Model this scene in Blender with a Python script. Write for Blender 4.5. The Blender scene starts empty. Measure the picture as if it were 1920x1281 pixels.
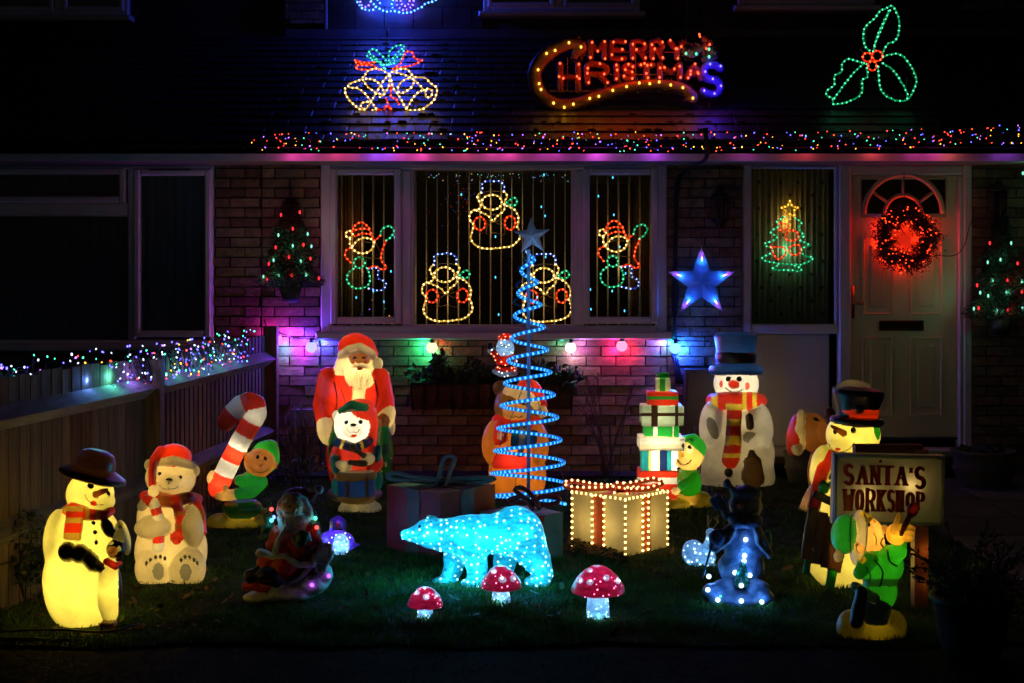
import bpy, math, random
import numpy as np
from mathutils import Vector
random.seed(7); rng = np.random.default_rng(7)
sc = bpy.context.scene; COL = sc.collection
R = math.radians
# ------------------------------------------------------------------ camera, sky, exposure
FPX, CXP, HOR, CAMH = 2667.0, 960.0, 496.0, 1.6        # focal length and horizon of the 1920 px wide photograph
cam_d = bpy.data.cameras.new('camera'); cam = bpy.data.objects.new('camera', cam_d); COL.objects.link(cam)
cam.location = (0, 0, CAMH); cam.rotation_euler = (R(90), 0, 0)
cam_d.sensor_width = 36; cam_d.lens = 36*FPX/1920; cam_d.shift_y = -(640.5-HOR)/1920
cam_d.clip_start = .1; cam_d.clip_end = 500
sc.camera = cam
w = bpy.data.worlds.new('World'); sc.world = w; w.use_nodes = True
wn = w.node_tree.nodes; bg = wn['Background']
sky = wn.new('ShaderNodeTexSky'); sky.sky_type = 'NISHITA'; sky.sun_disc = False
sky.sun_elevation = R(-4); sky.sun_rotation = R(160)
w.node_tree.links.new(sky.outputs[0], bg.inputs[0]); bg.inputs[1].default_value = 0.085
sc.view_settings.view_transform = 'Standard'; sc.view_settings.look = 'None'
sc.view_settings.exposure = 0; sc.view_settings.gamma = 1; sc.view_settings.use_curve_mapping = False
sc.render.engine = 'CYCLES'
cy = sc.cycles
cy.use_denoising = True; cy.max_bounces = 7; cy.diffuse_bounces = 4; cy.glossy_bounces = 3; cy.transmission_bounces = 5
cy.transparent_max_bounces = 10; cy.sample_clamp_indirect = 2.5; cy.sample_clamp_direct = 0; cy.caustics_reflective = False; cy.caustics_refractive = False
cy.use_light_tree = True

# ------------------------------------------------------------------ materials
_M = {}
def mat(name, col, rough=.6, metal=0, noise=0, nscale=30, bump=0, bscale=60, trans=0, spec=.5, stretch=None, coat=0):
    key = ('m', name)
    if key in _M: return _M[key]
    m = bpy.data.materials.new(name); m.use_nodes = True
    nt = m.node_tree; b = nt.nodes['Principled BSDF']; out = nt.nodes['Material Output']
    b.inputs['Base Color'].default_value = (*col, 1); b.inputs['Roughness'].default_value = rough
    b.inputs['Metallic'].default_value = metal; b.inputs['Specular IOR Level'].default_value = spec
    if coat: b.inputs['Coat Weight'].default_value = coat
    tc = nt.nodes.new('ShaderNodeTexCoord'); mp = nt.nodes.new('ShaderNodeMapping')
    nt.links.new(tc.outputs['Object'], mp.inputs[0])
    if stretch: mp.inputs['Scale'].default_value = stretch
    csock = None
    if noise:
        n = nt.nodes.new('ShaderNodeTexNoise'); n.inputs['Scale'].default_value = nscale; n.inputs['Detail'].default_value = 5
        nt.links.new(mp.outputs[0], n.inputs['Vector'])
        r = nt.nodes.new('ShaderNodeValToRGB'); nt.links.new(n.outputs[0], r.inputs[0])
        r.color_ramp.elements[0].position = .3; r.color_ramp.elements[1].position = .7
        lo, hi = 1-noise, 1+noise*.6
        r.color_ramp.elements[0].color = (*[c*lo for c in col], 1); r.color_ramp.elements[1].color = (*[min(1, c*hi) for c in col], 1)
        oi = nt.nodes.new('ShaderNodeObjectInfo'); hs = nt.nodes.new('ShaderNodeHueSaturation')
        mr = nt.nodes.new('ShaderNodeMapRange'); mr.inputs[3].default_value = .75; mr.inputs[4].default_value = 1.25
        nt.links.new(oi.outputs['Random'], mr.inputs[0]); nt.links.new(mr.outputs[0], hs.inputs['Value'])
        nt.links.new(r.outputs[0], hs.inputs['Color']); csock = hs.outputs[0]
        nt.links.new(csock, b.inputs['Base Color'])
    bn = None
    if bump:
        n2 = nt.nodes.new('ShaderNodeTexNoise'); n2.inputs['Scale'].default_value = bscale; n2.inputs['Detail'].default_value = 4
        nt.links.new(mp.outputs[0], n2.inputs['Vector'])
        bn = nt.nodes.new('ShaderNodeBump'); bn.inputs['Strength'].default_value = bump; bn.inputs['Distance'].default_value = .01
        nt.links.new(n2.outputs[0], bn.inputs['Height']); nt.links.new(bn.outputs[0], b.inputs['Normal'])
    if trans:
        t = nt.nodes.new('ShaderNodeBsdfTranslucent'); t.inputs[0].default_value = (*col, 1)
        if csock: nt.links.new(csock, t.inputs[0])
        if bn: nt.links.new(bn.outputs[0], t.inputs['Normal'])
        mx = nt.nodes.new('ShaderNodeMixShader'); mx.inputs[0].default_value = trans
        nt.links.new(b.outputs[0], mx.inputs[1]); nt.links.new(t.outputs[0], mx.inputs[2])
        if spec == 0: nt.links.new(mx.outputs[0], out.inputs[0]); _M[key] = m; return m
        gl = nt.nodes.new('ShaderNodeBsdfGlossy'); gl.inputs['Roughness'].default_value = rough; fr_ = nt.nodes.new('ShaderNodeFresnel'); fr_.inputs[0].default_value = 1.55; m2 = nt.nodes.new('ShaderNodeMixShader')
        nt.links.new(fr_.outputs[0], m2.inputs[0]); nt.links.new(mx.outputs[0], m2.inputs[1]); nt.links.new(gl.outputs[0], m2.inputs[2]); nt.links.new(m2.outputs[0], out.inputs[0])
    _M[key] = m
    return m
def em(col, s, sample=True):
    key = ('e', col, s, sample)
    if key in _M: return _M[key]
    m = bpy.data.materials.new('lamp_glow'); m.use_nodes = True; nt = m.node_tree
    nt.nodes.remove(nt.nodes['Principled BSDF'])
    e = nt.nodes.new('ShaderNodeEmission'); e.inputs[0].default_value = (*col, 1); e.inputs[1].default_value = s
    nt.links.new(e.outputs[0], nt.nodes['Material Output'].inputs[0])
    m.cycles.emission_sampling = 'FRONT' if sample else 'NONE'
    _M[key] = m
    return m
def glass():
    if 'glass' in _M: return _M['glass']
    m = bpy.data.materials.new('window_glass'); m.use_nodes = True; nt = m.node_tree
    nt.nodes.remove(nt.nodes['Principled BSDF'])
    t = nt.nodes.new('ShaderNodeBsdfTransparent'); t.inputs[0].default_value = (.93, .95, .94, 1)
    g = nt.nodes.new('ShaderNodeBsdfGlossy'); g.inputs['Roughness'].default_value = .02
    f = nt.nodes.new('ShaderNodeFresnel'); f.inputs[0].default_value = 1.45
    mx = nt.nodes.new('ShaderNodeMixShader')
    nt.links.new(f.outputs[0], mx.inputs[0]); nt.links.new(t.outputs[0], mx.inputs[1]); nt.links.new(g.outputs[0], mx.inputs[2])
    nt.links.new(mx.outputs[0], nt.nodes['Material Output'].inputs[0]); _M['glass'] = m
    return m

# ------------------------------------------------------------------ mesh helpers
def ico(n):
    t = (1+5**.5)/2
    v = [(-1,t,0),(1,t,0),(-1,-t,0),(1,-t,0),(0,-1,t),(0,1,t),(0,-1,-t),(0,1,-t),(t,0,-1),(t,0,1),(-t,0,-1),(-t,0,1)]
    f = [(0,11,5),(0,5,1),(0,1,7),(0,7,10),(0,10,11),(1,5,9),(5,11,4),(11,10,2),(10,7,6),(7,1,8),(3,9,4),(3,4,2),(3,2,6),(3,6,8),(3,8,9),(4,9,5),(2,4,11),(6,2,10),(8,6,7),(9,8,1)]
    v = [np.array(a)/np.linalg.norm(a) for a in v]
    for _ in range(n):
        c = {}; nf = []
        def mid(a, b):
            k = (min(a, b), max(a, b))
            if k not in c:
                p = v[a]+v[b]; v.append(p/np.linalg.norm(p)); c[k] = len(v)-1
            return c[k]
        for a, b, d in f:
            x, y, z = mid(a, b), mid(b, d), mid(d, a); nf += [(a, x, z), (b, y, x), (d, z, y), (x, y, z)]
        f = nf
    return np.array(v), f
ICO = {0: ico(0), 1: ico(1), 2: ico(2)}
class MB:
    def __init__(s): s.v = []; s.f = []; s.m = []; s.n = 0; s.mats = []
    def mi(s, m):
        if m not in s.mats: s.mats.append(m)
        return s.mats.index(m)
    def add(s, v, f, m):
        v = np.asarray(v, float).reshape(-1, 3); k = s.mi(m)
        s.v.append(v); s.f += [tuple(i+s.n for i in q) for q in f]; s.m += [k]*len(f); s.n += len(v)
    def box(s, c, h, m, rz=0, rx=0, ry=0):
        h = np.array(h, float)
        v = np.array([(i, j, k) for i in (-1, 1) for j in (-1, 1) for k in (-1, 1)], float)*h
        v = rot(v, rx, ry, rz)+np.array(c, float)
        s.add(v, [(0,1,3,2),(4,6,7,5),(0,4,5,1),(2,3,7,6),(0,2,6,4),(1,5,7,3)], m)
    def box2(s, a, b, m): s.box([(x+y)/2 for x, y in zip(a, b)], [abs(y-x)/2 for x, y in zip(a, b)], m)
    def ball(s, c, r, m, n=1):
        v, f = ICO[n]; s.add(v*np.array(r, float)+np.array(c, float), f, m)
    def tube(s, pts, r, m, n=6, closed=False, flat=None):
        P = np.asarray(pts, float); N = len(P); rr = np.broadcast_to(np.asarray(r, float), (N,))
        T = np.gradient(P, axis=0)
        if closed: T = np.roll(P, -1, 0)-np.roll(P, 1, 0)
        T /= np.linalg.norm(T, axis=1)[:, None]+1e-12
        u = np.cross(T[0], (0, 0, 1) if abs(T[0][2]) < .9 else (0, 1, 0)); u /= np.linalg.norm(u)
        V = []
        a = np.arange(n)*2*math.pi/n
        for i in range(N):
            u = u-T[i]*np.dot(u, T[i]); u /= np.linalg.norm(u)+1e-12
            b = np.cross(T[i], u)
            ring = (np.cos(a)[:, None]*u+np.sin(a)[:, None]*b)*rr[i]
            if flat is not None: ring[:, 1] *= flat
            V.append(P[i]+ring)
        F = []
        for i in range(N if closed else N-1):
            j = (i+1) % N
            for k in range(n): F.append((i*n+k, i*n+(k+1) % n, j*n+(k+1) % n, j*n+k))
        if not closed: F += [tuple(range(n))[::-1], tuple((N-1)*n+k for k in range(n))]
        s.add(np.concatenate(V), F, m)
    def prism(s, poly, axis_y0, axis_y1, m):      # outline in x,z extruded along y
        n = len(poly); v = [(x, axis_y0, z) for x, z in poly]+[(x, axis_y1, z) for x, z in poly]
        s.add(v, [tuple(range(n)), tuple(range(2*n-1, n-1, -1))]+[(i, i+n, (i+1) % n+n, (i+1) % n) for i in range(n)], m)
    def lathe(s, prof, c, m, n=20, sx=1, sy=1, half=False):
        a = np.arange(n+1 if half else n)*(math.pi if half else 2*math.pi)/n+(math.pi if half else 0)
        k = len(a); V = [(c[0]+r*sx*math.cos(t), c[1]+r*sy*math.sin(t), c[2]+z) for r, z in prof for t in a]; F = []
        for i in range(len(prof)-1):
            for j in range(k-1 if half else k): F.append((i*k+j, i*k+(j+1) % k, (i+1)*k+(j+1) % k, (i+1)*k+j))
        s.add(V, F, m)
    def build(s, name, parent=None, smooth=False, org=None):
        v = np.concatenate(s.v) if s.v else np.zeros((0, 3))
        if parent is not None:
            p = parent
            while p is not None: v = v-np.array(p.location); p = p.parent
        elif org is not None: v = v-np.array(org)
        me = bpy.data.meshes.new(name); me.from_pydata(v.tolist(), [], s.f)
        for m in s.mats: me.materials.append(m)
        if len(s.mats) > 1: me.polygons.foreach_set('material_index', s.m)
        if smooth: me.polygons.foreach_set('use_smooth', [True]*len(me.polygons))
        me.update()
        o = bpy.data.objects.new(name, me); COL.objects.link(o); o.parent = parent
        if parent is None and org is not None: o.location = org
        return o
def rot(v, rx=0, ry=0, rz=0):
    v = np.asarray(v, float)
    if rx: c, s_ = math.cos(rx), math.sin(rx); v = v@np.array([[1,0,0],[0,c,s_],[0,-s_,c]])
    if ry: c, s_ = math.cos(ry), math.sin(ry); v = v@np.array([[c,0,-s_],[0,1,0],[s_,0,c]])
    if rz: c, s_ = math.cos(rz), math.sin(rz); v = v@np.array([[c,s_,0],[-s_,c,0],[0,0,1]])
    return v
def tag(o, label, cat, group=None, kind=None):
    o['label'] = label; o['category'] = cat
    if group: o['group'] = group
    if kind: o['kind'] = kind
    return o
def thing(name, loc, label, cat, group=None):
    o = bpy.data.objects.new(name, None); COL.objects.link(o); o.location = loc; o.empty_display_size = .1
    return tag(o, label, cat, group)
def struct(o): o['kind'] = 'structure'; return o
def stuff(o): o['kind'] = 'stuff'; return o
def lamp(parent, p, col, watts, r=.02):  # point light, used for bulbs and for added fill lamps alike
    d = bpy.data.lights.new('bulb_or_fill_light', 'POINT'); d.color = col; d.energy = watts; d.shadow_soft_size = r
    o = bpy.data.objects.new('bulb_or_fill_light', d); COL.objects.link(o); o.location = Vector(p)-parent.location; o.parent = parent
    return o
def at(px, py, Y): return np.array([(px-CXP)/FPX*Y, Y, CAMH-(py-HOR)/FPX*Y])     # a point of the photograph at depth Y
def gy(py): return CAMH*FPX/(py-HOR)                                                # depth of the ground seen at row py
def gp(px, py): return at(px, py, gy(py))
def smooth(pts, step, closed=False):
    P = [np.array(p, float) for p in pts]
    if closed: P = [P[-1]]+P+[P[0], P[1]]
    else: P = [2*P[0]-P[1]]+P+[2*P[-1]-P[-2]]
    out = []
    for i in range(1, len(P)-2):
        a, b, c, d = P[i-1:i+3]; n = max(2, int(np.linalg.norm(c-b)/step)+1)
        for k in range(n):
            t = k/n
            out.append(.5*(2*b+(c-a)*t+(2*a-5*b+4*c-d)*t*t+(3*b-a-3*c+d)*t**3))
    if not closed: out.append(P[-2])
    return np.array(out)
def along(P, sp, closed=False):
    if closed: P = np.vstack([P, P[:1]])
    L = np.r_[0, np.cumsum(np.linalg.norm(np.diff(P, axis=0), axis=1))]
    n = max(1, round(L[-1]/sp)); s = np.linspace(0, L[-1], n+1)[:-1 if closed else None]
    return np.stack([np.interp(s, L, P[:, k]) for k in range(3)], 1)
# rope and bulb light colours: (rope colour, rope glow, bulb colour, bulb glow)
LC = {'warm': ((1,.52,.06), .8, (1,.7,.26), 4.6), 'red': ((1,.03,.004), .85, (1,.085,.02), 4.2), 'green': ((.005,.5,.14), .5, (.12,1,.5), 1.7),
      'blue': ((.01,.07,.8), .45, (.7,.82,1), 2), 'teal': ((.01,.55,.42), .5, (.12,1,.75), 1.6), 'gold': ((1,.42,.01), .8, (1,.5,.06), 3),
      'purple': ((.08,.02,.9), .7, (.35,.25,1), 2.4), 'ice': ((.015,.12,1), 1.0, (.15,.5,1), 3)}
def rope(th, paths, tr=.006, br=.0082, sp=.034):
    """rope light: paths = [(colour, points, closed)]; one rope and one row of bulbs per colour"""
    tubes, bulbs = {}, {}
    for col, pts, closed in paths:
        a, b, c, d = LC[col]
        P = smooth(pts, .012, closed)
        tubes.setdefault(col, MB()).tube(P, tr, em(a, b), 6, closed)
        mb = bulbs.setdefault(col, MB())
        for p in along(P, sp, closed): mb.ball(p+rng.normal(0, .0012, 3), br*rng.uniform(.85, 1.1), em(c, d), 0)
    for k, m in tubes.items(): m.build('light_rope', th, True)
    for k, m in bulbs.items(): stuff(m.build('rope_bulb_row', th, True))

# ------------------------------------------------------------------ moulded figures: signed-distance shapes turned into one shell, split into parts by paint
PC = dict(white=((.86,.83,.76),.5), cream=((.8,.7,.5),.45), red=((.75,.036,.013),.5), dred=((.25,.02,.02),.3), yellow=((.85,.6,.06),.5), green=((.015,.3,.04),.5),
  dgreen=((.01,.09,.035),.35), black=((.008,.008,.009),.03), brown=((.09,.03,.015),.15), tan=((.58,.33,.1),.45), orange=((.62,.24,.045),.5), blue=((.015,.07,.38),.3),
  navy=((.01,.025,.12),.2), teal=((.01,.2,.24),.45), skin=((.42,.17,.05),.4), pale=((.85,.55,.25),.5), gold=((.3,.2,.05),.25), grey=((.32,.31,.28),.35), mint=((.62,.8,.6),.5),
  carrot=((.5,.12,.02),.42), rust=((.5,.13,.03),.4), silver=((.35,.36,.4),.2), plank=((.17,.06,.028),.25), pink=((.8,.12,.08),.45), hatblue=((.025,.12,.5),.2), ochre=((.5,.4,.06),.45), straw=((.28,.15,.03),.3))
def pm(c, style):
    col, t = PC[c]
    if style == 'resin': return mat('resin_'+c, col, .4, noise=.35, nscale=25, bump=.5, bscale=70)
    if style == 'acrylic': return mat('acrylic_'+c, col, .35, noise=.5, nscale=38, bump=1, bscale=150, trans=max(t, .45), stretch=(.5, 1, 1.6))
    return mat('plastic_'+c, col, .32, noise=.3, nscale=7, bump=.4, bscale=120, trans=t)
class Fig:
    def __init__(s, name, cx, base, label, cat, Y=None, style='plastic', v=2.0, group=None):
        s.cx, s.base, s.v, s.style = cx, base, v, style; s.gain = 1.55 if style == 'plastic' else 1
        s.Y = Y or gy(base); s.S = FPX/s.Y; s.org = at(cx, base, s.Y)
        s.root = thing(name, s.org, label, cat, group); s.pr = []; s.pt = []; s.feat = []
    def cv(s, x, z, y=0):                      # photo pixel and depth -> local pixel units, z up
        q = (s.Y+y/s.S)/s.Y
        return np.array([(x-CXP)*q-(s.cx-CXP), y, (s.base-HOR)-(z-HOR)*q])
    def W(s, p): return s.org+np.asarray(p)/s.S
    def _add(s, part, col, fn, lo, hi, k): s.pr.append((part, col, fn, np.array(lo), np.array(hi), k))
    def e(s, part, col, x, z, rx, rz, y=0, ry=None, r=0, k=3, rx_=0):
        ry = ry or min(rx, rz)*.9; c = s.cv(x, z, y); m = max(rx, ry, rz); a = R(r); b = R(rx_)
        rad = np.array([rx, ry, rz])
        def fn(P):
            q = P-c
            if a: q = np.stack([q[..., 0]*math.cos(a)-q[..., 2]*math.sin(a), q[..., 1], q[..., 0]*math.sin(a)+q[..., 2]*math.cos(a)], -1)
            if b: q = np.stack([q[..., 0], q[..., 1]*math.cos(b)-q[..., 2]*math.sin(b), q[..., 1]*math.sin(b)+q[..., 2]*math.cos(b)], -1)
            k0 = np.linalg.norm(q/rad, axis=-1); k1 = np.linalg.norm(q/rad**2, axis=-1)+1e-9
            return k0*(k0-1)/k1
        if a or b: lo, hi = c-m, c+m
        else: lo, hi = c-rad, c+rad
        s._add(part, col, fn, lo, hi, k)
    def c(s, part, col, pts, k=3, sy=1, stripes=None):      # chain of round cones: (x, z, y, r)
        pts = [(p[0], p[1], s.front(p[0], p[1])+.35*p[3] if p[2] is None else p[2], p[3]) for p in pts]; C = np.array([s.cv(p[0], p[1], p[2]) for p in pts]); r = np.array([p[3] for p in pts], float)
        def fn(P):
            best = None
            for i in range(len(C)-1):
                d = C[i+1]-C[i]; q = P-C[i]
                t = np.clip((q@d)/(d@d+1e-9), 0, 1)
                w_ = q-t[..., None]*d
                if sy != 1: w_ = w_*np.array([1, 1/sy, 1])
                dd = np.linalg.norm(w_, axis=-1)-(r[i]+(r[i+1]-r[i])*t)
                best = dd if best is None else np.minimum(best, dd)
            return best*min(1, sy)
        m = r.max()
        s._add(part, col, fn, C.min(0)-m, C.max(0)+m, k)
        if stripes:
            L = np.r_[0, np.cumsum(np.linalg.norm(np.diff(C, axis=0), axis=1))]; cols, wd = stripes; idx = len(s.pr)-1
            def pf(P):
                bt = np.full(len(P), 1e9); bs = np.zeros(len(P))
                for i in range(len(C)-1):
                    d = C[i+1]-C[i]; q = P-C[i]; t = np.clip((q@d)/(d@d), 0, 1); dd = np.linalg.norm(q-t[:, None]*d, axis=1)
                    u = dd < bt; bt[u] = dd[u]; bs[u] = (L[i]+t*np.linalg.norm(d))[u]
                return (bs/wd).astype(int) % len(cols)
            s.pt.append(('stripe', idx, cols, pf))
    def b(s, part, col, x, z, hx, hz, y=0, hy=10, r=0, rad=2, k=1, rz=0):
        c = s.cv(x, z, y); h = np.array([hx, hy, hz])-rad; a = R(r); g = R(rz)
        def fn(P):
            q = P-c
            if a: q = np.stack([q[..., 0]*math.cos(a)-q[..., 2]*math.sin(a), q[..., 1], q[..., 0]*math.sin(a)+q[..., 2]*math.cos(a)], -1)
            if g: q = np.stack([q[..., 0]*math.cos(g)+q[..., 1]*math.sin(g), -q[..., 0]*math.sin(g)+q[..., 1]*math.cos(g), q[..., 2]], -1)
            q = np.abs(q)-h
            return np.linalg.norm(np.maximum(q, 0), axis=-1)+np.minimum(q.max(-1), 0)-rad
        m = np.linalg.norm(h)+rad
        s._add(part, col, fn, c-m, c+m, k)
    def l(s, part, col, x, z, prof, y=0, r=0, rx_=0, k=1, rad=1.5, sy=1):      # solid of revolution: profile (radius, height) polygon closed on the axis
        c = s.cv(x, z, y); a = R(r); b = R(rx_)
        pl = np.array([(0, prof[0][1])]+list(prof)+[(0, prof[-1][1])], float)
        def fn(P):
            q = P-c
            if a: q = np.stack([q[..., 0]*math.cos(a)-q[..., 2]*math.sin(a), q[..., 1], q[..., 0]*math.sin(a)+q[..., 2]*math.cos(a)], -1)
            if b: q = np.stack([q[..., 0], q[..., 1]*math.cos(b)-q[..., 2]*math.sin(b), q[..., 1]*math.sin(b)+q[..., 2]*math.cos(b)], -1)
            p = np.stack([np.hypot(q[..., 0], q[..., 1]/sy), q[..., 2]], -1)
            d = np.full(p.shape[:-1], 1e18); sg = np.ones(p.shape[:-1])
            for i in range(len(pl)):
                A = pl[i]; B = pl[i-1]; e_ = B-A; ww = p-A
                bb = ww-e_*np.clip((ww@e_)/(e_@e_+1e-9), 0, 1)[..., None]
                d = np.minimum(d, (bb**2).sum(-1))
                c1 = p[..., 1] >= A[1]; c2 = p[..., 1] < B[1]; c3 = e_[0]*ww[..., 1] > e_[1]*ww[..., 0]
                sg = np.where((c1 & c2 & c3) | (~c1 & ~c2 & ~c3), -sg, sg)
            return sg*np.sqrt(d)-rad
        m = max(np.hypot(*p) for p in prof)+rad
        s._add(part, col, fn, c-m, c+m, k)
    def sdf(s, P):
        D = None
        for p in s.pr:
            d = p[2](P)
            if D is None: D = d
            else:
                h = np.maximum(p[5]-np.abs(D-d), 0)/p[5]; D = np.minimum(D, d)-h*h*p[5]*.25
        return D
    def front(s, x, z):                          # depth of the figure's front at a photo pixel
        ys = np.arange(-160, 120, 1.0); P = np.array([s.cv(x, z, y) for y in ys])
        i = np.where(s.sdf(P) < 0)[0]
        return ys[i[0]] if len(i) else 0.0
    def s_(s, part, col, x, z, rx, rz, ry=None, r=0, k=1.5, off=0): s.e(part, col, x, z, rx, rz, y=s.front(x, z)+off, ry=ry or min(rx, rz)*.7, r=r, k=k)
    def f(s, part, col, x, z, rx, rz, ry=None, r=0):                # small dark detail on the surface
        s.feat.append((part, col, 'e', (x, z, rx, rz, ry or min(rx, rz)*.5, r)))
    def ln(s, part, col, pts, rad): s.feat.append((part, col, 't', (pts, rad)))
    def p(s, part, col, fn, only=None): s.pt.append(('paint', part, col, fn, only))
    def build(s, lights=(), beads=0, bead=None):
        v = s.v
        feats = []
        for part, col, kind, a in s.feat:
            mb = MB(); m = pm(col, s.style)
            if kind == 'e':
                x, z, rx, rz, ry, r_ = a; c = s.cv(x, z, s.front(x, z)); V, F = ICO[2]
                mb.add(s.W(rot(V*np.array([rx, ry, rz]), 0, R(r_), 0)+c), F, m)
            else:
                pts = smooth([(x, z, 0) for x, z in a[0]], 2.5); Q = [s.W(s.cv(x, z, s.front(x, z))) for x, z, _ in pts]
                mb.tube(Q, a[1]/s.S, m, 6)
            feats.append((part, mb))
        lo = np.min([p[3] for p in s.pr], 0)-3*v; hi = np.max([p[4] for p in s.pr], 0)+3*v
        lo[2] = max(lo[2], -14)
        n = np.ceil((hi-lo)/v).astype(int)+1
        ax = [lo[i]+v*np.arange(n[i]) for i in range(3)]
        D = np.full(n, 12.0, np.float32)
        for part, col, fn, a, b, k in s.pr:
            i0 = np.clip(np.floor((a-9-lo)/v).astype(int), 0, n); i1 = np.clip(np.ceil((b+9-lo)/v).astype(int)+1, 0, n)
            if (i1 <= i0).any(): continue
            sl = tuple(slice(i0[j], i1[j]) for j in range(3))
            G = np.stack(np.meshgrid(*[ax[j][sl[j]] for j in range(3)], indexing='ij'), -1)
            d = fn(G).astype(np.float32); o = D[sl]
            h = np.maximum(k-np.abs(o-d), 0)/k
            D[sl] = np.minimum(o, d)-h*h*k*.25
        am, wl = {'plastic': (.9, 17), 'resin': (1.7, 8), 'acrylic': (1.0, 9)}[s.style]
        Gx, Gy, Gz = np.ix_(ax[0]/wl, ax[1]/wl, ax[2]/wl)
        D = D+am*(.6*np.sin(Gx+1.3*np.sin(Gz*.9))*np.sin(Gz*1.1+Gy)+.4*np.sin(Gx*2.1+Gz*.7)*np.sin(Gz*1.9-Gy*1.3)).astype(np.float32)
        for j in range(3):
            for e_ in (0, -1):
                ix = [slice(None)]*3; ix[j] = e_
                D[tuple(ix)] = np.maximum(D[tuple(ix)], .5)
        V, F = nets(D); V = lo+V*v
        # colours and parts
        Cn = V[F].mean(1); best = np.full(len(F), 1e9); own = np.zeros(len(F), int)
        for i, p in enumerate(s.pr):
            d = p[2](Cn)-.02*i; u = d < best; best[u] = d[u]; own[u] = i
        parts = [p[0] for p in s.pr]; names = list(dict.fromkeys(parts+[q[1] for q in s.pt if q[0] == 'paint']))
        cols = list(PC); fp = np.array([names.index(parts[i]) for i in range(len(parts))])[own]; fc = np.array([cols.index(p[1]) for p in s.pr])[own]
        q = (s.Y+Cn[:, 1]/s.S)/s.Y
        PX = (Cn[:, 0]+(s.cx-CXP))/q+CXP; PY = HOR+((s.base-HOR)-Cn[:, 2])/q
        for t in s.pt:
            if t[0] == 'stripe':
                u = own == t[1]; k = t[3](Cn[u]); fc[u] = np.array([cols.index(c) for c in t[2]])[k]
            else:
                _, part, col, fn, only = t; u = fn(PX, PY, Cn[:, 1])
                if only: u &= np.isin(fp, [names.index(o) for o in only if o in names])
                if part: fp[u] = names.index(part)
                fc[u] = cols.index(col)
        Wv = V/s.S; made = {}
        for pi, nm in enumerate(names):
            u = fp == pi
            if not u.any(): continue
            ff = F[u]; ids, inv = np.unique(ff, return_inverse=True); ff = inv.reshape(-1, 4)
            me = bpy.data.meshes.new(nm); me.vertices.add(len(ids)); me.vertices.foreach_set('co', Wv[ids].astype(np.float32).ravel())
            me.loops.add(ff.size); me.loops.foreach_set('vertex_index', ff.ravel().astype(np.int32))
            me.polygons.add(len(ff)); me.polygons.foreach_set('loop_start', np.arange(len(ff), dtype=np.int32)*4)
            cu = np.unique(fc[u])
            for c in cu: me.materials.append(pm(cols[c], s.style))
            me.polygons.foreach_set('material_index', np.searchsorted(cu, fc[u]).astype(np.int32))
            me.polygons.foreach_set('use_smooth', np.ones(len(ff), bool)); me.update(calc_edges=True); me.validate()
            o = bpy.data.objects.new(nm.split('#')[0], me); COL.objects.link(o); o.parent = s.root; made[nm] = o
        for part, mb in feats: mb.build(part.split('#')[0], s.root, True)
        for x, z, y, col, wt, *r in lights: lamp(s.root, s.W(s.cv(x, z, y)), col, wt*s.gain, r[0] if r else .02)  # besides the bulbs, small fill lamps are added in protruding parts
        s.V, s.F, s.Cn, s.fp, s.names, s.PX, s.PY = V, F, Cn, fp, names, PX, PY
        return made
    def led(s, n, m, r, where=None, name='led_bead_lights', mind=5, jit=0):
        nv = np.cross(s.V[s.F[:, 1]]-s.V[s.F[:, 0]], s.V[s.F[:, 3]]-s.V[s.F[:, 0]]); nv /= np.linalg.norm(nv, axis=1)[:, None]+1e-9
        ok = np.where(((s.Cn[:, 2] > 2) if where is None else where(s.PX, s.PY, s.Cn[:, 1], [s.names[i] for i in s.fp])) & (nv[:, 1] < -.3))[0]
        mb = MB(); got = []
        for i in rng.permutation(ok):
            c = s.Cn[i]
            if got and np.min(np.linalg.norm(np.array(got)-c, axis=1)) < mind: continue
            got.append(c); mb.ball(s.W(c-nv[i]*r*.45), r/s.S*rng.uniform(.75, 1.2), m, 1)
            if len(got) >= n: break
        return stuff(mb.build(name, s.root, True))
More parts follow.
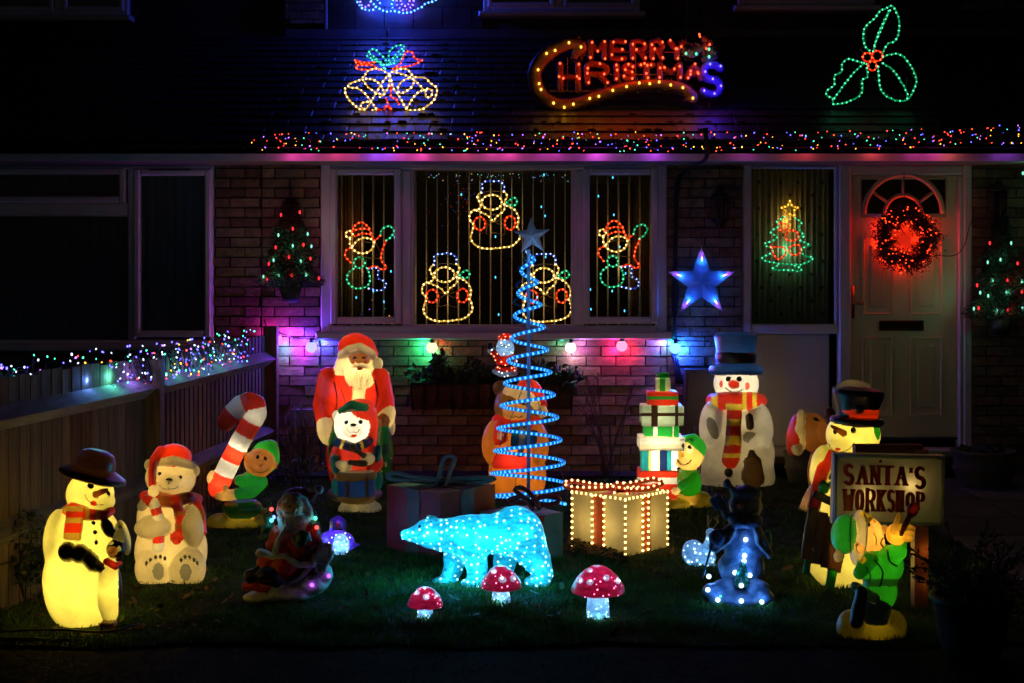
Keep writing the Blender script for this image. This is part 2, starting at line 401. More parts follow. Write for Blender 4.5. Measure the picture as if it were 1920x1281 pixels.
def nets(D):
    S = D < 0; n = np.array(D.shape)
    corner = [(i, j, k) for i in (0, 1) for j in (0, 1) for k in (0, 1)]
    def sh(A, c): return A[c[0]:n[0]-1+c[0], c[1]:n[1]-1+c[1], c[2]:n[2]-1+c[2]]
    cnt = sum(sh(S, c).astype(np.int8) for c in corner)
    cell = np.argwhere((cnt > 0) & (cnt < 8)); N = len(cell)
    idx = np.full(n-1, -1, np.int64); idx[tuple(cell.T)] = np.arange(N)
    acc = np.zeros((N, 3)); num = np.zeros(N)
    for a in corner:
        for ax_ in range(3):
            if a[ax_]: continue
            b = list(a); b[ax_] = 1
            da = D[tuple((cell+a).T)].astype(float); db = D[tuple((cell+b).T)].astype(float)
            u = (da < 0) != (db < 0); t = np.where(u, da/np.where(u, da-db, 1), 0)
            p = np.array(a, float)+t[:, None]*(np.array(b)-np.array(a)); acc[u] += p[u]; num[u] += 1
    V = cell+acc/num[:, None]
    F = []
    for ax_ in range(3):
        u, w_ = [(1, 2), (2, 0), (0, 1)][ax_]
        sl0 = [slice(1, -1)]*3; sl0[ax_] = slice(0, -1); sl1 = [slice(1, -1)]*3; sl1[ax_] = slice(1, None)
        A, B = S[tuple(sl0)], S[tuple(sl1)]
        for flip in (0, 1):
            e = np.argwhere((A & ~B) if not flip else (~A & B))
            if not len(e): continue
            off = np.array([1, 1, 1]); off[ax_] = 0; e = e+off
            q = []
            for du, dw in ((-1, -1), (0, -1), (0, 0), (-1, 0)):
                c = e.copy(); c[:, u] += du; c[:, w_] += dw; q.append(idx[tuple(c.T)])
            q = np.stack(q, 1)
            F.append(q if not flip else q[:, ::-1])
    F = np.concatenate(F); F = F[(F >= 0).all(1)]
    return V, F
# ================================================================== the ground
YW = 10.84
def X(px, Y=YW): return (px-CXP)/FPX*Y
def Z(py, Y=YW): return CAMH-(py-HOR)/FPX*Y
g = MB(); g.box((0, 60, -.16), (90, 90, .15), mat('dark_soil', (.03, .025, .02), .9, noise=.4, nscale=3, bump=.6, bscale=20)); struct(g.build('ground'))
def sheet(name, poly, z, m, nx=1):
    mb = MB(); n = len(poly); mb.add([(x, y, z) for x, y in poly], [tuple(range(n))], m); o = mb.build(name); return struct(o)
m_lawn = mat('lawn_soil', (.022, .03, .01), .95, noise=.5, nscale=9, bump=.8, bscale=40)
LAWN = [(-2.62, 6.0)]+[(-2.3+.3*i, 5.965+.035*math.sin(i*2.3)+.03*math.sin(i*5.1)) for i in range(16)]+[(2.3, 5.9), (2.52, 7.4), (2.5, 10.55), (-1.9, 10.55), (-2.12, 8.1)]
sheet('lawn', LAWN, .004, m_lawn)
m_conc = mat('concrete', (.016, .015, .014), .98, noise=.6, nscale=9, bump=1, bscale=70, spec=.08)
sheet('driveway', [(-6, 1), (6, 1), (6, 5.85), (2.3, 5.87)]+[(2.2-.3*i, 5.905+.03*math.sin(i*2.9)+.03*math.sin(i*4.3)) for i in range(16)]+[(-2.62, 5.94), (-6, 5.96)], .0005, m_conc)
# timber edging strip between lawn and drive
k = MB(); P = [(-3.4, 5.99, .012), (-2.6, 6.0, .016), (-2.0, 6.03, .01), (-1.55, 6.02, -.01)]
k.tube(smooth(P, .1), .010, mat('old_timber', (.05, .042, .03), .85, noise=.4, nscale=20, bump=.5), 6); struct(k.build('lawn_edging'))
# paving slabs at the right
pv = struct(sheet('path', [(2.53, 5.87), (6, 5.87), (6, 10.8), (2.53, 10.8)], .006, mat('path_sand', (.05, .045, .04), .95)))
m_slab = mat('slab', (.12, .112, .1), .85, noise=.3, nscale=8, bump=.4, bscale=60)
bm_ = MB(); bm_.box((0, 0, 0), (.294, .294, .02), m_slab); proto = None
for i in range(5):
    for j in range(8):
        x, y = 2.86+i*.602+rng.normal(0, .003), 6.2+j*.602+rng.normal(0, .003)
        if proto is None: proto = o = bm_.build('paving_slab', pv)
        else: o = proto.copy(); COL.objects.link(o); o.parent = pv
        o.location = (x, y, -.004+rng.uniform(0, .006))
# soil bed by the wall
s = MB(); s.box2((-1.9, 10.55, -.05), (2.3, YW-.01, .03), mat('bed_soil', (.025, .018, .012), .95, noise=.5, nscale=15, bump=1, bscale=50)); struct(s.build('soil_bed'))

# ================================================================== the house
house = thing('house', (X(1150), YW, 0), 'brick house with a low tiled roof, bay window and white front door behind the decorations', 'house')
nb = thing('house', (X(100), YW, 0), 'dark neighbouring house on the other side of the fence with an unlit window', 'house')
m_mortar = mat('mortar', (.075, .065, .058), .95, noise=.3, nscale=40, bump=.5, bscale=120)
m_brick = mat('brick', (.29, .185, .1), .85, noise=.38, nscale=14, bump=.8, bscale=50)
m_brick2 = mat('brick_buff', (.34, .24, .13), .85, noise=.38, nscale=14, bump=.8, bscale=50)
m_brick3 = mat('brick_dark', (.21, .12, .075), .85, noise=.35, nscale=18, bump=.5, bscale=70)
m_upvc = mat('white_frame', (.8, .77, .7), .4, noise=.08, nscale=5)
m_dark = mat('dark_room', (.05, .045, .045), .9)
BW, BH = .2255, .0752
MBK = []
for mm in (m_brick, m_brick2, m_brick3):
    b_ = MB(); b_.box((0, 0, 0), (BW/2-.0045, .02, BH/2-.0045), mm); me = b_.build('brick'); MBK.append(me.data); bpy.data.objects.remove(me)
def brick_area(wall, x0, x1, z0, z1, indiv, restmb, Y=YW, bond=0):
    for r in range(int(math.floor(z0/BH)), int(math.ceil(z1/BH))):
        zc = (r+.5)*BH
        a, b = max(z0, zc-BH/2), min(z1, zc+BH/2)
        if b-a < .025: continue
        off = (r % 2)*BW/2
        for i in range(int(math.floor((x0-off)/BW)), int(math.ceil((x1-off)/BW))+1):
            l, rr = max(x0, off+i*BW), min(x1, off+(i+1)*BW)
            if rr-l < .03: continue
            y = Y-.006+rng.normal(0, .003); mi = rng.choice(3, p=[.5, .33, .17])
            if indiv and N_IND[0] < 300:
                o = bpy.data.objects.new('brick', MBK[mi]); COL.objects.link(o); o.parent = wall
                o.location = Vector(((l+rr)/2, y, (a+b)/2))-house.location
                o.scale = ((rr-l-.009)/(BW-.009), 1, (b-a-.009)/(BH-.009)); o.rotation_euler = (rng.normal(0, .02), rng.normal(0, .006), rng.normal(0, .014)); N_IND[0] += 1
            else: restmb.box(((l+rr)/2, y, (a+b)/2), ((rr-l)/2-.0045, .02, (b-a)/2-.0045), [m_brick, m_brick2, m_brick3][mi], rx=rng.normal(0, .008))
N_IND = [0]
ZE = 2.37
WX0, WX1, WZ0, WZ1 = X(602), X(1250), Z(636), Z(299)
DX0, DX1, DZ0, DZ1 = X(1392), X(1822), Z(852), Z(292)
LX0, LX1, LZ0, LZ1 = -4.6, X(402), Z(652), Z(310)
HXL, HXR = X(492), 4.6
wall = MB()
def wpan(x0, x1, z0, z1, mb): mb.box2((x0, YW+.012, z0), (x1, YW+.12, z1), m_mortar)
wpan(HXL, WX0, -.1, ZE+.1, wall); wpan(WX0, WX1, -.1, WZ0, wall); wpan(WX1, DX0, -.1, ZE+.1, wall); wpan(DX0, DX1, -.1, DZ0, wall); wpan(DX1, HXR, -.1, ZE+.1, wall)
wpan(WX0, WX1, WZ1, ZE+.1, wall); wpan(DX0, DX1, DZ1, ZE+.1, wall)
bw = wall.build('brick_wall', house)
rest = MB()
brick_area(bw, WX0, WX1, 0, WZ0, True, rest); brick_area(bw, HXL, WX0, 0, ZE, True, rest); brick_area(bw, WX1, DX0, 0, ZE, True, rest)
brick_area(bw, DX1, 4.1, 0, ZE, False, rest); brick_area(bw, DX0, DX1, 0, DZ0, False, rest)
stuff(rest.build('brickwork', bw))
wall = MB(); wpan(LX1, HXL-.002, -.1, ZE+.1, wall); wpan(-4.6, LX1, -.1, LZ0, wall); wpan(-4.6, LX1, LZ1, ZE+.1, wall)
nw = wall.build('brick_wall', nb); rest = MB()
brick_area(nw, LX1, HXL-.002, .6, ZE, False, rest); brick_area(nw, -4.3, LX1, .6, LZ0, False, rest); stuff(rest.build('brickwork', nw))

def bar(mb, x0, x1, z0, z1, y0, y1, m=m_upvc, bev=.012):       # a frame bar with a chamfered face
    b = min(bev, (x1-x0)/3, (z1-z0)/3)
    v = [(x0, y1, z0), (x1, y1, z0), (x1, y1, z1), (x0, y1, z1), (x0, y0+b, z0), (x1, y0+b, z0), (x1, y0+b, z1), (x0, y0+b, z1),
         (x0+b, y0, z0+b), (x1-b, y0, z0+b), (x1-b, y0, z1-b), (x0+b, y0, z1-b)]
    mb.add(v, [(3,2,1,0), (4,5,9,8), (5,6,10,9), (6,7,11,10), (7,4,8,11), (8,9,10,11), (0,1,5,4), (1,2,6,5), (2,3,7,6), (3,0,4,7)], m)
def ring(mb, x0, x1, z0, z1, t, y0, y1, m=m_upvc, tb=None):
    tb = tb or t
    bar(mb, x0, x0+t, z0, z1, y0, y1, m); bar(mb, x1-t, x1, z0, z1, y0, y1, m)
    bar(mb, x0+t+.001, x1-t-.001, z1-t, z1, y0, y1, m); bar(mb, x0+t+.001, x1-t-.001, z0, z0+tb, y0, y1, m)
def pane(par, x0, x1, z0, z1, y):
    mb = MB(); mb.box2((x0, y, z0), (x1, y+.004, z1), glass()); return mb.build('pane', par)
# --- bay window with three lights
win = MB(); y0, y1 = YW-.035, YW+.05
ring(win, WX0, WX1, Z(624), WZ1, X(622)-X(602), y0, y1, tb=.054)
for a, b in ((754, 772), (1076, 1094)): bar(win, X(a), X(b), Z(624)+.056, WZ1-.083, y0-.002, y1)
wf = win.build('window', house)
for a, b in ((622, 752), (1094, 1232)):
    sm = MB(); ring(sm, X(a)-.006, X(b)+.006, Z(612)+.02, Z(316), .052, y0-.024, y1-.03); sm.build('sash', wf)
sm = MB(); ring(sm, X(770), X(1078), Z(616), Z(311), .03, y0+.012, y1-.01); sm.build('sash', wf)
pane(wf, X(628), X(746), Z(602), Z(330), YW+.01); pane(wf, X(774), X(1075), Z(608), Z(318), YW+.012); pane(wf, X(1100), X(1227), Z(602), Z(326), YW+.01)
sl = MB(); bar(sl, WX0-.03, WX1+.03, Z(636), Z(622), YW-.11, YW+.05); sl.build('sill', wf)
# --- door set: side light, lower panel, leaf
fr = MB(); yd0, yd1 = YW-.02, YW+.07
ring(fr, DX0, DX1, DZ0, DZ1, .068, yd0, yd1, tb=.05); bar(fr, X(1572), X(1595), DZ0+.051, DZ1-.069, yd0-.003, yd1)
bar(fr, X(1409)+.001, X(1572)-.001, Z(626), Z(608), yd0+.004, yd1)
bar(fr, X(1597)-.03, X(1795)+.0405, Z(329), DZ1-.07, yd0+.006, yd1); bar(fr, X(1796), DX1-.069, DZ0+.052, Z(330), yd0+.006, yd1)
df = fr.build('door_frame', house)
pane(df, X(1408), X(1556), Z(607), Z(315), YW+.02)
lp = MB(); bar(lp, X(1410), X(1556), Z(838), Z(627), YW+.012, YW+.05); lp.build('panel', df)
sm = MB(); ring(sm, X(1402), X(1572), Z(615), Z(310), .028, YW-.012, YW+.03); sm.build('bead_frame', df)
st = MB(); bar(st, DX0-.04, DX1+.03, Z(854), Z(839), YW-.12, YW+.05); st.build('sill', df)
ds = MB(); ds.box2((DX0, YW-.30, -.02), (DX1+.05, YW-.13, .10), m_conc); ds.build('door_step', house)
leaf = MB(); lx0, lx1, lz0, lz1 = X(1597), X(1795), Z(820), Z(330)
m_door = mat('door_white', (.78, .72, .46), .35, noise=.06, nscale=4)
fx0, fx1, fz0, fz1 = X(1612), X(1777), Z(408), Z(333)
yl0, yl1 = YW+.012, YW+.06
for a, b, c, d in ((lx0, lx1, lz0, fz0), (lx0, lx1, fz1, lz1), (lx0, fx0, fz0, fz1), (fx1, lx1, fz0, fz1)): leaf.box2((a, yl0, c), (b, yl1, d), m_door)
dr = leaf.build('front_door', house)
for a, b, c, d in ((1617, 1676, 591, 443), (1706, 1768, 591, 443), (1617, 1675, 780, 632), (1706, 1768, 780, 632)):
    q = MB(); ring(q, X(a), X(b), Z(c), Z(d), .018, yl0-.012, yl0-.001, m_door); bar(q, X(a)+.05, X(b)-.05, Z(c)+.05, Z(d)-.05, yl0-.008, yl0-.0005, m_door, .02); q.build('door_panel', dr)
q = MB(); ring(q, fx0, fx1, fz0, fz1, .014, yl0-.012, yl0+.02, m_door); cx_, cz_ = X(1694), Z(401)
def arc(r, t0, t1, rad, n=24): q.tube([(cx_+r*math.cos(t), yl0-.004, cz_+r*math.sin(t)) for t in np.linspace(t0, t1, n)], rad, m_door, 8)
sc_ = YW/FPX
arc(74*sc_, 0, math.pi, .022); arc(35*sc_, 0, math.pi, .016)
for t in (R(36), R(90), R(144)): q.tube([(cx_+r*math.cos(t), yl0, cz_+r*math.sin(t)) for r in (35*sc_, 74*sc_)], .013, m_door, 8)
q.box2((fx0+.015, yl0-.012, fz0), (fx1-.015, yl0+.01, fz0+.03), m_door); q.build('fanlight_bars', dr, True)
pane(dr, fx0+.012, fx1-.012, fz0+.012, fz1-.012, YW+.035)
q = MB(); q.box2((X(1594), yl0-.014, Z(597)), (X(1602), yl0, Z(536)), mat('brass', (.35, .28, .16), .3, metal=1)); q.tube([(X(1598), yl0-.01, Z(568)), (X(1598), yl0-.05, Z(568)), (X(1617), yl0-.05, Z(569))], .009, mat('brass', (0,0,0)), 8); q.build('door_handle', dr, True)
q = MB(); ring(q, X(1649), X(1732), Z(620), Z(601), .011, yl0-.016, yl0-.001, mat('black_metal', (.012, .012, .013), .35)); q.box2((X(1652), yl0-.01, Z(617)), (X(1729), yl0-.001, Z(604)), mat('chrome', (.6, .6, .62), .12, metal=1)); q.build('letterbox', dr)
q = MB(); q.box2((lx0, yl0-.02, Z(824)), (lx1, yl0+.02, Z(820.5)), mat('chrome', (0,0,0))); q.build('threshold', dr)
# --- room behind window and side light
rm = MB(); mw = mat('room_wall', (.16, .13, .10), .9); yb = YW+1.9
rm.box2((-1.7, yb, 0), (2.6, yb+.05, 2.5), m_dark); rm.box2((-1.7, YW+.13, 2.32), (2.6, yb, 2.36), mw); rm.box2((-1.7, YW+.13, .3), (2.6, yb, .34), m_dark)
rm.box2((-1.75, YW+.13, .3), (-1.7, yb, 2.36), m_dark); rm.box2((1.5, YW+.13, .3), (1.55, yb, 2.36), m_dark); rm.build('room_shell', house)
rm = MB(); rm.box2((1.6, YW+.8, 0), (3.9, YW+.85, 2.36), m_dark); rm.box2((3.9, YW+.13, 0), (3.95, YW+.8, 2.36), m_dark); rm.box2((1.56, YW+.13, 2.33), (3.95, YW+.8, 2.36), m_dark); rm.build('hall_shell', house)

# --- eaves, roof, upper storey
YE, ZR = 10.40, 2.50; YU, ZU = 13.0, Z(74, 13.0); SLP = (ZU-ZR)/(YU-YE); ANG = math.atan(SLP)
def fascia(h, a, b):
    f = MB(); za, zb = Z(302, YE), Z(278, YE)
    f.box2((a, YE, za), (b, YE+.02, zb), m_upvc); f.box2((a, YE+.021, za), (b, YW+.1, za+.015), mat('soffit', (.25, .23, .2), .7)); f.build('fascia', h)
    gt = MB();
    n = 7; a_ = np.linspace(math.pi, 2*math.pi, n); cz = zb+.05
    V = [(x, YE-.045+.05*math.cos(t), cz+.045*math.sin(t)) for x in (a, b) for t in a_]
    mg = mat('black_gutter', (.012, .012, .014), .35); gt.add(V, [(i, i+1, n+i+1, n+i) for i in range(n-1)]+[(i+1, i, n+i, n+i+1) for i in range(n-1)], mg); gt.build('gutter', h, True)
    for x in np.arange(a+.3, b, .85):
        q = MB(); q.box2((x-.012, YE-.1, zb-.012), (x+.012, YE-.001, zb+.006), mg); q.build('gutter_bracket', h)
fascia(house, X(496, YE), 4.6); fascia(nb, -4.8, X(496, YE)-.004)
m_tile = mat('roof_tile', (.036, .031, .03), .42, noise=.4, nscale=9, bump=.5, bscale=60)
TW, TL = .305, .185
NC = int(math.hypot(YU-YE, ZU-ZR)/TL)+1
def deck(h, a, b):
    d = MB(); d.add([(a, YE, ZR-.03), (b, YE, ZR-.03), (b, YU+.05, ZU-.03+.02), (a, YU+.05, ZU-.01), (a, YE, ZR-.09), (b, YE, ZR-.09), (b, YU+.05, ZU-.09), (a, YU+.05, ZU-.09)], [(0,1,2,3), (7,6,5,4), (0,4,5,1), (0,3,7,4), (1,5,6,2)], m_dark); return d.build('roof', h)
rf = deck(house, X(496, YE), 4.9); rn = deck(nb, -5.2, X(496, YE)-.004)
tb = MB(); V = []; prof = [(-.5, .0), (-.46, .004), (-.2, .003), (0, .004), (.2, .003), (.46, .004), (.5, .0)]
for yy, zz in ((0, .014), (TL*1.25, .001)):
    for u, h_ in prof: V.append((u*TW*.999, yy, zz+h_))
nP = len(prof)
V += [(u*TW*.999, 0.001, h_-.010) for u, h_ in prof]
tb.add(V, [(i, i+1, nP+i+1, nP+i) for i in range(nP-1)]+[(2*nP+i, 2*nP+i+1, i+1, i) for i in range(nP-1)], m_tile); tt = tb.build('roof_tile'); tmesh = tt.data; bpy.data.objects.remove(tt)
tv = np.array(V); tf = [(i, i+1, nP+i+1, nP+i) for i in range(nP-1)]+[(2*nP+i, 2*nP+i+1, i+1, i) for i in range(nP-1)]
cand = []
for r in range(NC):
    for i in range(-18, 18):
        x = (i+.5*(r % 2))*TW; y = YE-.05+r*TL*math.cos(ANG); z = ZR+r*TL*math.sin(ANG)-.005
        cand.append((x, y, z))
restm, restn = MB(), MB()
main = sorted([c for c in cand if X(496, YE) < c[0]-TW/2 and c[0] < 4.6], key=lambda c: abs(c[0]-.1)+.2*abs(c[1]-11.4))
for j, c in enumerate(main):
    ra = (ANG+rng.normal(0, .007), rng.normal(0, .004), rng.normal(0, .003)); c = np.array(c)+(0, 0, rng.normal(0, .001))
    if j < 300:
        o = bpy.data.objects.new('roof_tile', tmesh); COL.objects.link(o); o.parent = rf; o.location = Vector(c)-house.location; o.rotation_euler = ra
    else: restm.add(rot(tv, ra[0])+c, tf, m_tile)
for c in cand:
    if c[0]-TW/2 <= X(496, YE): restn.add(rot(tv, ANG+rng.normal(0, .012))+np.array(c), tf, m_tile)
stuff(restm.build('roof_tiling', rf)); stuff(restn.build('roof_tiling', rn))
ms = MB(); m_moss = mat('moss', (.035, .06, .012), .95, noise=.5, nscale=60, bump=1, bscale=200)
for _ in range(420):
    r = rng.integers(0, NC-1); x = rng.normal(.2, 1.7); y = YE+r*TL*math.cos(ANG)-.03+rng.uniform(0, .02); z = ZR+r*TL*math.sin(ANG)+.02
    if x < X(520): continue
    q = rng.uniform(.008, .028); ms.ball((x, y, z), (q*1.5, q, q*.6), m_moss, 1)
stuff(ms.build('moss', rf, True))
# upper wall
uw = MB(); m_hang = mat('hung_tile', (.05, .042, .042), .55, noise=.35, nscale=8, bump=.3, bscale=40)
uw.box2((-3.2, YU+.02, ZU-.3), (5, YU+.2, 6), m_dark); U = uw.build('upper_wall', house)
uw = MB(); uw.box2((-6, YU+.02, ZU-.3), (-3.205, YU+.2, 6), m_dark); UN = uw.build('upper_wall', nb)
def hung(par, x0, x1, z1):
    z = ZU+.1; r = 0
    while z < z1:
        x = x0-(r % 2)*.13
        while x < x1:
            a, b = max(x, x0), min(x+.262, x1)
            if b-a > .02:
                o = MB(); o.box(((a+b)/2, YU+.0, z+.12), ((b-a)/2-.002, .008, .125), m_hang, rx=-.05+rng.normal(0, .008)); o.build('hung_tile', par)
            x += .266
        z += .2; r += 1
hung(U, X(612, YU), X(905, YU), 4.35); hung(U, X(1205, YU), X(1378, YU), 4.35)
rest = MB(); brick_area(U, X(535, YU), X(609, YU), Z(46, YU), 4.4, False, rest, Y=YU-.01); brick_area(U, X(1800, YU), X(1960, YU), Z(20, YU), 4.4, False, rest, Y=YU-.01); stuff(rest.build('brickwork', U))
fl = MB(); fl.box2((X(536, YU), YU-.03, ZU-.02), (4.9, YU-.001, ZU+.09), mat('lead', (.09, .09, .1), .45, noise=.3, nscale=6, bump=.3, bscale=20)); fl.tube([(X(612, YU), YU-.02, ZU+.09), (X(612, YU), YU-.02, 4.4)], .014, mat('pipe', (.3, .3, .32), .4), 6); fl.build('flashing', house)
def upwin(h, x0, x1, zb, mull):
    f = MB(); ring(f, x0, x1, zb, 4.9, .07, YU-.04, YU+.03)
    for m_ in mull: bar(f, m_-.035, m_+.035, zb+.071, 4.82, YU-.042, YU+.03)
    w_ = f.build('window', h); s_ = MB(); bar(s_, x0-.04, x1+.04, zb-.05, zb-.002, YU-.12, YU+.02); s_.build('sill', w_)
    ed = [x0]+list(mull)+[x1]
    for a, b in zip(ed, ed[1:]):
        q = MB(); ring(q, a+.04, b-.04, zb+.045, 4.86, .045, YU-.055, YU-.02); q.build('sash', w_); pane(w_, a+.08, b-.08, zb+.085, 4.8, YU-.01)
    cu = MB(); n = 60; xs = np.linspace(x0+.05, x1-.05, n)
    cu.add([(x, YU+.012+.006*math.sin(i*1.9), z) for z in (zb+.05, 4.85) for i, x in enumerate(xs)], [(i, i+1, n+i+1, n+i) for i in range(n-1)], mat('dark_curtain', (.42, .4, .42), .9)); cu.build('curtain', w_, True)
upwin(house, X(906, YU), X(1200, YU), Z(24, YU), [X(1048, YU)]); upwin(house, X(1382, YU), X(1640, YU), Z(13, YU), [X(1540, YU)])
upwin(nb, X(-120, YU), X(243, YU), Z(32, YU), [X(112, YU)])
# neighbour's big window
f = MB(); y0, y1 = YW-.03, YW+.05
ring(f, LX0, LX1, LZ0+.03, LZ1, .03, y0, y1); bar(f, X(241), X(256), LZ0+.061, LZ1-.031, y0-.002, y1); bar(f, LX0+.031, X(240), Z(406), Z(381), y0-.001, y1)
wn_ = f.build('window', nb)
q = MB(); ring(q, X(253), X(398), Z(632), Z(318), .05, y0-.022, y0+.03); q.box2((X(283), y0-.028, Z(320.6)), (X(360), y0-.022, Z(318.6)), mat('black_metal', (0,0,0))); q.build('sash', wn_)
q = MB(); ring(q, X(-60), X(238), Z(381), Z(316), .05, y0-.022, y0+.03); q.build('sash', wn_)
pane(wn_, X(262), X(384), Z(620), Z(330), YW+.01); pane(wn_, X(-60), X(226), Z(380), Z(330), YW+.01); pane(wn_, LX0+.03, X(241), Z(645), Z(406), YW+.012)
q = MB(); bar(q, LX0, LX1+.03, LZ0-.02, LZ0+.028, YW-.12, YW+.05); q.build('sill', wn_)
cu = MB(); n = 160; xs = np.linspace(LX0, LX1-.03, n)
cu.add([(x, YW+.13+.02*math.sin(i*1.25)+.01*math.sin(i*.43), z) for z in (LZ0, LZ1) for i, x in enumerate(xs)], [(i, i+1, n+i+1, n+i) for i in range(n-1)], mat('dark_curtain', (0,0,0))); cu.build('curtain', wn_, True)
rm = MB(); rm.box2((LX0, YW+.3, .3), (LX1+.1, YW+.34, 2.4), m_dark); rm.build('room_shell', nb)

# --- curtains, blinds
cu = thing('curtain', (X(1480), YW+.1, Z(610)), 'sheer pleated curtain hanging behind the glass beside the front door', 'curtain')
mb = MB(); n = 240; xs = np.linspace(X(1405), X(1560), n)
mb.add([(x, YW+.135+.011*math.sin(i*.42+1.5*math.sin(i*.05))+.004*math.sin(i*1.3), z) for z in (Z(640), Z(310)) for i, x in enumerate(xs)], [(i, i+1, n+i+1, n+i) for i in range(n-1)],
       mat('sheer_fabric', (.5, .46, .36), .8, noise=.12, nscale=30, trans=.3)); mb.build('fabric', cu, True)
mb = MB()
for i in range(7):
    for j in range(6): mb.box((X(1428+20*i+rng.normal(0, 3)), YW+.118, Z(590-50*j-25*(i % 2))), (.011, .0015, .012), mat('curtain_motif', (.09, .06, .05), .8))
stuff(mb.build('woven_squares', cu))
bl = thing('vertical_blind', (X(930), YW+.2, Z(612)), 'open vertical blind of pale slats inside the bay window', 'blind')
m_bl = mat('blind_fabric', (.75, .66, .46), .8)
for i in range(30):
    x = X(634+20.35*i); o = MB(); o.box((x, YW+.20, (Z(612)+Z(312))/2), (.0038, .038, (Z(312)-Z(612))/2), m_bl, rz=rng.normal(0, .025)+(.22 if i < 2 else 0)); o.build('blind_slat', bl)
o = MB(); o.box2((X(612), YW+.16, Z(318)), (X(1240), YW+.24, Z(306)), m_upvc); o.build('headrail', bl)
for nm, x0, x1, lab in (('curtain', 622, 668, 'tan curtain gathered at the left edge of the bay window'), ('curtain', 1192, 1236, 'brown curtain gathered at the right edge of the bay window')):
    c_ = thing(nm, (X((x0+x1)/2), YW+.3, Z(612)), lab, 'curtain'); mb = MB(); n = 60
    V = []
    for k_, z in enumerate(np.linspace(Z(615), Z(308), 6)):
        for i, x in enumerate(np.linspace(X(x0), X(x1), n)): V.append((x+(.03*(k_-2.5)/2.5 if x0 > 900 else 0), YW+.30+.022*math.sin(i*.75), z))
    mb.add(V, [(k_*n+i, k_*n+i+1, (k_+1)*n+i+1, (k_+1)*n+i) for k_ in range(5) for i in range(n-1)], mat('tan_curtain', (.5, .3, .11), .9, noise=.1)); mb.build('fabric', c_, True)

# ================================================================== fence
fe = thing('fence', (-2.1, 8.2, 0), 'weathered timber boundary fence with triangular rails and fairy lights draped over its top', 'fence')
m_wood = mat('fence_wood', (.15, .098, .05), .85, noise=.4, nscale=10, bump=.6, bscale=30, stretch=(3, 3, .35))
m_rail = mat('rail_wood', (.22, .19, .15), .8, noise=.35, nscale=9, bump=.6, bscale=26, stretch=(3, .35, 3))
def seg(p, q, t): return (p[0]+(q[0]-p[0])*t, p[1]+(q[1]-p[1])*t)
FA, FB, FC = (-1.83, 10.62), (-2.07, 8.1), (-2.53, 5.6)
def pales(p, q, pitch, wd, h, th):
    L = math.dist(p, q); a = math.atan2(q[1]-p[1], q[0]-p[0]); n = int(L/pitch)
    for i in range(n):
        x, y = seg(p, q, (i+.5)/n); hh = h+rng.normal(0, .006)
        o = MB(); o.box((x, y, hh/2), (wd/2, th, hh/2), m_wood, rz=a+rng.normal(0, .02), rx=0); ob = o.build('pale', fe); 
def rail(p, q, z, s):
    a = math.atan2(q[1]-p[1], q[0]-p[0]); nx, ny = -math.sin(a), math.cos(a)      # towards the garden
    if nx < 0: nx, ny = -nx, -ny
    mb = MB(); V = []
    for e in (p, q):
        for d, zz in ((.008, s), (.085, 0), (.012, -s)): V.append((e[0]+nx*d, e[1]+ny*d, z+zz+rng.normal(0, .004)))
    mb.add(V, [(0, 1, 4, 3), (1, 2, 5, 4), (2, 0, 3, 5), (0, 2, 1), (3, 4, 5)], m_rail); mb.build('rail', fe)
pales(FA, FB, .086, .058, 1.075, .009); pales(FB, FC, .1, .097, 1.075, .008)
for z in (.9, .36): rail(seg(FA, FB, .02), seg(FA, FB, .97), z, .055); rail(seg(FB, FC, .03), seg(FB, FC, .99), z, .055)
for (x, y), h in ((FA, 1.14), (FB, 1.06)):
    o = MB(); o.box((x+.03, y, h/2), (.05, .05, h/2), m_wood); o.build('post', fe)
# white corner board on the wall next to the fence
o = MB(); o.box2((X(507), YW-.06, 0), (X(514), YW-.02, Z(628)), mat('grey_post', (.4, .38, .38), .6)); ob = o.build('downpipe', None, org=(X(510), YW-.04, 0)); tag(ob, 'slim pale upright strip fixed to the brickwork at the end of the fence', 'post')
# ================================================================== rope-light motifs
m_wire = mat('wire', (.25, .21, .12), .5); m_cable = mat('black_cable', (.012, .012, .014), .5)
def motif(name, label, cat, Y, x0, y0, s, paths, group=None, frame=(), tr=.006, br=.0082, sp=.034, cable=()):
    """paths in zoomed-crop pixels: photo pixel = (x0 + x/s, y0 + y/s)"""
    def pt(p): return at(x0+p[0]/s, y0+p[1]/s, Y+(p[2] if len(p) > 2 else 0))
    allp = np.array([pt(p) for _, ps, _ in paths for p in ps]); th = thing(name, (allp[:, 0].mean(), Y, allp[:, 2].min()), label, cat, group)
    rope(th, [(c, [pt(p) for p in ps], cl) for c, ps, cl in paths], tr, br, sp)
    if Y < 10.95:
        zc = allp[:, 2]
        for q in (.3, .7): lamp(th, (allp[:, 0].mean(), Y+.03, zc.min()+(zc.max()-zc.min())*q), (1, .6, .2) if 'tree' not in name else ((1, .6, .1) if q > .5 else (.05, .9, .4)), .16 if 'tree' not in name else .5, .03)
    if frame:
        mb = MB()
        for ps in frame: mb.tube(smooth([pt(p)+np.array((0, .012, 0)) for p in ps], .02), .0028, m_wire, 5)
        mb.build('wire_frame', th, True)
    if cable:
        mb = MB()
        for ps in cable: mb.tube(smooth([pt(p) for p in ps], .02), .003, mat('pale_wire', (.3, .3, .36), .5), 5)
        mb.build('hanging_wire', th, True)
    return th
def circ(cx, cy, rx, ry=None, n=14, t0=0): ry = ry or rx; return [(cx+rx*math.cos(t0+2*math.pi*i/n), cy+ry*math.sin(t0+2*math.pi*i/n)) for i in range(n)]
YM = YW+.075
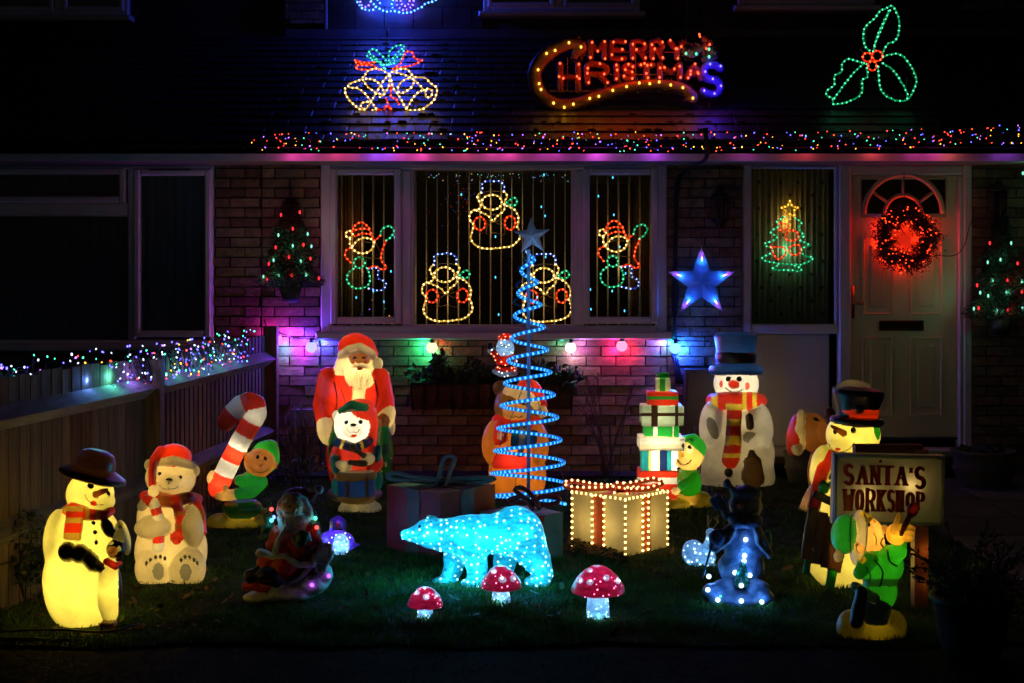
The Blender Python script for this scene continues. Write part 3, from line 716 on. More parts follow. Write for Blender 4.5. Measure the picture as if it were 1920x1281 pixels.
snow = [('blue', [(660,330),(670,275),(665,215),(705,170),(760,160),(870,155),(930,165),(985,195),(1000,250),(1000,310)], False),
  ('warm', [(600,400),(615,360),(655,328)], False), ('warm', [(1000,310),(1030,345),(1045,400),(1015,450),(1005,505)], False),
  ('warm', circ(820,475,152,112,18), True),
  ('warm', [(600,400),(630,465),(655,515),(640,565),(590,585),(530,600),(490,650),(480,705),(495,765),(540,790)], False),
  ('warm', [(590,600),(660,625),(760,680),(845,760),(890,690),(980,620),(1008,560),(1000,510)], False),
  ('warm', [(1040,520),(1150,580),(1210,670),(1215,780),(1195,840)], False),
  ('warm', [(540,800),(538,860),(512,940),(505,1030),(550,1100),(640,1155),(750,1172),(900,1165),(1050,1145),(1150,1110),(1225,1030),(1238,970),(1215,870),(1195,840)], False),
  ('red', circ(635,795,85,98,12), True), ('red', circ(1090,785,80,104,12), True),
  ('green', [(1045,475),(1090,440),(1140,405),(1190,435),(1190,495),(1135,530),(1090,515)], True)]
snowfr = [[(680,325),(800,305),(920,310),(1000,330)], [(730,740),(740,840),(735,950),(850,935),(1010,955),(1000,840),(1010,735)], [(740,740),(845,765),(1010,725)], [(760,820),(845,765),(960,820),(1000,780)], [(820,660),(900,665),(950,690),(930,720)]]
for (dx, dy), lab in (((0, 0), 'snowman outline in rope light, uppermost of the three in the middle pane'), ((-89, 136), 'snowman outline in rope light, low at the left of the middle pane'), ((97, 137), 'snowman outline in rope light standing behind the blue spiral tree in the window')):
    t = motif('rope_light_snowman', lab, 'rope light figure', YM, 820+dx, 320+dy, 8, snow, 'rope light snowmen in the window', snowfr)
santa = [('red', [(225,520),(240,472),(290,440),(340,475),(362,530),(385,572)], False), ('red', [(228,505),(290,485),(345,492)], False), ('red', [(245,540),(300,520),(355,525)], False),
  ('warm', circ(205,526,24,24,8), True), ('warm', [(212,560),(215,600),(245,642),(300,660),(350,645),(382,602),(372,566),(320,550),(265,570),(232,608)], False),
  ('red', [(215,622),(185,640),(178,680),(215,725)], False), ('red', [(385,572),(425,535)], False), ('green', [(425,533),(440,490),(490,465),(522,500),(500,545),(467,568)], False),
  ('red', [(467,572),(440,640),(432,705),(468,760),(440,775),(385,750),(345,765)], False), ('green', circ(278,727,38,38,10), True),
  ('green', [(235,770),(195,810),(200,870),(245,905),(300,905),(345,880),(352,820),(330,765)], False), ('blue', [(338,772),(410,765),(412,832),(460,862),(460,900),(420,922),(345,908)], False)]
santafr = [[(230,610),(290,580),(360,585)], [(260,680),(330,690),(440,700)], [(390,580),(420,640),(432,700)], [(330,640),(325,760)], [(355,840),(412,842)]]
for dx, dy, lab in ((0, 0, 'waving Santa in rope light in the narrow window pane beside the small wall tree'), (475, -3, 'waving Santa in rope light in the narrow window pane beside the black cables')):
    motif('rope_light_santa', lab, 'rope light figure', YM, 600+dx, 300+dy, 3.767, santa, 'rope light Santas in the window', santafr)
star10 = [(857+(60 if i % 2 == 0 else 29)*math.sin(i*math.pi/5), 405-(60 if i % 2 == 0 else 29)*math.cos(i*math.pi/5)) for i in range(10)]
motif('rope_light_tree', 'Christmas tree in green and red rope light hung against the curtain beside the front door', 'rope light figure', YW+.07, 1240, 280, 3.558,
  [('gold', star10, True), ('green', [(820,450),(768,488),(790,510),(727,552),(772,582),(740,612),(688,630),(705,648),(742,662),(735,690),(672,726),(720,750),(800,765),(870,770),(950,765),(1013,725),(952,710),(935,660),(992,640),(932,612),(918,578),(952,580),(912,520),(937,490),(892,458)], False),
   ('green', [(770,778),(738,800),(830,806),(925,812),(932,795),(890,776)], False), ('red', [(785,497),(840,500),(843,530),(795,542),(790,515)], False),
   ('red', [(848,545),(905,552),(908,600),(842,608),(832,572)], True), ('red', [(728,652),(820,657),(828,700),(780,732),(748,700),(738,660)], False), ('red', [(860,650),(920,640),(925,690),(880,708),(855,680)], True)],
  frame=[[(870,770),(905,790),(922,860),(890,950),(850,1060),(830,1150)]])
YR = 11.0
motif('rope_light_bells', 'pair of bells with a teal bow in rope light hanging above the roof', 'rope light figure', YR, 600, 0, 5.333,
  [('teal', [(650,690),(560,600),(475,570),(490,520),(540,490),(590,530),(650,590),(665,650)], False), ('teal', [(500,540),(570,590),(640,650)], False), ('teal', [(520,600),(580,620),(640,680)], False),
   ('teal', [(690,650),(690,540),(740,470),(835,455),(830,520),(760,580),(712,640)], False), ('teal', [(820,490),(760,545),(700,620)], False), ('teal', [(830,550),(790,610),(740,635)], False),
   ('red', [(350,600),(420,622),(540,625)], False), ('red', [(365,680),(362,655),(450,650),(540,660),(590,695)], False), ('red', [(375,690),(480,700),(550,690)], False), ('red', [(360,625),(440,640),(520,650)], False),
   ('red', [(730,690),(800,640),(840,560),(870,515),(930,530),(945,580),(1020,605)], False), ('red', [(1020,605),(920,655),(770,680)], False),
   ('warm', [(690,740),(590,690),(480,710),(420,790),(290,840),(300,875),(370,880)], False), ('warm', [(250,885),(260,950),(330,1040),(430,1105),(520,1112),(562,1085)], False),
   ('warm', [(690,740),(620,830),(560,930),(510,1020),(455,1090),(412,1070),(420,1030),(480,1020)], False), ('warm', [(460,790),(540,800),(610,860),(640,940),(600,970)], False),
   ('warm', [(430,800),(490,880),(570,930),(640,950)], False), ('warm', [(370,880),(440,930),(500,1000),(560,1090)], False), ('warm', [(640,940),(690,860),(695,760)], False),
   ('warm', [(720,720),(800,690),(880,700),(940,770),(1050,780),(1110,840),(1165,880),(1160,960),(1100,1040),(1000,1100),(900,1105),(860,1085),(800,980),(740,890),(700,760)], False),
   ('warm', [(720,720),(820,740),(930,790),(1000,860),(1050,920),(1060,970),(1110,965),(1120,905),(1075,890)], False), ('warm', [(870,1080),(930,980),(1000,915),(1060,905)], False),
   ('warm', [(930,790),(928,850),(870,910),(800,930),(780,870),(840,800)], True), ('red', [(710,860),(712,980),(750,980),(790,1045)], False), ('red', [(660,980),(690,1060),(720,1095),(650,1060),(640,1115),(570,1090)], False)],
  frame=[[(620,720),(500,800),(360,870),(300,935)], [(730,740),(820,880),(930,1010),(980,1060)], [(855,870),(858,1080)], circ(970,1060,30)], cable=[[(655,620),(658,480),(665,340),(672,255,.3)], [(680,620),(672,480),(676,340),(690,285,.3)], [(560,1120),(600,1200),(585,1290)], [(640,1110),(660,1180),(650,1260)], [(680,1090),(690,1200),(640,1290)]], br=.0082, sp=.036)
motif('rope_light_holly', 'holly sprig of three green leaves and red berries in rope light above the front door', 'rope light figure', YR, 1440, 0, 4,
  [('green', [(760,380),(725,340),(715,250),(740,190),(800,140),(840,80),(880,68),(930,45),(975,120),(985,210),(960,300),(900,330),(865,385),(860,420)], False), ('green', [(790,385),(820,270),(870,160),(905,85)], False), ('green', [(800,340),(840,240),(890,130),(912,80)], False),
   ('green', [(735,480),(650,455),(600,442),(557,478),(550,540),(500,570),(495,640),(442,680),(445,720),(488,740),(490,780),(560,775),(670,730),(710,670),(705,605),(745,575),(740,510)], False), ('green', [(720,475),(640,550),(560,650),(495,740)], False),
   ('green', [(860,430),(930,405),(1000,415),(1060,480),(1100,550),(1112,615),(1070,720),(1020,758),(920,740),(850,680),(830,580),(825,500)], False), ('green', [(860,475),(930,520),(990,600),(1040,690),(1045,740)], False),
   ('red', circ(745,430,35,33,9), True), ('red', circ(820,420,38,38,10), True), ('red', circ(782,495,32,36,9), True)],
  frame=[[(765,400),(720,390),(695,370),(710,355)], [(730,220),(760,190),(745,230),(730,240),(740,290),(730,330)], [(700,595),(690,690),(675,770)], [(790,575),(860,660),(930,735)], [(1045,580),(1040,650),(1030,700)], [(1030,480),(1090,570),(1145,645)]], br=.0082, sp=.036)
t = motif('rope_light_bauble', 'blue and purple rope light shape high on the hung tiles, cut off at the top', 'rope light figure', YU-.09, 600, 0, 5.333,
  [('ice', [(300,-200),(330,-60),(380,30),(430,90),(510,105),(560,70),(500,0),(430,-120)], False), ('ice', [(560,70),(650,112),(740,115),(870,130),(990,85),(1070,30),(1160,0),(1250,-100),(1280,-240)], False),
   ('ice', [(745,110),(715,60),(730,0),(760,-120),(780,-260)], False), ('ice', [(600,30),(560,-40),(520,-140)], False), ('purple', circ(850,10,85,90,14), True), ('purple', circ(455,20,50,50,10), True), ('purple', circ(850,10,45,50,10), True)], br=.011, sp=.036, tr=.006)
lamp(t, at(735, -10, YU-.16), (.02, .07, 1), 25, .05); lamp(t, at(765, 8, YU-.12), (.12, .02, 1), 3, .04); lamp(t, at(690, 8, YU-.12), (.05, .06, 1), 3, .04)

# ---- tinsel sign: letters as padded strokes
GL = {'M': [[(0,1),(0,0)], [(0,0),(.5,.55),(1,0)], [(1,0),(1,1)]], 'E': [[(1,0),(0,0),(0,1),(1,1)], [(0,.5),(.8,.5)]], 'R': [[(0,1),(0,0),(.75,0),(1,.25),(.75,.5),(0,.5)], [(.5,.5),(1,1)]],
  'Y': [[(0,0),(.5,.5),(1,0)], [(.5,.5),(.5,1)]], 'H': [[(0,0),(0,1)], [(1,0),(1,1)], [(0,.5),(1,.5)]], 'I': [[(.5,0),(.5,1)]], 'S': [[(1,.1),(.7,0),(.25,0),(0,.2),(.2,.45),(.8,.55),(1,.8),(.75,1),(.25,1),(0,.9)]],
  'T': [[(0,0),(1,0)], [(.5,0),(.5,1)]], 'A': [[(0,1),(.5,0),(1,1)], [(.22,.65),(.78,.65)]], 'N': [[(0,1),(0,0)], [(0,0),(1,1)], [(1,1),(1,0)]], 'W': [[(0,0),(.25,1)], [(.25,1),(.5,.25)], [(.5,.25),(.75,1)], [(.75,1),(1,0)]],
  'O': [[(.5,0),(.9,.15),(1,.5),(.9,.85),(.5,1),(.1,.85),(0,.5),(.1,.15),(.5,0)]], 'K': [[(0,0),(0,1)], [(1,0),(.1,.5)], [(.3,.45),(1,1)]], 'P': [[(0,1),(0,0),(.75,0),(1,.25),(.75,.5),(0,.5)]]}
mc = thing('lit_sign', at(1160, 208, YR), 'tinsel MERRY CHRISTMAS sign with red letters and a brown swash hanging above the roof', 'light up sign')
m_tr = mat('red_tinsel', (.16, .012, .01), .4, noise=.4, nscale=120, bump=1, bscale=300, trans=.3); m_tb = mat('brown_tinsel', (.2, .07, .012), .4, noise=.4, nscale=120, bump=1, bscale=300, trans=.3)
m_tp = mat('blue_tinsel', (.06, .05, .4), .4, noise=.4, nscale=120, bump=1, bscale=300, trans=.3); m_tg = mat('green_tinsel', (.01, .07, .03), .4, noise=.4, nscale=120, bump=1, bscale=300, trans=.3)
PXM = YR/FPX
def fuzz(mb, P, r, m, n):
    for _ in range(n):
        p = P[rng.integers(len(P))]; d = rng.normal(0, 1, 3); d /= np.linalg.norm(d); d[1] *= .5
        q = p+d*r*.9; e = d*r*rng.uniform(.25, .6)+rng.normal(0, r*.15, 3); u = np.cross(e, rng.normal(0, 1, 3)); u *= r*.1/np.linalg.norm(u)
        mb.add([q-u, q+u, q+e], [(0, 1, 2)], m)
bulbs = {'red': MB(), 'gold': MB(), 'purple': MB(), 'green': MB()}
def bulb(k, p, r=2.2): bulbs[k].ball(p, np.array((1, 1, 1.25))*r*PXM, em(LC[k][2], LC[k][3]), 1); lamp(mc, p+np.array((0, -.03, 0)), LC[k][0], {'purple': .3, 'gold': .04}.get(k, .07), .01)
def letter(ch, x0, x1, y0, y1, m, r, nb, k):
    mb = MB(); allp = []
    for st_ in GL[ch]:
        P = smooth([at(x0+r+(x1-x0-2*r)*a, y0+r+(y1-y0-2*r)*b, YR) for a, b in st_], .03) if len(st_) > 3 and ch in 'SRO' else smooth([at(x0+r+(x1-x0-2*r)*a+1e-3*i, y0+r+(y1-y0-2*r)*b, YR) for i, (a, b) in enumerate(st_)], 1)
        mb.tube(P, r*PXM, m, 10); [mb.ball(P[i], r*PXM*1.02, m, 1) for i in (0, -1)]; Q = along(P, .015); fuzz(mb, Q, r*PXM, m, 10*len(Q)); allp.append(Q)
    Q = np.concatenate(allp); mb.build('letter', mc, False)
    for i in np.linspace(0, len(Q)-1, nb).astype(int): bulb(k, Q[i]+np.array((rng.normal(0, .005), -r*PXM-.004, rng.normal(0, .005))), 1.9)
for ch, a, b in (('M', 568, 715), ('E', 730, 865), ('R', 885, 1020), ('R', 1030, 1150), ('Y', 1165, 1310)): letter(ch, 960+a/4, 960+b/4, 73, 115, m_tr, 5.6, 5, 'red')
for ch, a, b, c, d in (('H', 340, 520, 115, 175), ('R', 545, 740, 117, 162), ('I', 748, 822, 117, 155), ('S', 822, 930, 117, 154), ('T', 940, 1080, 116, 153), ('M', 1085, 1282, 115, 153), ('A', 1290, 1440, 117, 153)): letter(ch, 960+a/4, 960+b/4, c, d, m_tr, 6, 6 if ch != 'I' else 3, 'red')
letter('S', 1311, 1359, 114, 185, m_tp, 8, 7, 'purple')
sw = [(500,425),(475,405),(530,365),(500,335),(425,330),(320,370),(220,450),(170,550),(185,650),(240,740),(340,790),(460,790),(580,750),(700,705),(850,660),(1000,637),(1130,635),(1270,665),(1350,730),(1330,775)]
P = smooth([at(960+x/4, y/4, YR) for x, y in sw], .02); n_ = len(P); rad = np.interp(np.linspace(0, 1, n_), [0, .06, .2, .5, .6, .85, 1], [7, 10, 14, 13, 11, 10, 12])*PXM
mb = MB(); mb.tube(P, rad, m_tb, 10); Q = along(P, .015); fuzz(mb, Q, 12*PXM, m_tb, 14*len(Q)); mb.build('swash', mc, True)
for x, y in ((425,330),(515,362),(322,388),(258,410),(195,532),(203,635),(217,678),(310,780),(390,812),(458,788),(580,745),(648,730),(752,685),(855,657),(950,630),(1028,635),(1098,622),(1184,645),(1275,665),(1350,743)): bulb('gold', at(960+x/4, y/4, YR)+np.array((0, -.06, 0)), 2.3)
mb = MB()
for px, py, a in ((1292, 100, .3), (1310, 92, -.5), (1335, 98, .9), (1330, 108, -.2)):
    c = at(px, py, YR)
    mb.add(rot(ICO[2][0]*np.array((16, 5, 8))*PXM, 0, a, 0)+c, ICO[2][1], m_tg); fuzz(mb, c+rng.normal(0, 4*PXM, (40, 3)), 9*PXM, m_tg, 160)
mb.build('holly_leaf', mc)
for x, y in ((1305,402),(1382,405),(1478,370),(1478,427)): bulb('green', at(960+x/4, y/4, YR-.06), 2.4)
mb = MB()
for px, py in ((1322, 74), (1332, 80), (1324, 86)): mb.ball(at(px, py, YR-.02), 7*PXM, m_tr, 2)
mb.build('holly_berry', mc, True)
for x, y in ((1405,258),(1410,275),(1482,335),(1457,366)): bulb('red', at(960+x/4, y/4, YR-.05), 1.8)
for k_, mb in bulbs.items(): stuff(mb.build('sign_bulb_row', mc, True))
mb = MB()
for ps in ([(1064,108),(1064,170),(1030,171),(1145,171)], [(1192,76),(1192,157)], [(1160,98),(1290,98)], [(1130,140),(1300,140)], [(1318,95),(1318,118)]): mb.tube([at(x, y, YR+.01) for x, y in ps], .003, m_wire, 5)
mb.tube(smooth([at(1287, 74, YR), at(1287, 40, YR+.6), at(1289, -20, YU-.1)], .2), .003, mat('pale_wire', (0,0,0)), 5)
for ps in ([(1312,196),(1318,222),(1322,236)], [(1330,192),(1328,215),(1322,236)], [(1333,195),(1326,222),(1323,240)]): mb.tube(smooth([at(x, y, YR-.1) for x, y in ps], .05), .003, m_wire, 5)
mb.build('wire_frame', mc)

# ---- fairy lights: along the eaves and over the fence
FC4 = [((1,.04,.02), 2.6), ((.06,.8,.42), 1.5), ((.09,.08,1), 2.6), ((1,.42,.03), 1.9), ((.42,.12,1), 2), ((.6,.75,1), 1.3)]
def fairy(name, label, cat, loc, pts, r, group=None, wires=()):
    th = thing(name, loc, label, cat, group); mbs = {}
    cab = MB()
    for p, c in pts:
        col, s = FC4[c]; sz = r*rng.uniform(.7, 1.2); v, f = ICO[0]
        mbs.setdefault(c, MB()).add(rot(v*np.array((.8, .8, 1.3))*sz, rng.uniform(-1, 1), rng.uniform(-1, 1), 0)+p, f, em(col, s*2.8))
    for w_ in wires: cab.tube(w_, .0022, m_cable, 4)
    cab.build('wire', th)
    for m in mbs.values(): stuff(m.build('fairy_bulb_row', th, True))
    return th
pts, wires = [], []; x = 476.0; main_w = []
yl = lambda x: 262-(max(0, x-1500)/400)*14
while x < 1918:
    main_w.append(at(x, yl(x)+rng.normal(0, 1.5), YE-.10)); n = rng.integers(2, 6); drop = [at(x, yl(x), YE-.10)]
    dens = 1 if x < 1780 else 1.6
    for _ in range(int(n*dens)):
        py = yl(x)+rng.uniform(-14, 22); px = x+rng.normal(0, 5)
        p = at(px, py, YE-.095+rng.normal(0, .015)-(.03 if py > 275 else 0)); pts.append((p, rng.choice(5, p=[.38, .17, .2, .16, .09])))
        wires.append([at(x+rng.normal(0, 2), yl(x), YE-.1), p])
    x += rng.uniform(7, 19)
wires.append(main_w)
th = fairy('icicle_light', 'string of tiny multicoloured fairy lights draped along the gutter above the window and door', 'fairy lights', at(1200, 262, YE-.1), pts, .0046, None, wires)
for px, col in ((560, (1,.1,.5)), (640, (1,.08,.25)), (720, (.3,.1,1)), (760, (1,.1,.5)), (860, (1,.1,.25)), (940, (1,.12,.5)), (1020, (.9,.1,.7)), (1120, (.7,.12,.8)), (1230, (.5,.12,1)), (1400, (.6,.1,.6)), (1500, (1,.1,.1)), (1640, (1,.15,.1)), (1730, (1,.1,.6)), (1780, (1,.3,.05)), (1880, (.4,.15,1))):
    [lamp(th, at(px+dx, rng.uniform(280, 291), YE-.075), (col[0], col[1]*.5, col[2]), rng.uniform(.07, .26)*(1 if px < 1250 else .45), .02) for dx in (rng.uniform(-30, 0), rng.uniform(0, 30))]
pts, wires, mw_ = [], [], []
for i in range(190):
    t = (i/190)**1.55*.96; p = seg((-2.60, 6.3), FB, t/.43) if t < .43 else seg(FB, FA, (t-.43)/.57*.83)
    base = np.array((p[0]+.02, p[1], 1.07)); mw_.append(base+rng.normal(0, .012, 3))
    for _ in range(rng.integers(1, 4)):
        q = base+np.array((rng.uniform(.0, .06), rng.normal(0, .03), rng.uniform(-.16, .085))); pts.append((q, rng.choice(6, p=[.1, .22, .34, .05, .07, .22]))); wires.append([base, (base+q)/2+rng.normal(0, .015, 3), q])
wires.append(mw_)
th = fairy('fence_light', 'tangled string of blue, green and white fairy lights over the top of the fence', 'fairy lights', (-2.2, 8, 1.0), pts, .0056, None, wires)
for i in range(16):
    t = (i+.5)/16*.9; p = seg((-2.55, 6.3), FB, t/.43) if t < .43 else seg(FB, FA, (t-.43)/.57*.8)
    lamp(th, (p[0]+.075, p[1], 1.0), [(.1,.25,1), (.1,.8,.7), (.25,.15,1), (.1,.5,1)][i % 4], .85 if t < .43 else .45, .012)
# ---- festoon of globes
fs = thing('festoon_light', at(890, 640, YW-.1), 'festoon cable with colour changing globe bulbs along the brick wall under the window sill', 'festoon lights')
GLB = [(520,638,(1,.25,.9),[((.8,.05,.7),.35,(-.06,.04)),((.1,.5,1),.3,(.05,-.06)),((.5,.05,1),.5,(.07,.03))]), (584,651,(.5,.45,1),[((.16,.05,1),1.3,(-.05,.05)),((.4,.03,1),.7,(-.08,-.02)),((.08,.06,1),1.5,(.08,.03)),((.05,.7,1),.25,(.06,.05))]),
  (810,652,(1,.85,.5),[((.02,1,.4),1.0,(-.06,0)),((1,.15,.02),.25,(.06,.05)),((.05,.8,.4),.4,(0,-.06))]), (1070,652,(.85,1,1),[((.1,1,.7),.35,(-.06,.05)),((.8,.5,1),.7,(.02,-.05)),((.6,.3,1),.5,(.08,0))]),
  (1166,649,(1,.33,.6),[((1,.04,.35),1.0,(-.05,-.02)),((1,.03,.15),.7,(.06,-.03)),((.7,.1,1),.3,(.02,.06))]), (1266,653,(.3,.88,1),[((.02,.2,1),1.7,(.06,0)),((.02,.1,1),1.5,(.03,-.06)),((.02,.5,1),.6,(-.03,.04)),((.3,.1,1),.8,(-.08,.04))])]
cab = [at(495, 600, YW-.08), at(505, 625, YW-.09)]
for px, py, col, leds in GLB:
    c = at(px, py, YW-.085); r = 10.5*YW/FPX; cab.append(c+np.array((0, .03, r*1.3)))
    mb = MB(); mb.ball(c, r, em(col, 1.4), 2); gb = mb.build('globe_bulb', fs, True)
    mb = MB(); mb.lathe([(0, r*.75), (r*.5, r*.75), (r*.45, r*1.6), (0, r*1.6)], c, m_cable, 10); mb.build('socket', gb, True)
    # coloured facets of the globe that throw its colours on the wall
    for k_, (lc, wt, (dx, dz)) in enumerate(leds): lamp(fs, c+np.array((dx*1.1, .012, dz*1.1)), tuple(v if v > .3 else v*.5 for v in lc), wt*(4.2 if px < 600 or px > 1200 else 1.7), .012)
cab.append(at(1330, 640, YW-.06)); mb = MB(); mb.tube(smooth(cab, .05), .005, m_cable, 6); mb.build('cable', fs, True)
# ---- cable bundle down the wall
cb = thing('cable_bundle', at(1268, 640, YW-.05), 'bundle of thick black electric cables running from the gutter down beside the window', 'cables')
mb = MB()
for i in range(5):
    j = rng.normal(0, 3, 8)
    mb.tube(smooth([at(1322+j[0], 240, YE-.12), at(1325+j[1], 285, YE-.1), at(1316+j[2]*.6, 304, YE-.02), at(1285+j[3]*.5, 322, YW-.05), at(1271+j[4]*.7, 345, YW-.05), at(1267+j[5], 450, YW-.045), at(1265+j[6], 560, YW-.05), at(1263+j[7], 650, YW-.05), at(1268+i*3, 720, YW-.05)], .04), .0085, m_cable, 6)
mb.build('cable', cb, True)
# ---- plastic star
stt = thing('star_light', at(1315, 583, YW-.12), 'large translucent plastic star with blue and pink tips hanging beside the window', 'star light')
cs = at(1315, 530, YW-.1); mb = MB(); m_st = mat('star_plastic', (.4, .55, .85), .25, trans=.55, noise=.1, nscale=20)
ro, ri = 66*YW/FPX, 27*YW/FPX; V = [(0, -.045, 0), (0, .03, 0)]
for i in range(10): r = ro if i % 2 == 0 else ri; V += [(r*math.sin(i*math.pi/5), -.012, r*math.cos(i*math.pi/5)), (r*math.sin(i*math.pi/5), .012, r*math.cos(i*math.pi/5))]
F = []
for i in range(10): a, b = 2+2*i, 2+2*((i+1) % 10); F += [(0, b, a), (1, a+1, b+1), (a, b, b+1, a+1)]
mb.add(np.array(V)+cs, F, m_st); mb.build('star_body', stt)
mb = MB()
for i in range(5):
    t = 2*math.pi*i/5; d = np.array((math.sin(t), 0, math.cos(t)))
    lamp(stt, cs+d*ro*.58+np.array((0, -.008, 0)), (.02, .26, 1), .24, .012); lamp(stt, cs+d*ro*.35, (.02, .1, 1), .06, .012); lamp(stt, cs+d*ro*.8+np.array((0, -.003, 0)), (.9, .15, 1), .035, .006)
    mb.add(rot(ICO[1][0]*np.array((.005, .005, .016)), 0, t, 0)+cs+d*ro*.66+np.array((0, -.034, 0)), ICO[1][1], em((.85, .75, 1), 4)); mb.add(rot(ICO[1][0]*np.array((.006, .004, .008)), 0, t, 0)+cs+d*ro*.73+np.array((0, -.028, 0)), ICO[1][1], em((1, .15, .9), 3))
stuff(mb.build('led_bead_lights', stt, True))
mb = MB(); mb.tube([cs+np.array((0, 0, ro)), at(1316, 420, YW-.06)], .0015, m_cable, 4); mb.build('hanging_wire', stt)
# ---- spiral tree
base = gp(991, 963); sp_ = thing('spiral_tree', base, 'tall blue rope light spiral tree on a pole topped by a silver star', 'spiral light tree')
ST = FPX/base[1]; mb = MB(); zt = CAMH-(468-HOR)/ST
mb.tube([(base[0], base[1], 0), (base[0], base[1], zt)], .011, mat('blue_pole', (.5, .68, .8), .3), 8); mb.build('pole', sp_, True)
P = []; N = 12*48; turns = 11.15; ph = -.5*math.pi+math.pi*.95
for i in range(N+1):
    t = i/N; py = 477+(948-477)*t; r = (9+(78-9)*t)/ST; a = ph-turns*2*math.pi*t
    P.append((base[0]+r*math.cos(a), base[1]+r*math.sin(a), max(.03, CAMH-(py-HOR)/ST-.018*math.sin(a)*(0.3+t))))
P = np.array(P); mb = MB(); mb.tube(P, .0115, em((.01, .17, .9), .8), 8); mb.build('light_rope', sp_, True)
mb = MB(); Q = along(P, .034)
for p in Q: mb.ball(p+np.array((0, -.003, 0)), (.0135, .0135, .0115), em((.08, .55, 1), 1.7), 0)
stuff(mb.build('rope_bulb_row', sp_, True))
mb = MB(); Q = along(P, .0175)
for p in Q[1::2]: mb.ball(p+np.array((0, -.004, 0)), .0095, em((.008, .012, .4), .6), 0)
stuff(mb.build('rope_core_row', sp_, True))
lamp(sp_, (base[0]+.03, base[1]-.16, zt+.02), (.25, .5, 1), .35, .02)  # unseen lamp added before the star to brighten it
for t in (.02, .2, .4, .6, .8): lamp(sp_, (base[0]+.03, base[1]-.05-.22*t, zt-.03-(zt-.1)*t), (.08, .4, 1), .10, .02)  # unseen lamps added in front of the pole to brighten it
c = np.array((base[0], base[1]-.03, CAMH-(443-HOR)/ST)); c[0] += 6/ST; V = [(0, -.028, 0), (0, .028, 0)]; ro, ri = 36/ST, 15/ST
for i in range(10): r = ro if i % 2 == 0 else ri; V.append((r*math.sin(i*math.pi/5), 0, r*math.cos(i*math.pi/5)))
F = []
for i in range(10): a, b = 2+i, 2+(i+1) % 10; F += [(0, b, a), (1, a, b)]
mb = MB(); mb.add(rot(np.array(V), 0, -.05, 0)+c, F, mat('glitter_silver', (.8, .8, .92), .35, metal=0, noise=.4, nscale=150, bump=1, bscale=300, trans=.45)); mb.build('star', sp_)
mb = MB()
for dx in (-.35, .3): mb = MB(); mb.tube([(base[0], base[1], .9), (base[0]+dx, base[1]+.1, 0)], .0025, m_wire, 4); mb.build('guy_wire', sp_)
# ---- conifers with bulbs fixed to the wall
m_needle = mat('needle', (.016, .034, .013), .8, noise=.4, nscale=40)
def walltree(cx, ytop, ybot, hw, reds, greens, label, lean=0):
    Y = YW-.2; th = thing('wall_tree', at(cx, ybot, Y), label, 'artificial tree', 'small artificial trees fixed to the wall'); s = Y/FPX
    mb = MB(); mb.tube([at(cx, ybot, Y), at(cx, ytop-24, Y)], [.014, .008], mat('branch_wire', (.03, .025, .015), .8), 6); mb.build('trunk', th, True)
    H = ybot-ytop; V, F = [], []; n = 0
    for i in range(13000):
        t = rng.uniform(0, 1)**.7; r = hw*(.14+.86*t)*(1+.16*math.sin(t*22)); a = rng.uniform(0, 2*math.pi); q = r*rng.uniform(.25, 1)
        c = at(cx+q*math.cos(a), ytop+H*t*.95, Y)+np.array((0, q*math.sin(a)*s*.8, 0))
        d = np.array((math.cos(a), math.sin(a)*.8, rng.uniform(-.6, .5)))+rng.normal(0, .35, 3); d *= rng.uniform(.02, .04)/np.linalg.norm(d); u = np.cross(d, rng.normal(0, 1, 3)); u *= .005/np.linalg.norm(u)
        V += [c-u, c+u, c+d]; F.append((n, n+1, n+2)); n += 3
    mb = MB(); mb.add(V, F, m_needle); mb.build('foliage', th)
    mb = MB(); mb.lathe([(0, -.09), (.06, -.09), (.085, .03), (0, .03)], at(cx, ybot, Y), mat('dark_pot', (.015, .014, .014), .5), 14); mb.build('pot', th, True)
    for k_, L in (('red', reds), ('green', greens)):
        col = (1, .025, .03) if k_ == 'red' else (.3, 1, .72)
        for px, py in L:
            p = at(px, py, Y-.10); mb = MB(); mb.add(ICO[1][0]*np.array((.0075, .0075, .0145))+p, ICO[1][1], em(col, 2.0 if k_ == 'red' else 1.15)); mb.build('bulb', th, True); lamp(th, p+np.array((0, -.03, .0)), (1,.03,.02) if k_ == 'red' else (.2, 1, .6), .11, .008)
walltree(545, 372, 545, 56, [(527,403),(562,398),(549,429),(517,464),(569,459),(542,482),(582,485),(504,495),(547,516),(598,522),(501,524)], [(522,441),(577,439),(549,461),(584,462),(513,488),(564,490),(523,516),(574,515),(494,519)], 'dark artificial tree with red and green bulbs on the wall left of the bay window')
walltree(1876, 408, 606, 62, [(1856,456),(1908,494),(1889,526),(1832,535),(1916,547),(1835,578),(1890,581)], [(1896,456),(1876,487),(1852,492),(1861,526),(1916,528),(1838,549),(1887,548),(1853,555),(1869,583),(1826,579),(1917,578),(1918,300),(1918,325)], 'dark artificial tree with red and green bulbs on the wall right of the front door')
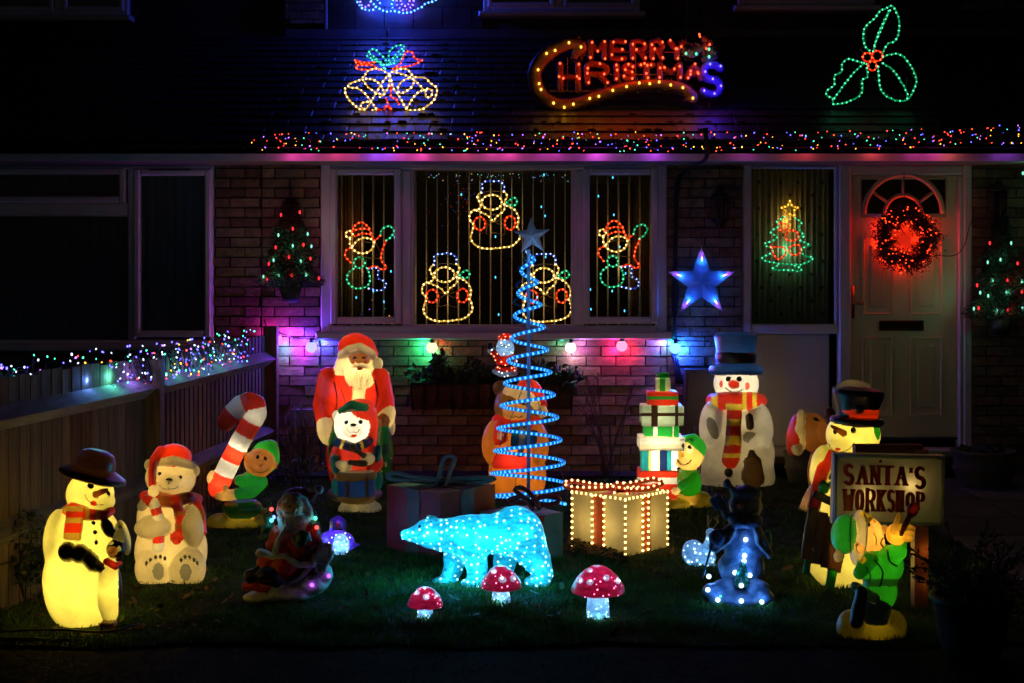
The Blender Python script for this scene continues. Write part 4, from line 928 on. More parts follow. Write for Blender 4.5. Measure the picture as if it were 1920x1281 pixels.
# ---- wreath
wr = thing('wreath', at(1697, 508, YW-.03), 'dark twiggy wreath glowing with red fairy lights on the front door', 'wreath')
c0 = at(1697, 448, YW-.045); s = YW/FPX; V, F, n = [], [], 0
for i in range(10500):
    a = rng.uniform(0, 2*math.pi); rr = 44+rng.normal(0, 9.3)+3*math.sin(5*a+1); b = rng.uniform(0, 2*math.pi)
    c = c0+np.array((rr*math.cos(a)*s, rng.uniform(-.055, .01), rr*math.sin(a)*s*1.02)); d = rng.normal(0, 1, 3); d *= rng.uniform(.012, .034)/np.linalg.norm(d); u = np.cross(d, rng.normal(0, 1, 3)); u *= .0045/np.linalg.norm(u)
    V += [c-u, c+u, c+d]; F.append((n, n+1, n+2)); n += 3
mb = MB(); mb.add(V, F, mat('wreath_twig', (.03, .014, .012), .7)); mb.build('twigs', wr)
mb = MB()
for i in range(82):
    a = rng.uniform(0, 2*math.pi); rr = rng.choice([30, 44, 56])+rng.normal(0, 4); c = c0+np.array((rr*math.cos(a)*s, rng.uniform(-.07, -.045), rr*math.sin(a)*s)); mb.ball(c, rng.uniform(.003, .006), em((1, .04, .007), 6), 0)
stuff(mb.build('fairy_bulb_row', wr, True))
for i in range(10): a = 2*math.pi*i/10+.2; lamp(wr, c0+np.array((52*math.cos(a)*s, .028, 52*math.sin(a)*s)), (1, .02, .004), .2, .01)
for i in range(4): a = 2*math.pi*i/4; lamp(wr, c0+np.array((24*math.cos(a)*s, .02, 24*math.sin(a)*s)), (1, .02, .004), .14, .01)
mb = MB(); mb.tube([c0+np.array((0, 0, .2)), at(1695, 322, YW-.015)], .002, m_cable, 4); mb.build('wire', wr); mb = MB(); mb.tube(smooth([at(1752, 479, YW-.03), at(1790, 479, YW-.03), at(1808, 460, YW-.03), at(1822, 415, YW-.05), at(1845, 414, YW-.1)], .03), .003, m_cable, 4); mb.build('wire', wr)
# ---- net lights and tinsel inside the window
nl = thing('net_light', at(925, 600, YW+.06), 'sparse net of small cyan lights and thin dark wires across the bay window', 'net lights')
cb_ = MB(); bb = MB()
pos = [(1020,328),(865,365),(1015,388),(929,444),(929,520),(1022,405),(935,590),(740,445),(733,509),(700,546),(720,566),(668,558),(1023,482),(1007,558),(1149,333),(1122,368),(1151,403),(1162,463),(1173,513),(1148,546),(1171,583),(1107,543),(1108,580)]
for px, py in pos: bb.add(ICO[0][0]*np.array((.006, .006, .012))+at(px, py, YW+.06), ICO[0][1], em((.08, .6, 1), 2.2))
for a in range(632, 1222, 56):
    if 745 < a < 775 or 1072 < a < 1104: continue
    for sgn in (-1, 1): cb_.tube(smooth([at(min(max(a+sgn*k_*14*(1 if k_ % 2 else -.3), 632), 1220), 330+k_*44, YW+.062) for k_ in range(7)], .05), .0013, m_cable, 4)
cb_.build('wire', nl); stuff(bb.build('fairy_bulb_row', nl, True))
tn = thing('tinsel_garland', at(925, 345, YW+.1), 'dark green tinsel garland with glinting strands along the top of the bay window', 'garland')
V, F, n = [], [], 0
for i in range(2600):
    x = rng.uniform(776, 1222); x = x if not 1072 < x < 1106 else x-60
    y = 322+abs(rng.normal(0, 9))*(1.6 if (x % 97) < 26 else .6); c = at(x, y, YW+.1+rng.normal(0, .02)); d = np.array((rng.normal(0, .3), rng.normal(0, .3), -1))*rng.uniform(.01, .03); u = np.array((.0016, 0, 0)); V += [c-u, c+u, c+d]; F.append((n, n+1, n+2)); n += 3
mb = MB(); mb.add(V, F, mat('tinsel', (.03, .07, .04), .3, metal=.5)); mb.build('tinsel', tn)
mb = MB()
for i in range(46):
    px, py = rng.uniform(800, 1070), 326+abs(rng.normal(0, 7)); mb.ball(at(px, py, YW+.09), .0032, em([(.3,.4,1),(.3,1,.8),(1,.7,.3)][i % 3], 1.2), 0)
stuff(mb.build('fairy_bulb_row', tn))
it = thing('indoor_tree', (X(690, 11.7), 11.7, .4), 'unlit green tree with scattered tiny lights standing in the dark room behind the window', 'christmas tree')
V, F, n = [], [], 0; bb = MB()
for i in range(2600):
    t = rng.uniform(0, 1); r = .38*t*rng.uniform(.4, 1); a = rng.uniform(0, 2*math.pi); c = np.array((X(690, 11.7)+r*math.cos(a), 11.7+.6*r*math.sin(a), 1.75-1.25*t)); d = rng.normal(0, 1, 3); d *= .05/np.linalg.norm(d); u = np.cross(d, rng.normal(0, 1, 3)); u *= .004/np.linalg.norm(u); V += [c-u, c+u, c+d]; F.append((n, n+1, n+2)); n += 3
mb = MB(); mb.add(V, F, m_needle); mb.build('foliage', it)
for i in range(42):
    t = rng.uniform(.35, 1); r = .4*t; a = rng.uniform(-math.pi, 0); bb.ball((X(690, 11.7)+r*math.cos(a), 11.7+.6*r*math.sin(a), 1.75-1.25*t), .0055, em(FC4[i % 5][0], 1.5), 0)
stuff(bb.build('fairy_bulb_row', it))
mb = MB(); mb.tube([(X(690, 11.7), 11.7, .33), (X(690, 11.7), 11.7, 1.75)], [.03, .008], mat('branch_wire', (0,0,0)), 6); mb.build('trunk', it)
# second room decoration: red twinkles deeper in the room
rd = thing('indoor_garland', at(880, 380, 12.4), 'faint cluster of red twinkling lights deep inside the dark room', 'fairy lights'); mb = MB()
for i in range(50): mb.ball(at(rng.normal(868, 24), rng.normal(378, 20), 12.4+rng.normal(0, .05)), .004, em((1, .05, .02) if i % 4 else (.1, .2, 1), .35), 0)
stuff(mb.build('fairy_bulb_row', rd))
# ---- wall lanterns, meter box, small box
def lantern(cx, yt, yb, label):
    Y = YW-.1; th = thing('wall_lantern', at(cx, yb, Y), label, 'lantern', 'wall lanterns'); s = Y/FPX; H = (yb-yt)*s; c = at(cx, yb, Y); mk = mat('black_metal', (0,0,0))
    mb = MB(); mb.lathe([(0, 0), (.02, .01), (.03, .05*H), (.062*1.0, .18*H), (.075, .2*H), (.07, .23*H)], c, mk, 8)
    mb.lathe([(.075, .68*H), (.08, .71*H), (.045, .83*H), (.02, .9*H), (.012, 1*H), (0, 1.02*H)], c, mk, 8)
    for i in range(8): a = 2*math.pi*i/8; mb.tube([c+np.array((.068*math.cos(a), .068*math.sin(a), .2*H)), c+np.array((.073*math.cos(a), .073*math.sin(a), .7*H))], .004, mk, 4)
    mb.box2((c[0]-.02, Y+.05, c[2]+.1*H), (c[0]+.02, YW-.015, c[2]+.16*H), mk); mb.build('lantern_frame', th)
    mb = MB(); mb.lathe([(.062, .2*H), (.068, .69*H)], c, glass(), 8); mb.build('pane', th)
lantern(1350, 348, 428, 'unlit black wall lantern between the bay window and the door'); lantern(1870, 334, 412, 'unlit black wall lantern above the small tree right of the door')
mbx = MB(); mbx.box2((X(1280), YW-.18, .32), (X(1338), YW-.02, Z(690)), mat('meter_brown', (.035, .022, .016), .6)); mbx.box2((X(1284), YW-.186, .35), (X(1334), YW-.181, Z(696)), mat('meter_brown', (0,0,0)))
tag(mbx.build('meter_box', None, org=(X(1308), YW-.1, .32)), 'dark brown meter box on the brick wall left of the blue hatted snowman', 'box')
bx = MB(); bx.box2((X(547), YW-.08, Z(798)), (X(590), YW-.03, Z(766)), mat('grey_plastic', (.3, .3, .32), .5)); bx.tube([at(568, 798, YW-.05), at(568, 860, YW-.05)], .008, m_cable, 6)
tag(bx.build('socket_box', None, org=at(568, 798, YW-.05)), 'pale weatherproof socket box low on the bricks beside the big Santa', 'socket')
db = MB(); db.box2((X(1829), YW-.04, Z(523)), (X(1837), YW-.02, Z(503)), mat('bell_white', (.5, .48, .42), .5)); tag(db.build('doorbell', None, org=at(1833, 523, YW-.03)), 'small pale doorbell push on the brickwork right of the door frame', 'doorbell')
# ================================================================== moulded figures on the lawn
YEL = (1, .72, .075); WRM = (1, .69, .2); WHT = (1, .86, .55)
# --- snowman with brown hat and penguin
F = Fig('snowman_figure', 156, 1170, 'glowing yellow snowman in a dark brown hat hugging a small penguin', 'light up figure')
F.e('body', 'white', 151, 1088, 69, 102, ry=58); F.e('body', 'white', 160, 1005, 64, 62, ry=50, k=10); F.e('body', 'white', 104, 1006, 21, 52, y=-12, ry=26, r=8, k=8)
F.e('body', 'white', 232, 1008, 11, 34, y=-12, ry=18, r=-14, k=8); F.e('head', 'white', 169, 926, 44, 41, ry=40, k=4); F.e('head', 'white', 192, 941, 23, 19, y=-14, ry=22, k=6)
F.l('hat', 'brown', 174, 890, [(56, -8), (62, -5), (61, 0), (46, 7), (36, 12), (34, 30), (29, 40), (18, 45), (8, 46)], r=14, rx_=3, sy=.95)
F.c('scarf', 'red', [(127, 960, 10, 14), (140, 957, -32, 15), (165, 965, -44, 11), (195, 966, -40, 9), (208, 958, -20, 8)], k=2)
F.b('scarf', 'red', 138, 985, 16, 27, y=-48, hy=7, r=6, rad=4, k=2)
F.e('penguin', 'black', 217, 1030, 17, 18, y=-44, ry=17); F.e('penguin', 'white', 206, 1108, 22, 64, y=-34, ry=24, k=3)
F.c('penguin', 'red', [(200, 1053, -56, 7), (216, 1062, -54, 7), (224, 1058, -42, 6)], k=1)
F.e('mitten', 'black', 127, 1035, 18, 18, y=-50, k=2); F.e('mitten', 'black', 149, 1038, 17, 17, y=-54, k=4); F.c('mitten', 'black', [(160, 1040, -50, 12), (176, 1058, -46, 13), (192, 1066, -44, 8)], k=2)
F.e('mitten#2', 'black', 202, 990, 11, 19, y=-44, r=-28, ry=9, k=2); F.e('body', 'white', 224, 1006, 12, 15, y=-40, k=4)
F.b('penguin', 'orange', 203, 1170, 14, 5, y=-52, hy=14, rad=3)
F.p('scarf', 'tan', lambda x, z, y: ((z > 949) & (z < 959) & (x < 156)) | ((z > 971) & (z < 981) & (x < 156)) | ((x > 160) & (x < 168)) | ((x > 180) & (x < 189)) | (z > 999), ['scarf'])
F.p('penguin', 'black', lambda x, z, y: (x > 222) & (z > 1060), ['penguin'])
F.f('eye', 'black', 170, 911, 6, 7.5); F.f('eye#2', 'black', 202, 926, 4.5, 5.5)
F.c('nose', 'carrot', [(180, 927, -38, 6.5), (192, 922, -48, 5), (200, 919, -54, 3)], k=1)
F.s_('mouth', 'red', 175, 944, 6, 3.4, r=15)
F.ln('smile', 'straw', [(159, 927), (163, 936), (170, 942), (182, 947), (195, 946)], .7)
for i, (x, z) in enumerate(((175, 981), (178, 998), (180, 1017))): F.f('button#%d' % i, 'black', x, z, 4, 4.2)
F.s_('penguin_eye', 'white', 223, 1029, 3.8, 4.8); F.s_('penguin_eye#2', 'white', 209, 1020, 4, 3); F.s_('penguin_beak', 'orange', 211, 1034, 9, 9, ry=9)
F.gain = 1.1
F.build([(152, 1090, 0, YEL, 3.0, .04), (160, 1000, -4, YEL, 1.35, .03), (170, 926, 0, YEL, .8, .02), (206, 1100, -34, YEL, .35, .01), (214, 1032, -44, YEL, .09, .006), (212, 1058, -48, YEL, .05, .006), (188, 924, -44, YEL, .006, .003)])  # small lamps added to brighten penguin head, its neck and the carrot nose
# --- sitting polar bear with candy cane
F = Fig('bear_figure', 318, 1085, 'cream polar bear in a red Santa hat sitting with a small candy cane', 'light up figure')
F.e('body', 'cream', 321, 1032, 68, 66, ry=52); F.e('body', 'cream', 317, 972, 60, 56, ry=46, k=12); F.e('head', 'cream', 320, 896, 47, 40, ry=40, k=5); F.e('head', 'cream', 318, 908, 22, 17, y=-34, ry=16, k=8)
F.e('ear', 'cream', 279, 872, 9, 11, ry=7); F.e('ear#2', 'cream', 366, 883, 9, 11, ry=7)
F.e('arm', 'cream', 287, 988, 34, 22, y=-42, ry=25, k=4, r=-6); F.e('arm#2', 'cream', 361, 986, 21, 40, y=-30, ry=24, k=5, r=-8)
F.e('foot', 'cream', 289, 1066, 36, 41, y=-36, ry=22, k=5); F.e('foot#2', 'cream', 350, 1066, 36, 41, y=-36, ry=22, k=5)
F.e('hat', 'red', 324, 858, 35, 25, ry=36); F.c('hat', 'red', [(302, 845, -22, 9), (290, 862, -34, 9), (285, 885, -40, 7), (284, 908, -42, 6)], k=6)
F.c('hat_cuff', 'cream', [(294, 866, -22, 8), (327, 864, -37, 9), (360, 872, -18, 8)], k=2); F.e('pompom', 'cream', 288, 921, 10.5, 10.5, y=-46, ry=10)
F.c('scarf', 'red', [(272, 930, -6, 11), (292, 936, -36, 13), (325, 940, -46, 13), (352, 933, -38, 11), (370, 936, -10, 10)], k=2)
F.c('scarf', 'red', [(330, 945, None, 9), (342, 972, None, 11), (337, 1003, None, 11), (329, 1014, None, 11)], k=2, sy=.6); F.c('scarf', 'red', [(366, 940, -22, 8), (380, 970, -26, 7), (382, 998, -26, 6)], k=1)
F.c('candy_cane', 'white', [(266, 950, -46, 9), (276, 938, -48, 10), (289, 944, -50, 10), (296, 968, -50, 10), (297, 1000, -48, 9), (297, 1026, -48, 11)], k=1, stripes=(['white', 'red'], 13))
F.p('scarf', 'rust', lambda x, z, y: ((x < 318) & (x > 296) & (z < 955)) | ((x > 338) & (z < 943) & (x < 352)) | ((z > 982) & (z < 993) & (x < 350)) | ((z > 958) & (z < 967) & (x < 360)) | ((z > 955) & (z < 975) & (x > 365)), ['scarf'])
F.p('scarf', 'dred', lambda x, z, y: (z > 1008) & (x < 350) & ((x % 5) < 1.8), ['scarf'])
for x, z in ((297, 1072), (348, 1073)): F.p('foot' if x < 320 else 'foot#2', 'grey', lambda X_, Z_, y, x=x, z=z: (((X_-x)/11)**2+((Z_-z)/16)**2 < 1) & (y < 0), ['foot', 'foot#2'])
for x, z in ((275, 1056), (282, 1050), (292, 1045), (301, 1044), (309, 1047), (339, 1050), (346.5, 1044), (355, 1045), (363.5, 1050), (370, 1056)): F.f('toe_pad#%d' % x, 'grey', x, z, 2.8, 4, r=(x % 10)-5)
F.f('eye', 'black', 299.5, 888.5, 3.6, 3.4); F.f('eye#2', 'black', 338, 895, 3.6, 3.6); F.f('nose', 'black', 317, 900, 6.5, 3.6); F.ln('smile', 'black', [(299, 910), (306, 916), (316, 917), (328, 916), (334, 912)], .8); F.ln('smile#2', 'black', [(316.5, 903), (315.5, 917)], .7)
F.build([(320, 1035, 0, WRM, 1.15, .03), (318, 960, -8, WRM, .5, .03), (320, 893, -4, WRM, .36, .02), (326, 858, -4, WRM, .22, .015), (288, 921, -44, WRM, .04, .008), (286, 990, -28, WRM, .08, .01), (289, 1066, -30, WRM, .08, .01), (350, 1066, -30, WRM, .08, .01)])  # added small lamps brighten the hat and other protruding parts
# --- candy cane
F = Fig('candy_cane_figure', 432, 986, 'giant red and white striped candy cane with a green elf leaning on it', 'light up figure')
F.c('cane', 'white', [(409, 916, 0, 19), (432, 865, 0, 19), (451, 828, 0, 19), (472, 792, 0, 19.5), (481, 775, 0, 20), (478, 760, 0, 20), (467, 755, 0, 20), (450, 762, 0, 19.5), (436, 776, 0, 19), (424, 792, 0, 17)], k=1, sy=.8, stripes=(['red', 'white'], 28))
E = lambda *a, **k: F.e(*a, **k)
E('elf_head', 'skin', 486, 867, 29, 25, y=-12, ry=23); E('elf_head', 'skin', 487, 878, 22, 15, y=-18, ry=18, k=6); E('elf_hat', 'green', 497, 857, 27, 31, y=9, ry=27); F.c('elf_hat', 'green', [(508, 838, 6, 14), (516, 862, 4, 7)], k=6)
E('elf_ear', 'skin', 462, 857, 6, 10, y=-4, r=-18); E('elf_ear#2', 'skin', 513, 874, 8, 6, y=-6, r=-30)
E('elf_body', 'green', 472, 905, 24, 22, y=-2, ry=22); F.c('elf_body', 'green', [(450, 901, -20, 11), (470, 900, -22, 14), (488, 903, -18, 12)], k=4); F.c('elf_body', 'green', [(489, 905, -18, 13), (470, 923, -24, 13), (446, 926, -24, 11)], k=3)
F.c('elf_hand', 'pale', [(438, 928, -24, 11), (420, 930, -24, 10), (410, 930, -24, 7)], k=2); F.c('elf_hand', 'pale', [(424, 926, -26, 6), (423, 913, -27, 5)], k=2); E('elf_hand#2', 'pale', 397, 895, 9, 13, y=0, r=14)
F.l('elf_skirt', 'dgreen', 454, 966, [(28, 0), (36, 12), (34, 20), (26, 26)], sy=.8); F.l('elf_skirt', 'dgreen', 454, 974, [(27, 0), (27, 10)], sy=.8); F.c('elf_skirt', 'green', [(421, 956, -5, 4), (454, 959, -24, 4), (488, 956, -5, 4)], k=1)
F.b('elf_legs', 'pale', 454, 980, 27, 14, y=0, hy=18, rad=8, k=4); E('elf_shoe', 'ochre', 412, 984, 25, 22, y=-10, ry=22, k=4); E('elf_shoe#2', 'ochre', 492, 984, 24, 20, y=-4, ry=20, k=4); E('elf_shoe', 'ochre', 452, 988, 38, 16, y=-14, ry=22, k=6); E('elf_shoe#2', 'ochre', 500, 963, 10, 10, y=-4, k=6)
F.ln('eyebrow', 'dred', [(476, 853), (482, 849), (488, 851)], .9); F.f('eye', 'black', 483, 857.5, 3.4, 4.4); F.f('eye#2', 'black', 497, 860, 3.4, 4.4); F.s_('nose', 'skin', 488, 870, 5.4, 5, ry=6); F.ln('smile', 'brown', [(470, 875), (476, 882), (487, 886), (499, 884), (504, 878)], 1)
F.build([(442, 850, 0, WHT, .62, .02), (415, 905, 0, WHT, .5, .02), (478, 780, 0, WHT, .11, .02), (470, 908, -2, (1, .95, .5), .32, .015), (487, 868, -4, WRM, .55, .015), (424, 928, -22, WRM, .07, .008), (397, 895, 0, WRM, .03, .008), (495, 848, 0, WRM, .12, .012), (454, 975, 0, YEL, .22, .02)])  # the small lamps in the elf's hands are added fill
# --- big Santa
F = Fig('santa_figure', 665, 938, 'large Santa with dark face and white beard holding a green sack', 'light up figure')
F.e('coat', 'red', 664, 752, 58, 66, ry=46); F.e('coat', 'red', 664, 850, 52, 92, ry=44, k=14); F.c('coat', 'red', [(618, 712, 0, 24), (608, 760, -6, 21), (612, 790, -14, 19)], k=8); F.c('coat', 'red', [(708, 712, 0, 24), (720, 750, -6, 20), (724, 772, -14, 17)], k=8)
F.e('hat', 'red', 667, 652, 34, 27, ry=34); F.c('hat', 'red', [(688, 648, 0, 14), (700, 665, 0, 10)], k=5); F.c('hat_cuff', 'white', [(640, 666, -14, 8), (655, 657, -30, 9), (675, 653, -34, 9), (695, 663, -18, 8), (700, 668, 0, 8)], k=2); F.e('pompom', 'white', 709, 681, 10, 11, y=-8)
F.e('beard', 'white', 665, 695, 39, 44, ry=32, k=4); F.e('beard', 'white', 671, 718, 28, 26, y=-22, ry=20, k=8); F.e('face', 'skin', 674, 671, 19, 22, y=-22, ry=18, k=1)
F.c('beard', 'white', [(658, 689, None, 4), (668, 683, None, 5), (674, 682, None, 4), (682, 684, None, 5), (691, 688, None, 4)], k=2); F.c('brow', 'white', [(659, 661, None, 3), (667, 658, None, 3.4)], k=1); F.c('brow#2', 'white', [(678, 658, None, 3.4), (688, 662, None, 3)], k=1)
F.b('trim', 'white', 672, 748, 11, 20, y=-42, hy=9, rad=4, k=3); F.e('cuff', 'white', 613, 804, 19, 30, y=-18, ry=20, r=-6, k=3); F.e('cuff#2', 'white', 725, 780, 16, 22, y=-18, ry=18, r=20, k=3); F.e('cuff#2', 'white', 733, 800, 8, 18, y=-14, k=4)
F.e('hand', 'skin', 718, 790, 12, 14, y=-34, ry=10, k=2); F.c('hand', 'skin', [(708, 786, -40, 5), (716, 788, -44, 4)], k=2); F.c('hand', 'skin', [(708, 794, -40, 5), (716, 796, -44, 4)], k=2)
F.e('sack', 'green', 716, 850, 22, 58, y=-34, ry=22, k=4); F.e('sack', 'green', 632, 850, 16, 50, y=-32, ry=18, k=4); F.e('base', 'white', 665, 926, 52, 18, y=-6, ry=44, k=3)
for i in range(16): x0 = 638+i*4.4+rng.normal(0, 1); F.ln('beard_strand#%d' % i, 'cream', [(x0, 700-8*math.sin(i*2)), (x0+(672-x0)*.2+rng.normal(0, 1.5), 714+rng.uniform(0, 5)), (x0+(672-x0)*.45, 724+rng.uniform(0, 9))], .55)
F.ln('coat_crease_shade', 'dred', [(627, 716), (632, 745), (629, 775), (622, 806)], 1.3); F.ln('coat_crease_shade#2', 'dred', [(703, 712), (706, 740), (703, 770), (698, 800)], 1.3); F.ln('coat_crease_shade#3', 'dred', [(640, 730), (648, 760), (646, 790)], .8)  # dark red lines paint shade into the arm creases and a fold
F.f('eye', 'white', 664.5, 671, 3.4, 2.6); F.f('eye#2', 'white', 682, 671, 3.4, 2.6); F.f('pupil', 'navy', 664.8, 671, 1.6, 1.9, ry=2.4); F.f('pupil#2', 'navy', 681.8, 671, 1.6, 1.9, ry=2.4); F.s_('nose', 'skin', 673, 677, 5, 4.5, ry=5); F.s_('cheek', 'rust', 663, 679, 4.6, 3.8); F.s_('cheek#2', 'rust', 685, 678.5, 4.6, 3.8); F.f('mouth', 'red', 674.5, 692, 5, 2.6)
F.p('sack', 'white', lambda x, z, y: (np.sin(x*.31+z*.13+2*np.sin(z*.09))*np.sin(z*.17-x*.12) > .78) & (z > 858), ['sack'])
F.p('sack', 'dgreen', lambda x, z, y: (np.sin(x*.25)*np.sin(z*.11) > .35), ['sack'])
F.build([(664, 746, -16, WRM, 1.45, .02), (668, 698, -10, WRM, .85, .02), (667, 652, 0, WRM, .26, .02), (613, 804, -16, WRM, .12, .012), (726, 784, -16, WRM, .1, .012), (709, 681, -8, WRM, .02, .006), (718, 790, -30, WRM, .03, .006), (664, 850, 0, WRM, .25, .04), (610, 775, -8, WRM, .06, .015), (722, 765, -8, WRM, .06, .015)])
# --- drummer bear
F = Fig('drummer_figure', 668, 955, 'white bear drummer in a red cap with a blue drum before the large Santa', 'light up figure')
F.e('head', 'white', 662, 796, 36, 38, ry=34); F.e('head', 'white', 661, 808, 17, 13, y=-30, ry=13, k=6); F.e('ear', 'white', 631, 780, 9, 11, y=2, ry=7)
F.e('cap', 'red', 676, 772, 29, 24, y=4, ry=34); F.c('cap', 'red', [(684, 768, -4, 18), (699, 795, -4, 11), (699, 828, -10, 8)], k=8); F.c('cap_cuff', 'dgreen', [(640, 770, -14, 7), (660, 760, -27, 10), (682, 765, -22, 8)], k=3)
F.e('jacket', 'red', 667, 862, 40, 40, ry=30, k=3); F.c('jacket', 'red', [(634, 848, -8, 13), (628, 872, -18, 13), (636, 886, -22, 10)], k=4); F.c('jacket', 'red', [(700, 846, -8, 13), (706, 868, -18, 13), (698, 880, -22, 10)], k=4)
F.c('collar', 'navy', [(634, 830, -10, 9), (650, 836, -26, 9), (667, 840, -30, 9), (684, 832, -26, 9), (696, 826, -10, 8)], k=2)
F.c('cuff', 'teal', [(629, 862, -28, 10), (631, 880, -30, 9)], k=2); F.c('cuff#2', 'teal', [(708, 842, -24, 8), (705, 858, -28, 8)], k=2)
F.l('drum', 'blue', 668, 934, [(31, -4), (33, 0), (33, 44), (31, 47)], y=-26, sy=.75); F.l('drum_rim', 'gold', 668, 892, [(35, -5), (36, 0), (35, 6)], y=-26, sy=.78); F.l('drum_rim#2', 'gold', 668, 937, [(29, -3), (34.5, 2), (34, 6)], y=-26, sy=.78); F.l('drum_skin', 'cream', 668, 884, [(32, -2), (32, 1)], y=-26, sy=.75)
F.e('hand', 'white', 645, 873, 16, 10, y=-42, r=12, k=2); F.e('hand#2', 'white', 689, 861, 14, 12, y=-42, r=-10, k=2); F.c('drumstick', 'gold', [(661, 837, -54, 6.5), (668, 846, -54, 4), (682, 854, -50, 5)], k=2); F.c('drumstick#2', 'gold', [(656, 867, -52, 5), (684, 870, -52, 6)], k=2)
F.e('legs', 'white', 668, 925, 31, 34, y=-2, ry=26, k=4); F.e('knee', 'teal', 632, 911, 10, 16, y=-14, k=2); F.e('knee#2', 'teal', 708, 901, 11, 17, y=-14, k=2); F.e('foot', 'white', 655, 956, 22, 15, y=-18, ry=24, k=8); F.e('foot#2', 'white', 692, 954, 24, 15, y=-18, ry=24, k=8)
F.p('collar', 'yellow', lambda x, z, y: (np.abs(x-642+(z-832)*.35) < 3) | (np.abs(x-678-(z-832)*.3) < 3), ['collar'])
for i, x in enumerate((652, 688)): F.ln('drum_rope#%d' % i, 'gold', [(x-1, 896), (x+2, 912), (x-2, 932)], 2.2); F.ln('drum_rope#%d' % (i+4), 'gold', [(x+2, 896), (x-2, 914), (x+3, 932)], 1.8)
F.f('eye', 'blue', 649.5, 792.5, 4, 4); F.f('eye#2', 'blue', 676, 791.5, 4, 4); F.f('pupil', 'black', 649.8, 792.5, 1.9, 2.2, ry=3); F.f('pupil#2', 'black', 675.8, 791.5, 1.9, 2.2, ry=3); F.f('nose', 'black', 662.5, 797, 5.5, 3.4); F.s_('mouth', 'red', 663.5, 817.5, 6, 2.8, ry=3); F.ln('smile', 'tan', [(652, 806), (657, 812), (663, 810), (669, 812), (674, 805)], .7)
F.gain = 1.15
F.build([(662, 798, 2, WHT, 1.7, .02), (667, 858, 0, WHT, .5, .02), (645, 873, -40, WRM, .035, .006), (689, 861, -40, WRM, .035, .006), (668, 925, 4, WRM, .16, .02), (668, 955, -14, WRM, .1, .01), (668, 912, -24, WHT, .12, .01), (676, 772, 4, WHT, .25, .01), (690, 790, 0, WRM, .1, .01)])  # lamps inside the hands are added to brighten them
# --- Santa in a sleigh (unlit resin)
F = Fig('sleigh_santa_figure', 545, 1122, 'unlit painted resin Santa sitting in a green and white sleigh on a snowy base', 'garden ornament', style='resin', v=1.8)
F.e('head', 'pale', 548, 951, 20, 20, y=-22, ry=18); F.e('beard', 'white', 553, 982, 31, 25, y=-8, ry=25, k=3); F.e('beard', 'white', 551, 970, 32, 14, y=-8, ry=24, k=4); F.c('hair', 'white', [(525, 960, -14, 7), (527, 943, -16, 7), (539, 931, -18, 7), (556, 930, -18, 7), (571, 939, -14, 7), (579, 956, -10, 7), (582, 972, -6, 6)], k=3)
F.e('hat', 'dred', 556, 930, 25, 16, y=2, ry=22); F.c('hat', 'dred', [(570, 925, 0, 10), (582, 935, -4, 6), (590, 925, -4, 5), (595, 918, -4, 4)], k=3); F.e('pompom', 'silver', 598, 918, 9, 9, y=-4)
F.e('coat', 'red', 552, 1020, 46, 46, ry=34); F.e('coat', 'dred', 560, 1060, 48, 40, ry=36, k=6); F.c('coat', 'dred', [(584, 992, -10, 16), (590, 1018, -16, 15), (570, 1030, -28, 12)], k=5); F.c('coat', 'red', [(520, 1000, -8, 14), (510, 1022, -16, 12)], k=5)
F.c('coat_trim', 'white', [(536, 992, -34, 5), (522, 1012, -38, 5), (515, 1038, -36, 6)], k=2); F.c('coat_trim', 'white', [(488, 1036, -30, 8), (512, 1044, -38, 7), (535, 1045, -42, 6), (560, 1060, -44, 6), (585, 1058, -36, 6), (596, 1035, -22, 6)], k=2)
F.e('mitten', 'dgreen', 567, 1010, 11, 15, y=-42, ry=9, k=2); F.c('cuff', 'silver', [(551, 1008, -40, 5), (556, 1022, -40, 5)], k=2); F.c('cuff', 'silver', [(577, 1000, -40, 4), (581, 1014, -38, 4)], k=2)
F.e('leg', 'red', 505, 1055, 24, 20, y=-26, ry=20, k=3); F.e('leg#2', 'red', 530, 1062, 26, 22, y=-34, ry=20, k=3); F.c('boot', 'black', [(470, 1080, -36, 13), (485, 1074, -36, 13), (500, 1085, -36, 12)], k=3); F.c('boot#2', 'black', [(492, 1078, -48, 12), (508, 1076, -48, 12), (520, 1092, -46, 10)], k=3)
F.c('sleigh', 'red', [(462, 1098, -32, 9), (480, 1100, -36, 9), (505, 1102, -36, 8)], k=3)
F.c('sleigh', 'silver', [(592, 1016, -20, 4), (600, 1010, -22, 4), (602, 1022, -24, 4), (588, 1055, -34, 4.5), (565, 1082, -40, 4.5), (540, 1094, -42, 4.5), (520, 1090, -42, 4), (517, 1100, -42, 4)], k=1); F.c('sleigh', 'silver', [(606, 1022, -18, 3.5), (618, 1022, -20, 3.5), (619, 1044, -24, 3.5), (606, 1072, -32, 3.5), (580, 1090, -38, 3.5)], k=1); F.c('sleigh', 'silver', [(596, 1054, -30, 2.5), (608, 1056, -30, 2.5)], k=1); F.c('sleigh', 'silver', [(590, 1060, -32, 2.5), (598, 1078, -34, 2.5)], k=1)
F.b('sleigh_panel', 'mint', 597, 1056, 17, 34, y=-20, hy=5, r=32, rad=4); F.b('sleigh_panel#2', 'mint', 517, 1108, 12, 7, y=-40, hy=4, r=20, rad=3)
F.e('snow_base', 'cream', 490, 1120, 34, 12, y=-26, ry=26, k=5); F.e('snow_base', 'white', 545, 1112, 46, 14, y=-20, ry=36, k=8); F.e('snow_base', 'white', 585, 1096, 30, 18, y=-20, ry=28, k=8); F.e('snow_base', 'white', 610, 1080, 14, 20, y=-14, ry=20, k=6, r=10)
for i, (x, z, r) in enumerate(((505, 950, 5), (503, 970, 9), (502, 990, 12), (501, 1006, 13))): F.e('toy_tree', 'dgreen', x, z, r, 11, y=-8, k=3)
